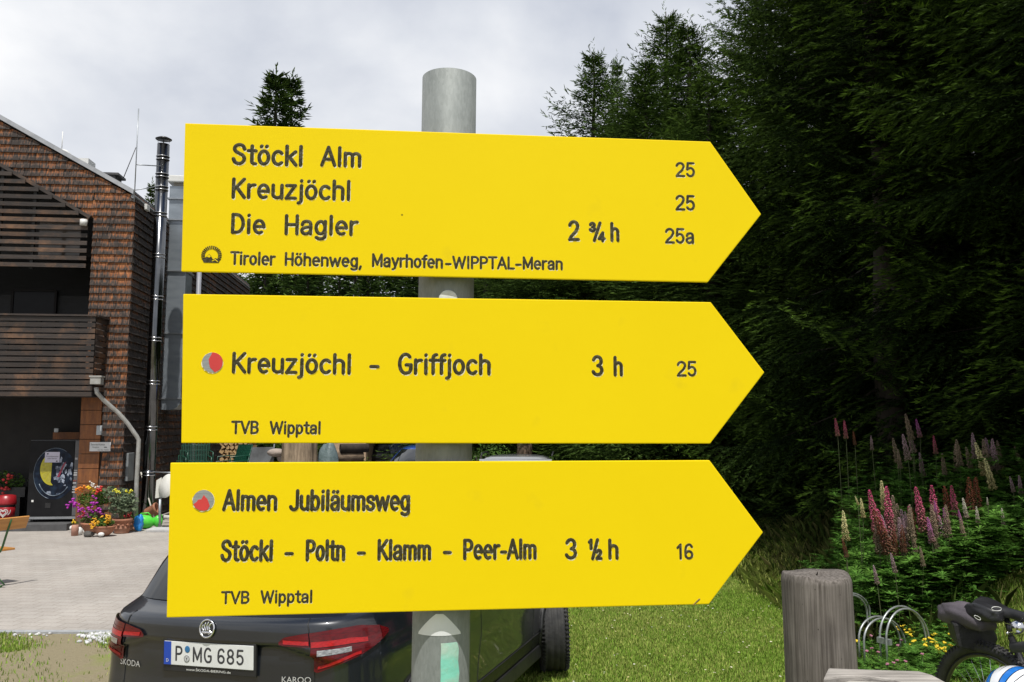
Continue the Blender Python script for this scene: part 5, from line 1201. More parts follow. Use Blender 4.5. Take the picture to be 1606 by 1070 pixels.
o = lupin_leaves('clover_leaves', hp, 33, .036); struct(o, 'stuff'); o['label'] = 'low clover and vetch leaves around the bike rack'
fg = scatter(40000, 2.0, 5.0, 5.4, 8.2, lambda x, y: (x / y > .36) & (x / y < .66), 34)
o = blades('verge_grass', fg, .08, .009, MT['grass'], dry=.4, seed=35); struct(o, 'stuff'); o['label'] = 'dry tufted grass around the bike rack and bicycle'

# ---- spiral bike rack of bent steel rod
rk = thing('bike_rack', 'low galvanised bike rack of bent rod hoops behind the wooden post', 'bike rack', tuple(np.append(P(1385, 1020, 7.2)[:2], float(gh(P(1385, 1020, 7.2)[0], 5.3)))))
rodm = mat('galvanised_rod', (.42, .44, .44), (.30, .32, .32), scale=20, rough=.4, metal=.6)
def hoop(u0, u1, vt, vb, Y, dy):
    a, b = P(u0, vb, Y), P(u1, vb + 4, Y + dy); t = P((u0 + u1) / 2, vt, Y + dy / 2); H = t[2] - (a[2] + b[2]) / 2; pts = [a + np.array((.0, 0, -.2)), a + np.array((0, 0, -.05))]
    for k in range(19):
        th = math.pi * k / 18; c = (a + b) / 2 + (b - a) / 2 * -math.cos(th); c[2] += H * math.sin(th); pts.append(c)
    return pts + [b + np.array((0, 0, -.05)), b + np.array((.02, 0, -.2))]
for u0, u1, vt, vb, Y in ((1347, 1412, 967, 1004, 7.3), (1355, 1420, 970, 1008, 7.2), (1380, 1452, 951, 1000, 7.2), (1390, 1458, 955, 1006, 7.1), (1312, 1364, 931, 955, 7.6), (1318, 1360, 934, 958, 7.5)):
    mb = MB(); mb.tube(hoop(u0, u1, vt, vb, Y, .35), .009, 8); mb.build('hoop', rodm, rk, True)
p0, p1 = P(1382, 1003, 7.2), P(1392, 1008, 7.1); mb = MB(); mb.beam(p0 + np.array((-.03, 0, 0)), p1 + np.array((.03, 0, 0)), .03, .045); mb.build('joint_plate', rodm, rk, True)
# ================================================================== wooden post, hewn block, bicycle, helmet
def weathered(name, c1, c2, st=(85, 85, 2.2)):
    m, t, b = new_mat(name); lk = t.links
    tc = nd(t, 'ShaderNodeTexCoord'); mp = nd(t, 'ShaderNodeMapping'); mp.inputs['Scale'].default_value = st; lk.new(tc.outputs['Object'], mp.inputs[0])
    n = nd(t, 'ShaderNodeTexNoise', i_Scale=1, i_Detail=8, i_Roughness=.65, i_Distortion=.4); lk.new(mp.outputs[0], n.inputs[0])
    n2 = nd(t, 'ShaderNodeTexNoise', i_Scale=5, i_Detail=5); lk.new(tc.outputs['Object'], n2.inputs[0])
    r = nd(t, 'ShaderNodeValToRGB'); e = r.color_ramp.elements; e[0].position = .28; e[0].color = c4(c2); e[1].position = .62; e[1].color = c4(c1)
    q = e.new(.44); q.color = c4(tuple(.45 * a + .55 * b_ for a, b_ in zip(c1, c2))); lk.new(n.outputs[0], r.inputs[0])
    m2 = nd(t, 'ShaderNodeMapRange', i1=.3, i2=.7, i3=.72, i4=1.15); lk.new(n2.outputs[0], m2.inputs[0])
    s = nd(t, 'ShaderNodeVectorMath', operation='SCALE'); lk.new(r.outputs[0], s.inputs[0]); lk.new(m2.outputs[0], s.inputs['Scale'])
    vo = nd(t, 'ShaderNodeTexVoronoi', i_Scale=34); mp2 = nd(t, 'ShaderNodeMapping'); mp2.inputs['Scale'].default_value = (1, 1, .6); lk.new(tc.outputs['Object'], mp2.inputs[0]); lk.new(mp2.outputs[0], vo.inputs[0])
    m3 = nd(t, 'ShaderNodeMapRange', i1=.10, i2=.05, i4=.8); lk.new(vo.outputs['Distance'], m3.inputs[0])
    x = nd(t, 'ShaderNodeMixRGB'); x.inputs[2].default_value = (.03, .025, .02, 1); lk.new(m3.outputs[0], x.inputs[0]); lk.new(s.outputs[0], x.inputs[1])
    lk.new(x.outputs[0], b.inputs['Base Color']); b.inputs['Roughness'].default_value = .85; b.inputs['Specular IOR Level'].default_value = .2
    bp = nd(t, 'ShaderNodeBump', i_Strength=.45, i_Distance=.006); lk.new(n.outputs[0], bp.inputs['Height']); lk.new(bp.outputs[0], b.inputs['Normal']); return m
WY = 3.6; wt_ = P(1280, 900, WY); rad = 51.5 / FPX * WY
MT['oldwood'] = weathered('weathered_timber', (.20, .178, .16), (.045, .037, .031))
g = np.random.default_rng(5); ph_ = g.uniform(0, 6.28, 8)
def post_r(a, z):
    r = 1 + .012 * math.sin(3 * a + ph_[0]) + 0.002 * math.sin(7 * a + ph_[1] + z) + 0.001 * math.sin(13 * a + ph_[2]) + .012 * math.sin(z * 3 + ph_[3])
    for c, w, d in ((-1.98, .03, .045), (-2.45, .06, .022), (-1.15, .02, .014)):   # drying cracks
        r -= d * math.exp(-(((a + 0.02 * math.sin(4 * z)) - c) / w) ** 2) * (.6 + .4 * math.sin(2 * z + c * 5))
    return r
mb = MB(); na = 120; rows = []
for z, k in [(-.1, 1.06), (.2, 1.055), (.4, 1.05), (.6, 1.045), (.8, 1.04), (1.0, 1.025), (1.1, 1.015), (1.2, 1.005), (1.3, 1.0), (wt_[2] - .028, 1.0), (wt_[2] - .018, .99), (wt_[2] - .003, .955), (wt_[2] + .002, .93), (wt_[2], .5), (wt_[2], .05)]:
    rows.append([(wt_[0] + rad * k * post_r(a, z) * math.cos(a) + .018 * (1.4 - z), WY + rad * k * post_r(a, z) * math.sin(a), z + (.006 * math.sin(2 * a + 1) + .002 * math.sin(5 * a) if k < .99 else 0)) for a in np.linspace(-math.pi, math.pi, na, endpoint=False)])
V = [p for r_ in rows for p in r_]; F = [(j*na+i, j*na+(i+1)%na, (j+1)*na+(i+1)%na, (j+1)*na+i) for j in range(len(rows)-1) for i in range(na)]
mb.add(V, F, 0, True); o = mb.build('wooden_post', MT['oldwood'], loc=(wt_[0], WY, 0)); tag(o, 'thick weathered grey wooden post standing in the grass', 'post')

bz = 1.13
def T(u, v): return np.array(G(u, v, bz))
blk = thing('timber_block', 'hewn grey timber block with a split in its top, in front of the thick post', 'timber', tuple(T(1380, 1062) * np.array((1, 1, 0))))
MT['oldtop'] = weathered('weathered_top', (.42, .39, .355), (.17, .155, .14), (3, 40, 40))
c = [T(1291, 1064), T(1299, 1047.5), T(1342, 1049), T(1441, 1052), T(1462, 1058), T(1486, 1071), T(1530, 1110), T(1520, 1180), T(1270, 1180), T(1283, 1085)]
mb = MB(); mb.prism([p - np.array((0, 0, .05)) for p in c], (0, 0, -.85)); mb.build('block_body', MT['oldwood'], blk, True, bevel=.01)
sp1 = [T(1291, 1064), T(1299, 1047.5), T(1342, 1049), T(1441, 1052), T(1462, 1058), T(1486, 1071), T(1530, 1110), T(1440, 1076), T(1402, 1066.5), T(1350, 1059), T(1318, 1060)]
sp2 = [T(1322, 1070), T(1331, 1066.5), T(1404, 1070), T(1440, 1080), T(1528, 1115), T(1520, 1180), T(1272, 1180)]
for q_ in (sp1, sp2):
    mb = MB(); mb.prism([p - np.array((0, 0, .052)) for p in q_], (0, 0, .052)); mb.build('top_slab', MT['oldtop'], blk, True, bevel=.008)

# ---- bicycle seen from behind its rear wheel, leaning towards the block
bf = np.array((.34, -.94, 0)); bs = np.array((.94, .34, 0)); AXL = P(1557, 1120, 4.65)
bike = thing('bicycle', 'black mountain bike with bags behind its saddle at the right edge', 'bicycle', (AXL[0], AXL[1], 0.0))
def bk(f, s, z): return np.array((AXL[0], AXL[1], 0)) + bf * f + bs * s + np.array((0, 0, z))
WZ = AXL[2]; WRAD = .37
MT['frame'] = mat('black_frame', (.012, .012, .014), (.02, .02, .022), rough=.35, coat=.6)
def wheel(f0, yaw=0):
    ring = lambda r, n, s=0.0: [bk(f0 + r * math.cos(2*math.pi*i/n), s, WZ + r * math.sin(2*math.pi*i/n)) for i in range(n)]
    mb = MB(); mb.tube(ring(WRAD - .03, 48), .031, 10, closed=True)
    for i in range(90):
        a = 2 * math.pi * i / 90
        for s, rr in ((-.024, .012), (-.009, .0), (.009, .0), (.024, .012)):
            r0, r1 = WRAD - rr - .006, WRAD - rr + .006; a2 = a + (.035 if abs(s) < .01 else 0)
            mb.beam(bk(f0 + r0 * math.cos(a2), s, WZ + r0 * math.sin(a2)), bk(f0 + r1 * math.cos(a2), s * 1.15, WZ + r1 * math.sin(a2)), .011, .014, up=bs)
    w = mb.build('tyre', MT['rubber'], WH[-1], True)
    mb = MB(); mb.tube(ring(WRAD - .068, 40), .013, 8, closed=True); mb.build('rim', MT['frame'], WH[-1], True)
    mb = MB()
    for i in range(28):
        a = 2 * math.pi * i / 28; sg = 1 if i % 2 else -1
        mb.tube([bk(f0 + .022 * math.cos(a + .6 * sg), sg * .03, WZ + .022 * math.sin(a + .6 * sg)), bk(f0 + (WRAD - .07) * math.cos(a), 0, WZ + (WRAD - .07) * math.sin(a))], .0014, 5)
    mb.tube([bk(f0, -.05, WZ), bk(f0, .05, WZ)], .022, 10); mb.build('spokes', MT['chrome'], WH[-1], True)
WH = []
for f0 in (0, 1.15):
    hb = MB(); hb.tube([bk(f0, -.06, WZ), bk(f0, .06, WZ)], .012, 10); WH.append(hb.build('wheel', MT['frame'], bike, True)); wheel(f0)
sad = P(1570, 956, 4.6); sh_ = sad[2]; sf = float(np.dot(sad - AXL, bf)); ss = float(np.dot(sad - AXL, bs))
mb = MB(); bb = bk(.43, 0, .33); st = bk(sf + .06, ss * .6, sh_ - .13); hd = bk(.98, 0, .92)
mb.tube([bb, st], .017, 10); mb.tube([bk(sf + .10, ss * .5, sh_ - .28), hd], .022, 10); mb.tube([bb, bk(1.0, 0, .82)], .026, 10); mb.tube([bk(.97, 0, .98), bk(1.01, 0, .78)], .026, 10)
for s in (-.055, .055): mb.tube([bb + bs * s * .6, bk(0, s, WZ)], .011, 8); mb.tube([bk(sf + .10, ss * .5 + s * .3, sh_ - .28), bk(0, s, WZ)], .010, 8); mb.tube([bk(1.01, s, .80), bk(1.15, s, WZ)], .017, 8)
mb.build('frame', MT['frame'], bike, True)
mb = MB(); mb.tube([st, bk(sf + .03, ss, sh_ - .035)], .014, 10); mb.build('seat_post', MT['frame'], bike, True)
mb = MB(); mb.tube([bk(.96, 0, 1.0), bk(.98, 0, 1.06)], .017, 8); mb.tube([bk(.92, -.36, 1.07), bk(.97, -.1, 1.06), bk(.97, .1, 1.06), bk(.92, .36, 1.07)], .015, 8); mb.build('handlebar', MT['frame'], bike, True)
for s in (-1, 1): mb = MB(); mb.tube([bk(.925, s * .24, 1.068), bk(.905, s * .38, 1.07)], .018, 8); mb.build('grip', MT['rubber'], bike, True)
mb = MB(); mb.tube([bb - bs * .08, bb + bs * .08], .02, 10); mb.lathe([(.09, -.004), (.09, .004)], 30, bb + bs * .06, 0, Vector(bs).to_track_quat('Z', 'Y').to_matrix()); mb.beam(bb + bs * .09, bb + bs * .09 + bf * .17, .02, .025); mb.beam(bb - bs * .09, bb - bs * .09 - bf * .17, .02, .025); mb.build('crank', MT['frame'], bike, True)
# saddle
def saddle(u, v):
    f = -.125 + .275 * u; w = .075 * (1 - sstep(.25, .75, u)) + .020 + .0; w *= math.sqrt(max(0, 1 - max(0, (.10 - u) / .10) ** 2)) if u < .1 else 1
    if u > .92: w *= math.sqrt(max(.02, 1 - ((u - .92) / .08) ** 2))
    a = math.pi * (v * 1.3 - .15); return bk(sf + f, ss + w * math.cos(a), sh_ + .012 * (1 - u) - .02 + .034 * math.sin(a) + (.022 if u < .3 else 0) * (1 - u / .3))
mb = MB(); mb.grid(saddle, 26, 18); sd = mb.build('saddle', mat('saddle_black', (.014, .014, .016), (.02, .02, .022), rough=.4), bike, True)
mb = MB()
for s in (-.02, .02): mb.tube([bk(sf - .10, ss + s * 1.6, sh_ - .03), bk(sf - .03, ss + s, sh_ - .06), bk(sf + .07, ss + s, sh_ - .06), bk(sf + .13, ss + s * .3, sh_ - .025)], .0035, 6)
mb.build('saddle_rail', MT['chrome'], sd, True)
for pu, pv, w_ in ((1563, 955, .05), (1533, 969, .035)):
    q0 = P(pu, pv, 4.52); mb = MB(); ax_ = np.array((1, .2, -.12 if w_ > .04 else -.55)); ax_ /= np.linalg.norm(ax_); up_ = np.array((.12, -.2, 1.0))
    mb.tube([q0 + ax_ * w_ * .6 * math.cos(R(a)) + up_ * w_ * .22 * math.sin(R(a)) for a in range(0, 360, 20)], .0018, 6, closed=True); mb.build('reflective_print', MT['white'], sd, True)
# bags behind the saddle
fab = mat('grey_bag_fabric', (.10, .085, .10), (.055, .047, .056), scale=5, rough=.7, bump=.5, bscale=9, dist=.03)
def blob(c, rx, ry, rz, seed, n=28):
    gg = np.random.default_rng(seed); ph = gg.uniform(0, 6.28, 6); mb = MB(); mb.ell((0, 0, 0), (1, 1, 1), n)
    V = []
    for p in mb.v:
        p = np.array(p); q = np.sign(p) * np.abs(p) ** .75; k = 1 + .05 * math.sin(5 * p[0] + ph[0] + 3 * p[2]) + .05 * math.sin(7 * p[1] + ph[1] + 4 * p[2]) + .03 * math.sin(11 * p[2] + 6 * p[0] + ph[2])
        V.append(c + bf * q[0] * rx * k + bs * q[1] * ry * k + np.array((0, 0, q[2] * rz * k)))
    mb.v = [tuple(map(float, v)) for v in V]; return mb
cb = P(1517, 966, 4.75); o = blob(cb, .17, .088, .062, 3).build('saddle_bag', fab, bike, True)
q1 = P(1545, 960, 4.62); o2 = blob(q1, .10, .062, .05, 4).build('bag_collar', MT['saddle'] if 'saddle' in MT else bpy.data.materials['saddle_black'], o, True)
mb = MB(); pts = [P(u, v, 4.7) for u, v in ((1494, 978), (1556, 980), (1566, 1003), (1556, 1019), (1530, 1023), (1504, 1017))]
mb.prism(pts, (.07, .22, 0)); mb.build('carrier_bag', mat('black_bag_fabric', (.010, .010, .011), (.016, .015, .016), scale=8, rough=.6, bump=.3), bike, True, bevel=.012)
mb = MB(); a0 = P(1587, 1016, 4.45); mb.tube([a0, a0 + np.array((.22, -.35, .12))], [.026, .030], 14); mb.build('tool_roll', mat('roll_grey', (.06, .06, .062), (.03, .03, .032), scale=20, rough=.6), bike, True)
mb = MB(); a0 = P(1597, 984, 4.42); mb.lathe([(.004, -.03), (.03, -.028), (.036, 0), (.03, .028), (.004, .03)], 16, a0, 0, Matrix.Rotation(R(70), 3, 'Y') @ Matrix.Rotation(.5, 3, 'X')); mb.tube([P(1580, 993, 4.5), P(1588, 991, 4.45), a0], .005, 6); mb.ell(P(1580, 993.5, 4.49), (.008, .008, .008), 8); mb.build('seat_clamp', MT['chrome'], bike, True)
# helmet hung on the frame
hc_ = P(1592, 1088, 4.3); hel = thing('bike_helmet', 'white and blue cycling helmet hanging on the bike', 'helmet', tuple(hc_))
MT['hw'] = mat('helmet_white', (.72, .73, .75), (.62, .63, .66), scale=9, rough=.25, coat=.6); MT['hb'] = mat('helmet_blue', (.015, .16, .55), (.012, .13, .45), rough=.25, coat=.6); MT['hd'] = mat('helmet_lining', (.02, .016, .035), (.03, .025, .05), rough=.7)
tilt = Matrix.Rotation(R(-18), 3, 'Y') @ Matrix.Rotation(R(25), 3, 'Z')
def hp_(a, e, k=1.0): p = Vector((.145 * k * math.cos(a) * math.cos(e), .105 * k * math.sin(a) * math.cos(e), .125 * k * math.sin(e))); return tuple(tilt @ p)
mb = MB(); mb.ell((0, 0, 0), (.138, .098, .118), 24, 0, tilt); mb.build('liner', MT['hd'], hel)
for i in range(7):
    mb = MB()
    def rib(u, v, i=i):
        th = R(8 + 164 * u); lat = (i - 3 + (v - .5) * (.70 + .18 * math.sin(math.pi * u)) + .25 * math.cos(th) * (1 if i > 3 else -1)) / 3.6 * 1.15
        p = Vector((.150 * math.cos(th), .112 * math.sin(lat) * (.35 + .65 * math.sin(th)), .128 * math.sin(th) * math.cos(lat) ** .6)); return tuple(tilt @ p)
    mb.grid(rib, 16, 3); mb.build('shell_rib', MT['hb'] if i in (2, 5) else MT['hw'], hel)
# ================================================================== things in front of the inn
def FW(u, v, off=0.0): x, z = F_(u, v, off); return bw(x, off, z)
# ---- vending machine under the balcony
vo = .05; (vx0, vz0), (vx1, vz1) = F_(41, 822, vo), F_(124, 690, vo); vx1 = F_(112, 822, vo)[0] + .2
vm = thing('vending_machine', 'black drinks machine with a big glass picture under the balcony', 'vending machine', tuple(bw((vx0 + vx1) / 2, vo + .4, .14)), BH)
def vp(x, y, z): return bw(x, y, z)
def vbox(mb, x0, x1, y0, y1, z0, z1):
    V = [bw(x, y, z) for z in (z0, z1) for x, y in ((x0, y0), (x1, y0), (x1, y1), (x0, y1))]; return mb.add(V, [(0,3,2,1),(4,5,6,7),(0,1,5,4),(1,2,6,5),(2,3,7,6),(3,0,4,7)])
blk_m = mat('machine_black', (.010, .010, .011), (.014, .014, .015), rough=.5, spec=.12)
xs_ = vx1 - .20
mb = MB(); vbox(mb, vx0, vx1, vo, vo + .8, .22, vz1); mb.build('body', mat('machine_side', (.05, .05, .052), rough=.5), vm, True, bevel=.01)
mb = MB(); vbox(mb, vx0 + .01, xs_ - .004, vo - .03, vo - .002, .26, vz1 - .02); fp = mb.build('front_panel', blk_m, vm, True, bevel=.006)
mb = MB(); vbox(mb, xs_ + .004, vx1, vo - .028, vo - .002, .26, vz1 - .02); kp = mb.build('control_panel', mat('panel_grey', (.10, .10, .105), (.075, .075, .08), scale=4, rough=.45), vm, True, bevel=.006)
mb = MB(); vbox(mb, vx0 - .0, vx1, vo - .05, vo - .01, .20, .245); mb.build('base_trim', mat('trim_alu', (.32, .33, .34), (.27, .28, .29), rough=.45, metal=.4), vm, True)
mb = MB()
for x in (vx0 + .06, vx1 - .06): vbox(mb, x - .03, x + .03, vo + .1, vo + .16, .14, .21)
mb.build('foot', MT['black'], vm, True)
# picture of a glass from above with ice and a lemon slice
dxc, dzc = F_(86, 743, vo - .031); rx_ = F_(119, 743, vo)[0] - F_(86, 743, vo)[0]; rz_ = (F_(86, 703, vo)[1] - F_(86, 784, vo)[1]) / 2
yp = vo - .031
def dp(x, z, n): return bw(min(dxc + rx_ * x, xs_ - .02), yp - n, dzc + rz_ * z)
dark_drink = mat('picture_drink', (.006, .009, .018), (.016, .03, .055), scale=7, rough=.35, lo=.45, hi=.7, spec=.15)
mb = MB(); mb.prism([dp(math.cos(R(a)), math.sin(R(a)), .001) for a in range(0, 360, 8)], EY * .001); pic = mb.build('drink_picture', dark_drink, fp, True)
mb = MB(); mb.tube([dp(.99 * math.cos(R(a)), .99 * math.sin(R(a)), .003) for a in range(58, 262, 6)], .006, 6); mb.tube([dp(.78 * math.cos(R(a)), .8 * math.sin(R(a)) - .05, .003) for a in range(205, 330, 8)], .010, 6); mb.build('glass_rim', mat('rim_blue', (.16, .20, .25), (.05, .07, .1), scale=6, rough=.3), fp, True)
ic = mat('picture_ice', (.30, .34, .42), (.03, .045, .08), scale=11, rough=.25, lo=.4, hi=.6)
g = np.random.default_rng(8); mb = MB()
for k in range(26):
    x, z = g.uniform(.0, .85), g.uniform(-.35, .6); 
    if x * x + z * z > .8: continue
    s = g.uniform(.05, .13); a = g.uniform(0, 6.3); mb.prism([dp(x + s * math.cos(a + q) * (.7 if i % 2 else 1.2), z + s * math.sin(a + q), .0025 + .0002 * k) for i, q in enumerate((0, 1.5, 3.1, 4.6))], EY * .001)
for x, z, s in ((-.25, -.72, .12), (.2, -.78, .1), (.5, -.45, .06)): mb.prism([dp(x - s, z - s * .3, .003), dp(x + s, z - s * .5, .003), dp(x + s * .8, z + s * .4, .003), dp(x - s * .6, z + s * .3, .003)], EY * .001)
mb.build('ice_picture', ic, fp, True)
mb = MB(); LX, LZ = -.12, .17
mb.prism([dp(LX + .62 * math.cos(R(a)) * .93, LZ + .62 * math.sin(R(a)), .009) for a in range(92, 280, 8)] + [dp(LX - .05, LZ - .5, .009)], EY * .001); lm = mb.build('lemon_slice', mat('lemon_rind', (.42, .38, .02), (.36, .31, .015), rough=.4), fp, True)
mb = MB()
for k in range(5):
    a0 = 100 + k * 34; mb.prism([dp(LX - .03, LZ, .011), dp(LX - .03 + .48 * math.cos(R(a0 + 3)), LZ + .5 * math.sin(R(a0 + 3)), .011), dp(LX - .03 + .5 * math.cos(R(a0 + 16)), LZ + .52 * math.sin(R(a0 + 16)), .011), dp(LX - .03 + .48 * math.cos(R(a0 + 30)), LZ + .5 * math.sin(R(a0 + 30)), .011)], EY * .001)
mb.build('lemon_flesh', mat('lemon_flesh', (.40, .36, .05), (.30, .26, .02), scale=20, rough=.4), fp, True)
mb = MB(); mb.prism([dp(.40, .40, .010), dp(.52, .46, .010), dp(.22, -.14, .010), dp(.12, -.12, .010)][::-1], EY * .001); mb.build('straw_picture', mat('straw_red', (.22, .02, .05), rough=.4), fp, True)
(nx0, nz0), (nx1, nz1) = F_(70, 725.5, yp - .014), F_(94, 709, yp - .014)
mb = MB(); vbox(mb, nx0, nx1, yp - .016, yp - .013, nz0, nz1); pn = mb.build('paper_notice', mat('notice_paper', (.50, .48, .58), (.46, .44, .54), rough=.7), fp, True)
for s_, z_, w0, w1 in (('Getränkeautomat', .52, .08, .92), ('außer Betrieb', .32, .18, .80)):
    V, Fc = textmesh(s_, .040); V = np.array(V); V[:, 0] -= V[:, 0].min(); V[:, 0] *= (w1 - w0) * (nx1 - nx0) / V[:, 0].max()
    mb = MB(); mb.add([bw(nx0 + w0 * (nx1 - nx0) + a, yp - .0175, nz0 + z_ * (nz1 - nz0) + b) for a, b, _ in V], Fc); mb.build('lettering', MT['ink'], pn, True)
mb = MB()
for a, b in ((.18, .82), (.82, .12)): mb.ell(bw(nx0 + a * (nx1 - nx0), yp - .017, nz0 + b * (nz1 - nz0)), (.018, .002, .014), 8)
mb.build('notice_mark', MT['ink'], pn, True)
x, z = F_(51, 786, yp - .004); mb = MB(); vbox(mb, x - .02, x + .02, yp - .01, yp, z - .02, z + .02); mb.build('lock_plate', MT['white'], fp, True)
x, z = F_(75, 793, yp - .004); mb = MB(); vbox(mb, x - .05, x + .05, yp - .006, yp + .001, z - .05, z + .05); mb.build('dispensing_slot', MT['black'], fp, True)
bt = mat('button_white', (.40, .40, .40), (.32, .32, .33), rough=.5)
for v in (738, 741.5, 745, 754, 757.5, 764, 767.5, 772):
    x, z = F_(119 - (v - 738) * .10, v, vo - .03); mb = MB(); vbox(mb, x - .032, x + .032, vo - .036, vo - .028, z - .015, z + .013); mb.build('button', bt if v != 754 else mat('button_red', (.2, .06, .05)), kp, True)
x, z = F_(120, 719.5, vo - .03); mb = MB(); vbox(mb, x - .025, x + .025, vo - .035, vo - .028, z - .02, z + .02); mb.build('coin_slot', bt, kp, True)

# ---- plants
def leafy(mb_name, C, size, m, par, seed, tint=None, flat=.4):
    g = np.random.default_rng(seed); C = np.asarray(C); n = len(C); a = g.normal(0, 1, (n, 3)); a[:, 2] *= flat; a /= np.linalg.norm(a, axis=1)[:, None]
    b = np.cross(a, g.normal(0, 1, (n, 3))); b /= np.linalg.norm(b, axis=1)[:, None]; s = size * g.uniform(.6, 1.3, n)[:, None]
    V = np.stack([C - a * s * .5, C + b * s * .25, C + a * s * .6, C - b * s * .25], 1).reshape(-1, 3)
    return np_mesh(mb_name, V, np.arange(n * 4).reshape(-1, 4), m, par, attr=np.repeat(g.uniform(0, 1, n), 4))
def ell_pts(n, c, r, seed):
    g = np.random.default_rng(seed); d = g.normal(0, 1, (n, 3)); d /= np.linalg.norm(d, axis=1)[:, None]; return np.asarray(c) + d * np.asarray(r) * g.uniform(.3, 1, (n, 1)) ** .5
MT['leaf'] = leaf_mat('garden_leaves', (.05, .11, .02), (.11, .19, .04)); MT['leaf_grey'] = leaf_mat('grey_green_leaves', (.10, .14, .085), (.20, .25, .15)); MT['leaf_dark'] = leaf_mat('dark_strap_leaves', (.02, .10, .02), (.04, .18, .035))
FL = {k: mat('petals_' + k, c, tuple(x * .7 for x in c), scale=40, rough=.6) for k, c in dict(orange=(.75, .22, .015), yellow=(.80, .52, .015), red=(.55, .03, .02), magenta=(.42, .025, .40), purple=(.22, .02, .15), white=(.7, .66, .6), gold=(.75, .38, .01), lemon=(.75, .70, .04), crimson=(.45, .015, .03), scarlet=(.65, .05, .05)).items()}
def blooms(par, key, C, s, seed):
    g = np.random.default_rng(seed); mb = MB()
    for c in C:
        for k in range(4): mb.ell(np.asarray(c) + g.normal(0, s * .45, 3), (s * g.uniform(.4, .7), s * g.uniform(.4, .7), s * g.uniform(.3, .5)), 6)
    return mb.build('blossoms', FL[key], par)
def yard(u, v): return np.array(G(u, v, .01))
PXM = lambda Y: Y / FPX
def at_px(o, u, v):            # local offset from a ground point to a pixel at the same depth
    return P(u, v, o[1]) - o
# big decorated terracotta pot with a grey-green tomato-like plant
o0 = yard(191, 836); t = thing('potted_plant', 'tall grey-green plant in the big decorated terracotta pot', 'potted plant', tuple(o0), 0, 'flower pots at the inn corner')
k = PXM(o0[1]); hp2 = 22 * k; rp_ = 14.5 * k
mb = MB(); mb.lathe([(rp_ * .72, 0), (rp_ * .74, hp2 * .06), (rp_ * .80, hp2 * .30), (rp_ * .84, hp2 * .32), (rp_ * .84, hp2 * .38), (rp_ * .80, hp2 * .40), (rp_ * .92, hp2 * .82), (rp_ * 1.02, hp2 * .85), (rp_ * 1.04, hp2 * .98), (rp_ * .94, hp2), (rp_ * .88, hp2 * .9)], 32)
for a in range(0, 360, 30): mb.ell((rp_ * .88 * math.cos(R(a)), rp_ * .88 * math.sin(R(a)), hp2 * (.62 + .05 * math.sin(a))), (.028, .028, .02), 8)
pt_ = mb.build('pot', MT['terracotta'], t); mb = MB(); mb.lathe([(.01, hp2 * .91), (rp_ * .89, hp2 * .90)], 20); mb.build('soil', MT['soil'], t)
C = np.concatenate([ell_pts(260, at_px(o0, 190, 781), (.26, .2, .19), 1), ell_pts(200, at_px(o0, 199, 790), (.22, .2, .20), 2), ell_pts(90, at_px(o0, 183, 797), (.14, .14, .14), 3), ell_pts(70, at_px(o0, 172, 771), (.14, .1, .10), 4)])
leafy('foliage', C, .085, MT['leaf_grey'], t, 5)
mb = MB(); g = np.random.default_rng(6)
for q in range(10): e = at_px(o0, g.uniform(182, 202), g.uniform(772, 795)); mb.tube([(g.uniform(-.05, .05), g.uniform(-.05, .05), hp2 * .85), e * .5 + g.normal(0, .02, 3), e], .007, 5)
mb.build('stems', mat('pale_stems', (.16, .20, .09), (.12, .16, .06)), t)
blooms(t, 'lemon', [at_px(o0, u, v) + np.array((0, -.15, 0)) for u, v in ((186, 767), (189, 768), (192, 770.5), (204, 770), (211.5, 768), (211, 770))], .035, 7)
# broken half bowl of marigolds
o0 = yard(163, 841); t = thing('flower_bowl', 'yellow marigolds in the broken terracotta bowl', 'flower pot', tuple(o0), 0, 'flower pots at the inn corner')
mb = MB(); rb = 15 * k
mb.grid(lambda u, v: (rb * math.sin(math.pi * (.5 - v * .5)) * math.cos(2 * math.pi * u), rb * .8 * math.sin(math.pi * (.5 - v * .5)) * math.sin(2 * math.pi * u), rb * .95 * (1 - math.cos(math.pi * (.5 - v * .5)) ) if False else rb * .95 * (1 - math.sin(math.pi * v * .5)) + (.0)), 28, 8)
mb.tube([(rb * math.cos(R(a)), rb * .8 * math.sin(R(a)), rb * .95) for a in range(0, 360, 12)], .016, 6, closed=True); mb.build('pot', MT['terracotta'], t)
leafy('foliage', ell_pts(260, (0, 0, rb * 1.25), (rb * 1.0, rb * .7, rb * .55), 8), .06, MT['leaf'], t, 9)
blooms(t, 'gold', [at_px(o0, u, v) + np.array((0, g.uniform(-.18, 0), 0)) for u, v in [(g.uniform(146, 176), g.uniform(807, 826)) for _ in range(24)]], .034, 10)
mb = MB(); mb.ell((.02, -.15, .05), (.06, .045, .04), 10); mb.build('pale_stone', MT['white'], t)
# dark red and purple petunias in a pinkish pot
o0 = yard(126, 838); t = thing('flower_pot', 'purple and dark red petunias at the left front of the pots', 'flower pot', tuple(o0 + np.array((.1, .15, 0))), 0, 'flower pots at the inn corner')
mb = MB(); mb.lathe([(.10, 0), (.15, .16), (.165, .17), (.165, .20), (.14, .20)], 20); mb.build('pot', MT['terracotta'], t)
leafy('foliage', ell_pts(240, (.02, 0, .26), (.2, .15, .13), 11), .06, MT['leaf'], t, 12); blooms(t, 'purple', [np.array((.02, -.05, .32)) + g.normal(0, 1, 3) * (.10, .06, .05) for _ in range(16)], .04, 13); blooms(t, 'crimson', [np.array((-.13, -.05, .30)) + g.normal(0, 1, 3) * (.03, .05, .06) for _ in range(6)], .035, 14)
o0 = yard(117, 840); t = thing('flower_pot', 'small pinkish clay pot with one yellow bloom, leftmost of the pots', 'flower pot', tuple(o0), 0, 'flower pots at the inn corner')
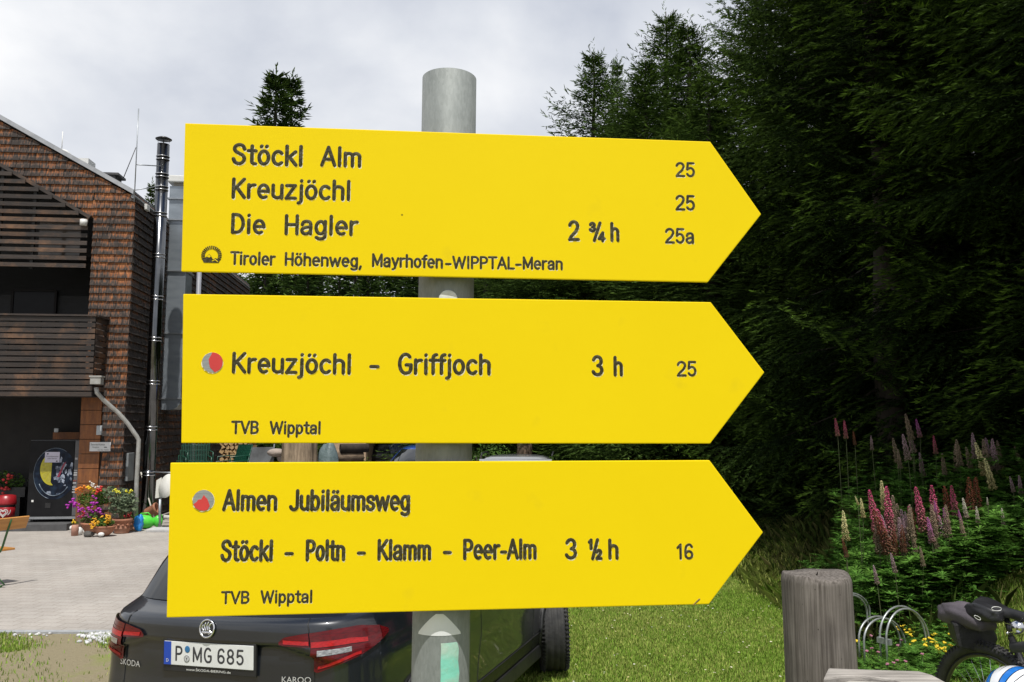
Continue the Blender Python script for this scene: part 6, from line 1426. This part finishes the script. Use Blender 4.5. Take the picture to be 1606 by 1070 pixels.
mb = MB(); mb.lathe([(.06, 0), (.065, .14), (.055, .2), (.045, .2)], 16); mb.build('pot', mat('pink_clay', (.42, .22, .16), (.36, .19, .14), scale=15, rough=.8), t); leafy('foliage', ell_pts(30, (0, 0, .22), (.06, .06, .05), 15), .05, MT['leaf'], t, 16); blooms(t, 'yellow', [(-.02, -.03, .26), (.01, -.02, .24)], .04, 17)
# planter behind with mixed flowers and hanging magenta petunias
o0 = yard(143, 835); t = thing('planter', 'brown planter overflowing with orange, yellow and magenta flowers behind the others', 'planter', tuple(o0), 0, 'flower pots at the inn corner')
mb = MB(); mb.box((0, 0, .16), (.42, .3, .32)); mb.box((0, 0, .36), (.36, .26, .12)); mb.build('pot', mat('planter_brown', (.14, .075, .05), (.10, .055, .04), scale=9, rough=.8), t, bevel=.012)
lo_ = lambda u, v: at_px(o0, u, v)
leafy('foliage', np.concatenate([ell_pts(520, lo_(146, 783), (.30, .2, .17), 18), ell_pts(120, lo_(160, 776), (.15, .15, .1), 19)]), .06, MT['leaf'], t, 20)
for key, pts, s_ in (('orange', [(127, 767), (130, 765), (134, 764), (137, 763), (131, 768)], .045), ('yellow', [(143, 763), (147, 765), (150, 766), (154, 768), (142, 765)], .04), ('red', [(161, 769), (164, 766), (160, 771), (163, 768)], .05), ('white', [(151, 757), (153, 760), (158, 763), (160, 764)], .035),
                     ('magenta', [(113, 793), (117, 792), (121, 788), (124, 791), (127, 793), (131, 799), (134, 799), (153, 789), (157, 789), (155, 778), (148, 797), (152, 799), (160, 797), (163, 800), (122, 785)], .05)):
    blooms(t, key, [lo_(u, v) + np.array((0, -.20 + .1 * g.random(), 0)) for u, v in pts], s_, int(s_ * 1000) + len(pts))
# rocks
for i, (u, v, r_, m_, lab) in enumerate(((122, 839, (.09, .07, .075), MT['white'], 'larger pale rounded stone among the flower pots'), (131, 837, (.07, .05, .06), MT['white'], 'smaller pale stone beside the dark one'), (112, 831, (.05, .04, .04), MT['white'], 'pale pebble lying left of the flower pots'),
                              (139, 842, (.10, .07, .055), mat('dark_stone', (.06, .055, .05), (.09, .085, .08), scale=9, rough=.8, bump=.4), 'dark stone in front of the purple petunias'))):
    p = yard(u, v); mb = MB(); mb.ell((0, 0, 0), (1, 1, 1), 12); gg = np.random.default_rng(i); mb.v = [tuple(np.array(q) * r_ * (1 + .12 * math.sin(4 * q[0] + i) + .1 * math.sin(5 * q[1] + 2 * q[2])) + (p + np.array((0, 0, r_[2] * .85)))) for q in mb.v]
    tag(mb.build('stone', m_, loc=tuple(p)), lab, 'stone', 'stones among the flower pots')
# small square pot with red geranium
o0 = yard(208, 832); t = thing('flower_pot', 'red geranium in a small square clay pot beside the blue bag', 'flower pot', tuple(o0), 0, 'flower pots at the inn corner')
mb = MB(); mb.box((0, 0, .09), (.13, .13, .18)); mb.box((0, 0, .18), (.15, .15, .03)); mb.build('pot', mat('peach_clay', (.50, .28, .18), (.42, .23, .15), scale=12, rough=.8), t, bevel=.008)
leafy('foliage', ell_pts(60, (-.03, 0, .26), (.10, .09, .08), 23), .055, MT['leaf'], t, 24); blooms(t, 'scarlet', [at_px(o0, u, v) + np.array((0, -.05, 0)) for u, v in ((202, 807), (205, 806), (203, 810), (206, 811), (200, 809), (204, 814))], .045, 25)
# blue bag of soil, green watering can, tipped pot, strap-leaved plant
p = yard(217, 833); mb = MB(); mb.ell((0, 0, 0), (1, 1, 1), 20)
mb.v = [tuple(np.array((np.sign(q[0]) * abs(q[0]) ** .6 * .085 * (1 + .1 * math.sin(9 * q[2] + 4 * q[0])), np.sign(q[1]) * abs(q[1]) ** .6 * .07, q[2] * .16 * (1 + .1 * math.sin(5 * q[0])))) + p + np.array((0, 0, .155))) for q in mb.v]
tag(mb.build('plastic_bag', mat('blue_plastic', (.02, .20, .62), (.03, .30, .75), scale=9, rough=.3, bump=.4), loc=tuple(p)), 'crumpled blue plastic bag standing right of the flower pots', 'bag')
o0 = yard(233, 829); t = thing('watering_can', 'bright green plastic watering can lying on its side', 'watering can', tuple(o0), .4)
gm = mat('green_plastic', (.10, .62, .06), (.07, .50, .05), scale=4, rough=.3)
mb = MB(); mb.lathe([(.02, -.16), (.12, -.155), (.135, -.10), (.13, .02), (.09, .10), (.05, .13), (.045, .15), (.03, .15)], 22, (-.03, 0, .13), 0, Matrix.Rotation(R(100), 3, 'Y')); mb.build('body', gm, t)
mb = MB(); mb.tube([(.05, 0, .15), (.16, -.02, .20), (.24, -.03, .26)], [.05, .035, .025], 12); mb.ell((.17, -.03, .14), (.09, .08, .12), 14); mb.build('spout', gm, t)
mb = MB(); mb.tube([(-.17, 0, .2), (-.15, 0, .3), (-.02, 0, .31), (.04, 0, .24)], .014, 8); mb.build('handle', gm, t)
o0 = yard(227, 827) + np.array((0, .25, 0)); mb = MB(); mb.lathe([(.07, -.15), (.075, -.14), (.11, .10), (.125, .11), (.125, .15), (.105, .15), (.10, .10), (.065, -.12)], 22, o0 + np.array((0, 0, .30)), 0, Matrix.Rotation(R(68), 3, 'Y')); tag(mb.build('clay_pot', MT['terracotta'], loc=tuple(o0)), 'empty clay pot tipped on its side above the green can', 'pot')
o0 = yard(225, 826) + np.array((0, .35, 0)); t = thing('potted_plant', 'dark green strap-leaved plant behind the tipped clay pot', 'potted plant', tuple(o0))
mb = MB()
for q in range(16):
    a = g.uniform(0, 6.28); L_ = g.uniform(.35, .6); d = np.array((math.cos(a), math.sin(a), 0)); w = np.array((-d[1], d[0], 0)) * .035
    pts = [(d * L_ * .45 * s_ ** 1.5 + np.array((0, 0, .1 + L_ * (1.15 * s_ - .45 * s_ * s_)))) for s_ in (0, .35, .7, 1)]; V = [p_ + w * (1 - i / 3.2) * sg for i, p_ in enumerate(pts) for sg in (1, -1)]; mb.add(V, [(0, 1, 3, 2), (2, 3, 5, 4), (4, 5, 7, 6)], 0, True)
mb.build('foliage', mat('strap_leaf', (.03, .16, .03), (.02, .10, .02), scale=8, rough=.45), t); mb = MB(); mb.lathe([(.09, 0), (.12, .2), (.13, .22), (.10, .22)], 18); mb.build('pot', MT['terracotta'], t)
# leaning pole, parasol-foot slab, folded round table top on its tube
p0, p1 = yard(246, 826), P(221, 741, yard(221, 826)[1] + .55); mb = MB(); mb.tube([p0, p1], .016, 8); tag(mb.build('pole', mat('pale_pole', (.55, .53, .47), (.46, .44, .38), scale=6, rough=.6), loc=tuple(p0)), 'thin pale pole leaning against the flue', 'pole')
o0 = yard(250, 829); t = thing('bistro_table', 'white round table top tilted upright on a grey tube stand', 'table', tuple(o0))
mb = MB(); c_ = at_px(o0, 262, 762); nrm = Vector((-.5, -.8, .25)).normalized(); mb.lathe([(.01, -.012), (.24, -.012), (.245, 0), (.24, .012), (.01, .012)], 32, c_, 0, nrm.to_track_quat('Z', 'Y').to_matrix()); mb.build('table_top', mat('table_white', (.70, .69, .64), (.62, .61, .56), rough=.5), t)
mb = MB(); mb.prism([c_ + np.array(q) for q in ((-.27, .12, .10), (-.17, .12, .16), (-.16, .12, -.24), (-.28, .12, -.26))], (.0, .02, 0)); mb.build('flap', bpy.data.materials['table_white'], t)
mb = MB(); q = at_px(o0, 251, 783); mb.tube([(0, 0, .02), q], .028, 12); mb.tube([q, c_ + np.array((.05, .06, 0))], .02, 10); mb.tube([at_px(o0, 232, 742) + np.array((0, .3, 0)), at_px(o0, 275, 743) + np.array((0, .3, 0))], .014, 8); mb.build('stand', MT['zinc'], t)
p = yard(243, 834); mb = MB(); mb.box((p[0] + .12, p[1] + .12, .035), (.55, .36, .06)); tag(mb.build('stone_slab', mat('pale_slab', (.50, .50, .49), (.42, .42, .42), scale=8, rough=.8, bump=.3), loc=(p[0], p[1], 0), bevel=.015), 'pale stone slab lying under the tube stand', 'slab')
p = yard(258, 822); mb = MB(); mb.tube([p + np.array((-.1, .2, .12)), p + np.array((.45, .3, .09))], .045, 12); tag(mb.build('plastic_tube', MT['white'], loc=tuple(p)), 'short white plastic tube lying behind the tube stand', 'tube')

# ---- red bin with heart emblem and geranium box at the far left
oo = FW(8, 822, .1); t = thing('waste_bin', 'red ice cream waste bin with a heart emblem at the left edge', 'bin', (oo[0], oo[1], .14), BH)
xb, zb = F_(10, 778, .1); x0_, _ = F_(-8, 800, .1); x1_, _ = F_(23, 800, .1); rr = (x1_ - x0_) / 2; H_ = F_(8, 776, .1)[1] - .14
rm_ = mat('bin_red', (.30, .012, .018), (.24, .01, .014), rough=.35)
mb = MB(); mb.lathe([(rr * .78, 0), (rr * .9, H_ * .55), (rr * .86, H_ * .56)], 28); bn = mb.build('body', rm_, t)
mb = MB(); mb.lathe([(rr * .84, H_ * .55), (rr * .86, H_ * .62), (rr * .84, H_ * .66)], 24); mb.build('collar', MT['black'], t)
mb = MB(); mb.lathe([(rr * .95, H_ * .64), (rr * .97, H_ * .70), (rr * .86, H_ * .97), (rr * .5, H_)], 28); mb.build('lid', rm_, t)
def bsurf(a, b, n=.004): ang = -math.pi / 2 + a / (rr * .86); r_ = rr * (.78 + .12 * (b / (H_ * .55))) + n; return (r_ * math.cos(ang), r_ * math.sin(ang), b)
mb = MB(); hs = .085; hc0 = H_ * .36; pu = lambda a, b, n: bsurf(a + .02, hc0 + b, n + .002)
for sc_ in (1.0, .62):
    ribbon(mb, [(hs * sc_ * .062 * 16 * math.sin(R(a)) ** 3, hs * sc_ * .062 * (13 * math.cos(R(a)) - 5 * math.cos(R(2*a)) - 2 * math.cos(R(3*a)) - math.cos(R(4*a)))) for a in range(20, 345, 13)], .007, .002, pu)
ribbon(mb, spl((.09, -.04), (.12, .0), (.13, .05)), .007, .002, pu); mb.build('heart_emblem', MT['white'], bn)
oo = FW(8, 770, .9); t = thing('geranium_box', 'red geraniums in a dark box behind the bin at the left edge', 'flower box', tuple(oo), BH)
mb = MB(); mb.box((0, 0, -.02), (.9, .25, .2)); mb.box((0, 0, -.45), (.7, .2, .7)); mb.build('box', MT['black'], t); leafy('foliage', ell_pts(300, (0, -.05, .22), (.45, .2, .20), 41), .08, MT['leaf'], t, 42)
blooms(t, 'scarlet', [np.array((u, -.2, z)) for u, z in ((.15, .28), (.10, .22), (-.05, .1), (.02, .02), (.12, .06), (-.15, .05), (.18, .32), (-.3, .2))], .06, 43)

# ---- beer-garden bench, far end in view
bo = G(-11, 920, .008); bd_ = math.atan2(.90, .44); t = thing('bench', 'orange wooden beer-garden bench with green steel legs at the left edge', 'bench', tuple(bo), bd_)
ow = mat('orange_bench_wood', (.56, .26, .06), (.46, .20, .045), scale=3, stretch=(1, 9, 9), rough=.45, coat=.3, bump=.08); gs = mat('green_steel', (.035, .13, .035), (.025, .09, .025), rough=.4)
mb = MB(); mb.box((-.86, .10, .445), (2.2, .27, .028)); mb.build('seat', ow, t, bevel=.006)
Mt = Matrix.Rotation(R(-24), 3, 'X').transposed() if False else Matrix.Rotation(R(24), 3, 'X')
mb = MB(); mb.box((-.86, -.25, .80), (2.2, .022, .17), M=Mt); mb.build('backrest', ow, t, bevel=.006)
for x in (.0, -1.72):
    mb = MB(); mb.tube([(x, .20, .43), (x, .20, .02)], .014, 8); mb.tube([(x, -.02, .43), (x, -.02, .02)], .014, 8); mb.tube([(x, -.16, .012), (x, .30, .012)], .014, 8); mb.tube([(x, .20, .30), (x, -.02, .30)], .010, 8); mb.tube([(x + .02, -.02, .14), (x + .02, -.20, .03), (x + .02, -.12, .015)], .008, 6); mb.tube([(x, .2, .2), (x - .4, .1, .43)], .008, 6); mb.build('leg', gs, t)
    mb = MB(); mb.tube([(x, .02, .425), (x, -.10, .44), (x, -.14, .50), (x, -.235, .74), (x, -.285, .86)], .014, 8); mb.build('back_support', gs, t)

# ---- white gravel along the kerb
mb = MB(); gg = np.random.default_rng(12)
for k_ in range(150):
    x = gg.normal(-3.98, .11) if k_ < 140 else gg.normal(-4.74, .08) if k_ < 172 else gg.uniform(-5.3, -3.8); y = YE - .1 - abs(gg.normal(0, .14)); s_ = gg.uniform(.012, .03); b0_ = len(mb.v); mb.ell((x, y, s_ * .4), (s_, s_ * gg.uniform(.6, 1), s_ * .7), 6, 0, Matrix.Rotation(gg.uniform(0, 3), 3, 'Z'))
o = mb.build('gravel', mat('white_gravel', (.58, .58, .58), (.40, .40, .41), scale=20, rough=.8, island=.3)); struct(o, 'stuff'); o['label'] = 'white pebbles strewn along the paving edge'
# ================================================================== between the signs: firewood, chairs, trunk, cars
def ZY(v, Y): return float(P(803, v, Y)[2])
# ---- split firewood stacked against the side wall
st = bw(.55, 7.3, 0); gg = np.random.default_rng(3); fwm = mat('split_wood', (.42, .27, .13), (.30, .18, .085), scale=14, rough=.8, island=.3); endm = mat('log_end', (.50, .34, .17), (.38, .24, .11), scale=18, rough=.85, island=.25)
fy = 20.6; fx0 = (348 - 803) / FPX * fy; fx1 = (396 - 803) / FPX * fy
logs = []
for s_ in range(3):
    mb = MB(); r_ = (.058, .066, .05)[s_]; sh = [[(math.cos(R(a)), math.sin(R(a))) for a in (80, 205, 335)], [(math.cos(R(a)), math.sin(R(a))) for a in (45, 135, 225, 315)], [(math.cos(R(a)), math.sin(R(a))) for a in (60, 120, 180, 240, 300, 0)]][s_]
    mb.prism([(r_ * x, 0, r_ * z) for x, z in sh], (0, .33, 0)); me = mb.build('firewood_log', [endm])
    logs.append(me)
first = set(); z = .06; row = 0
while z < 1.75:
    x = fx0 + (.03 if row % 2 else 0)
    while x < fx1:
        k_ = int(gg.integers(0, 3)); src = logs[k_]
        if k_ in first: o = src.copy(); COL.objects.link(o)
        else: first.add(k_); o = src
        o.location = (x + .05, fy + gg.uniform(-.03, .03), z); o.rotation_euler = (0, gg.uniform(0, 6.28), gg.uniform(-.06, .06)); tag(o, 'split log with its pale end showing in the firewood stack', 'firewood', 'split logs in the firewood stack'); x += gg.uniform(.105, .125)
    z += .098; row += 1
# ---- stacked green garden chairs
gc = mat('green_chair_enamel', (.012, .075, .045), (.010, .055, .035), rough=.35)
pale = mat('mint_slat', (.40, .52, .46), (.34, .46, .40), rough=.4)
cy = 18.6; cx = (300 - 803) / FPX * cy
ch = thing('garden_chair', 'green steel garden chair in the stack beside the inn wall', 'chair', (cx, cy, 0), R(30), 'stacked green garden chairs')
mb = MB()
for k_ in range(7): mb.box((-.24 + .08 * k_, 0, .45), (.06, .42, .018))
mb.build('seat', gc, ch)
mb = MB()
for k_ in range(8): mb.beam((-.25 + .07 * k_, .22, .46), (-.25 + .07 * k_, .34, .92), .05, .014, up=(1, 0, 0))
mb.tube([(-.28, .22, .44), (-.28, .35, .93), (.28, .35, .93), (.28, .22, .44)], .013, 8); mb.build('backrest', gc, ch)
for x in (-.27, .27):
    mb = MB(); mb.tube([(x, -.22, 0), (x, -.2, .45), (x, .24, .45), (x, .34, 0)], .013, 8); mb.build('leg_frame', gc, ch)
    mb = MB(); mb.tube([(x, -.2, .45), (x, -.2, .66), (x, .1, .68), (x, .29, .68)], .013, 8); mb.build('armrest', gc, ch)
for k_ in range(1, 8): dup(ch, (cx + .02 * k_, cy + .035 * k_, .115 * k_))
t2 = dup(ch, (cx + .62, cy + .5, 0), R(-40), None, 'green steel garden chair of the lower stack in front of the firewood')
for k_ in range(1, 7): dup(t2, (cx + .62 + .02 * k_, cy + .5 + .03 * k_, .115 * k_), R(-40))
# ---- wheelbarrow tipped against the stack
wy = 20.0; wx = (413 - 803) / FPX * wy; t = thing('wheelbarrow', 'grey wheelbarrow tipped up right of the firewood stack', 'wheelbarrow', (wx, wy, 0), .3)
mb = MB(); mb.grid(lambda u, v: (-.30 + .6 * u, -.1 + .16 * math.sin(math.pi * u) * math.sin(math.pi * v) + .25 * v, .55 + 1.0 * v), 10, 8); mb.build('tray', mat('tray_grey', (.17, .18, .19), (.12, .125, .13), scale=5, rough=.5), t)
mb = MB(); mb.lathe([(.05, -.04), (.19, -.045), (.21, 0), (.19, .045), (.05, .04)], 24, (0, .1, .21), 0, Matrix.Rotation(R(90), 3, 'Y')); mb.build('wheel', MT['rubber'], t)
for x in (-.25, .25): mb = MB(); mb.tube([(x * .3, .1, .21), (x, .0, .8), (x * 1.2, .2, 1.62)], .017, 8); mb.build('handle', MT['zinc'], t)
mb = MB(); mb.ell((.35, -.05, 1.42), (.22, .14, .10), 14); mb.ell((.5, 0, 1.3), (.14, .12, .12), 12); mb.build('sack', mat('pale_sack', (.40, .33, .28), (.30, .25, .22), scale=8, rough=.85, bump=.4), t)
# ---- broad old trunk
oy = 19.5; ox = (472 - 803) / FPX * oy; orr = 27 / FPX * oy; mb = MB(); gg = np.random.default_rng(9); na = 60
rows = [[(ox + orr * k_ * (1 + .05 * math.sin(5 * a) + .04 * math.sin(11 * a + z)) * math.cos(a), oy + orr * k_ * (1 + .05 * math.sin(5 * a) + .04 * math.sin(11 * a + z)) * math.sin(a), z) for a in np.linspace(0, 2 * math.pi, na, endpoint=False)] for z, k_ in ((-.05, 1.35), (.2, 1.15), (.6, 1.03), (1.2, 1.0), (2.0, .97), (2.9, .94), (2.95, .8), (2.9, .1))]
V = [p for r_ in rows for p in r_]; mb.add(V, [(j*na+i, j*na+(i+1)%na, (j+1)*na+(i+1)%na, (j+1)*na+i) for j in range(len(rows)-1) for i in range(na)], 0, True)
tag(mb.build('tree_trunk', weathered('old_bark', (.34, .26, .18), (.10, .075, .05), (16, 16, 1.6)), loc=(ox, oy, 0)), 'broad cut trunk with furrowed bark standing behind the signs', 'trunk')
# ---- tarpaulined heap and cut logs beside it
hy = 20.4; hx_ = (518 - 803) / FPX * hy; mb = MB(); mb.ell((0, 0, 0), (1, 1, 1), 24); mb.v = [tuple(np.array((q[0] * .30 * (1 + .12 * math.sin(6 * q[2] + 3 * q[0])), q[1] * .3, q[2] * .95 * (1 + .06 * math.sin(8 * q[0])))) + np.array((hx_, hy, .75))) for q in mb.v]
tag(mb.build('tarpaulin', mat('blue_grey_tarp', (.16, .21, .22), (.09, .13, .13), scale=6, rough=.5, bump=.7), loc=(hx_, hy, 0)), 'blue-grey tarpaulin bundle right of the broad trunk', 'tarpaulin')
for i, (u, z_, r_) in enumerate(((537, 1.28, .12), (545, 1.50, .11), (539, 1.03, .13), (543, .75, .14), (536, .48, .14), (544, .22, .16), (535, .15, .15))):
    x = (u - 803) / FPX * 21; mb = MB(); mb.tube([(x - .15, 21, z_), (x + .5, 21.3, z_)], r_, 14); tag(mb.build('cut_log', MT['bark'] if i % 2 else weathered('log_bark', (.22, .16, .11), (.08, .06, .045), (3, 16, 16)), loc=(x, 21, z_)), 'brown cut log piled between the tarpaulin and the pale shed', 'log', 'cut logs beside the tarpaulin')
# ---- pale shed and low shrub
sy = 27; t = thing('shed', 'pale rough-walled shed behind the parked cars', 'shed', ((548 - 803) / FPX * sy, sy, 0))
mb = MB(); mb.box((.0, 1.0, 1.1), (1.15, 2, 2.2)); mb.build('wall', mat('pale_render', (.50, .36, .25), (.40, .28, .19), scale=9, rough=.9, bump=.4), t); mb = MB(); mb.box((-.62, .02, 1.1), (.16, .2, 2.2)); mb.build('corner_post', MT['bark'], t)
mb = MB(); mb.prism([(-.8, -.15, 2.2), (.8, -.15, 2.2), (0, -.15, 2.75)], (0, 2.3, 0)); mb.build('roof', bpy.data.materials['wood_shingles'], t)
def bush(name, label, u, Y, r, h, seed, n, sz=.09):
    x = (u - 803) / FPX * Y; t = thing(name, label, 'shrub', (x, Y, float(gh(x, Y)))); leafy('foliage', ell_pts(n, (0, 0, h * .52), (r, r * .8, h * .5), seed), sz, MT['leaf'], t, seed + 1)
    mb = MB()
    for q in range(6): mb.tube([(0, 0, -.05), (r * .4 * math.cos(q), r * .4 * math.sin(q), h * .5), (r * .7 * math.cos(q), r * .7 * math.sin(q), h * .8)], .02, 6)
    mb.build('stem', MT['bark'], t)
bush('shrub', 'low bright green shrub in front of the pale shed', 552, 24, .75, 1.28, 61, 1500); bush('shrub', 'leafy shrub right of the post in the lower gap between signs', 772, 19, .55, 1.75, 63, 1600, .07)
mb = MB(); x = (820 - 803) / FPX * 21; mb.tube([(x, 21, -.1), (x + .05, 21, 1.5), (x, 21, 4)], [.26, .2, .14], 14); tag(mb.build('tree_trunk', weathered('brown_bark', (.20, .14, .10), (.06, .045, .035), (12, 12, 2)), loc=(x, 21, 0)), 'slim brown tree trunk right of the leafy shrub', 'trunk')
# ---- parked cars farther back
c2, _ = build_car(paint_mat('grey_paint', (.05, .052, .056)), 'charcoal car at the back, its rear window turned to the camera', ((606 - 803) / FPX * 28, 28, 0), R(-12), False)
def recolour(root, name, col, label, loc, rz):
    r_ = dup(root, loc, rz, None, label); pm = paint_mat(name, col, .3)
    for ch_ in r_.children:
        for sl_ in ch_.material_slots:
            if sl_.material and sl_.material.name.startswith('grey_paint'): sl_.link = 'OBJECT'; sl_.material = pm
    return r_
bh_ = R(172); fx, fy2 = (622 - 803) / FPX * 18.2, 18.2
recolour(c2, 'blue_paint', (.02, .09, .42), 'blue car facing the camera in front of the charcoal one', (fx - 4.2 * math.sin(-bh_) * -1 * 0 + math.sin(R(8)) * 4.2, fy2 + 4.15, -.02), bh_)
recolour(c2, 'silver_paint', (.36, .37, .38), 'silver car right of the post of which only the roof shows', ((806 - 803) / FPX * 14.5, 13.4, -.06), R(-3))
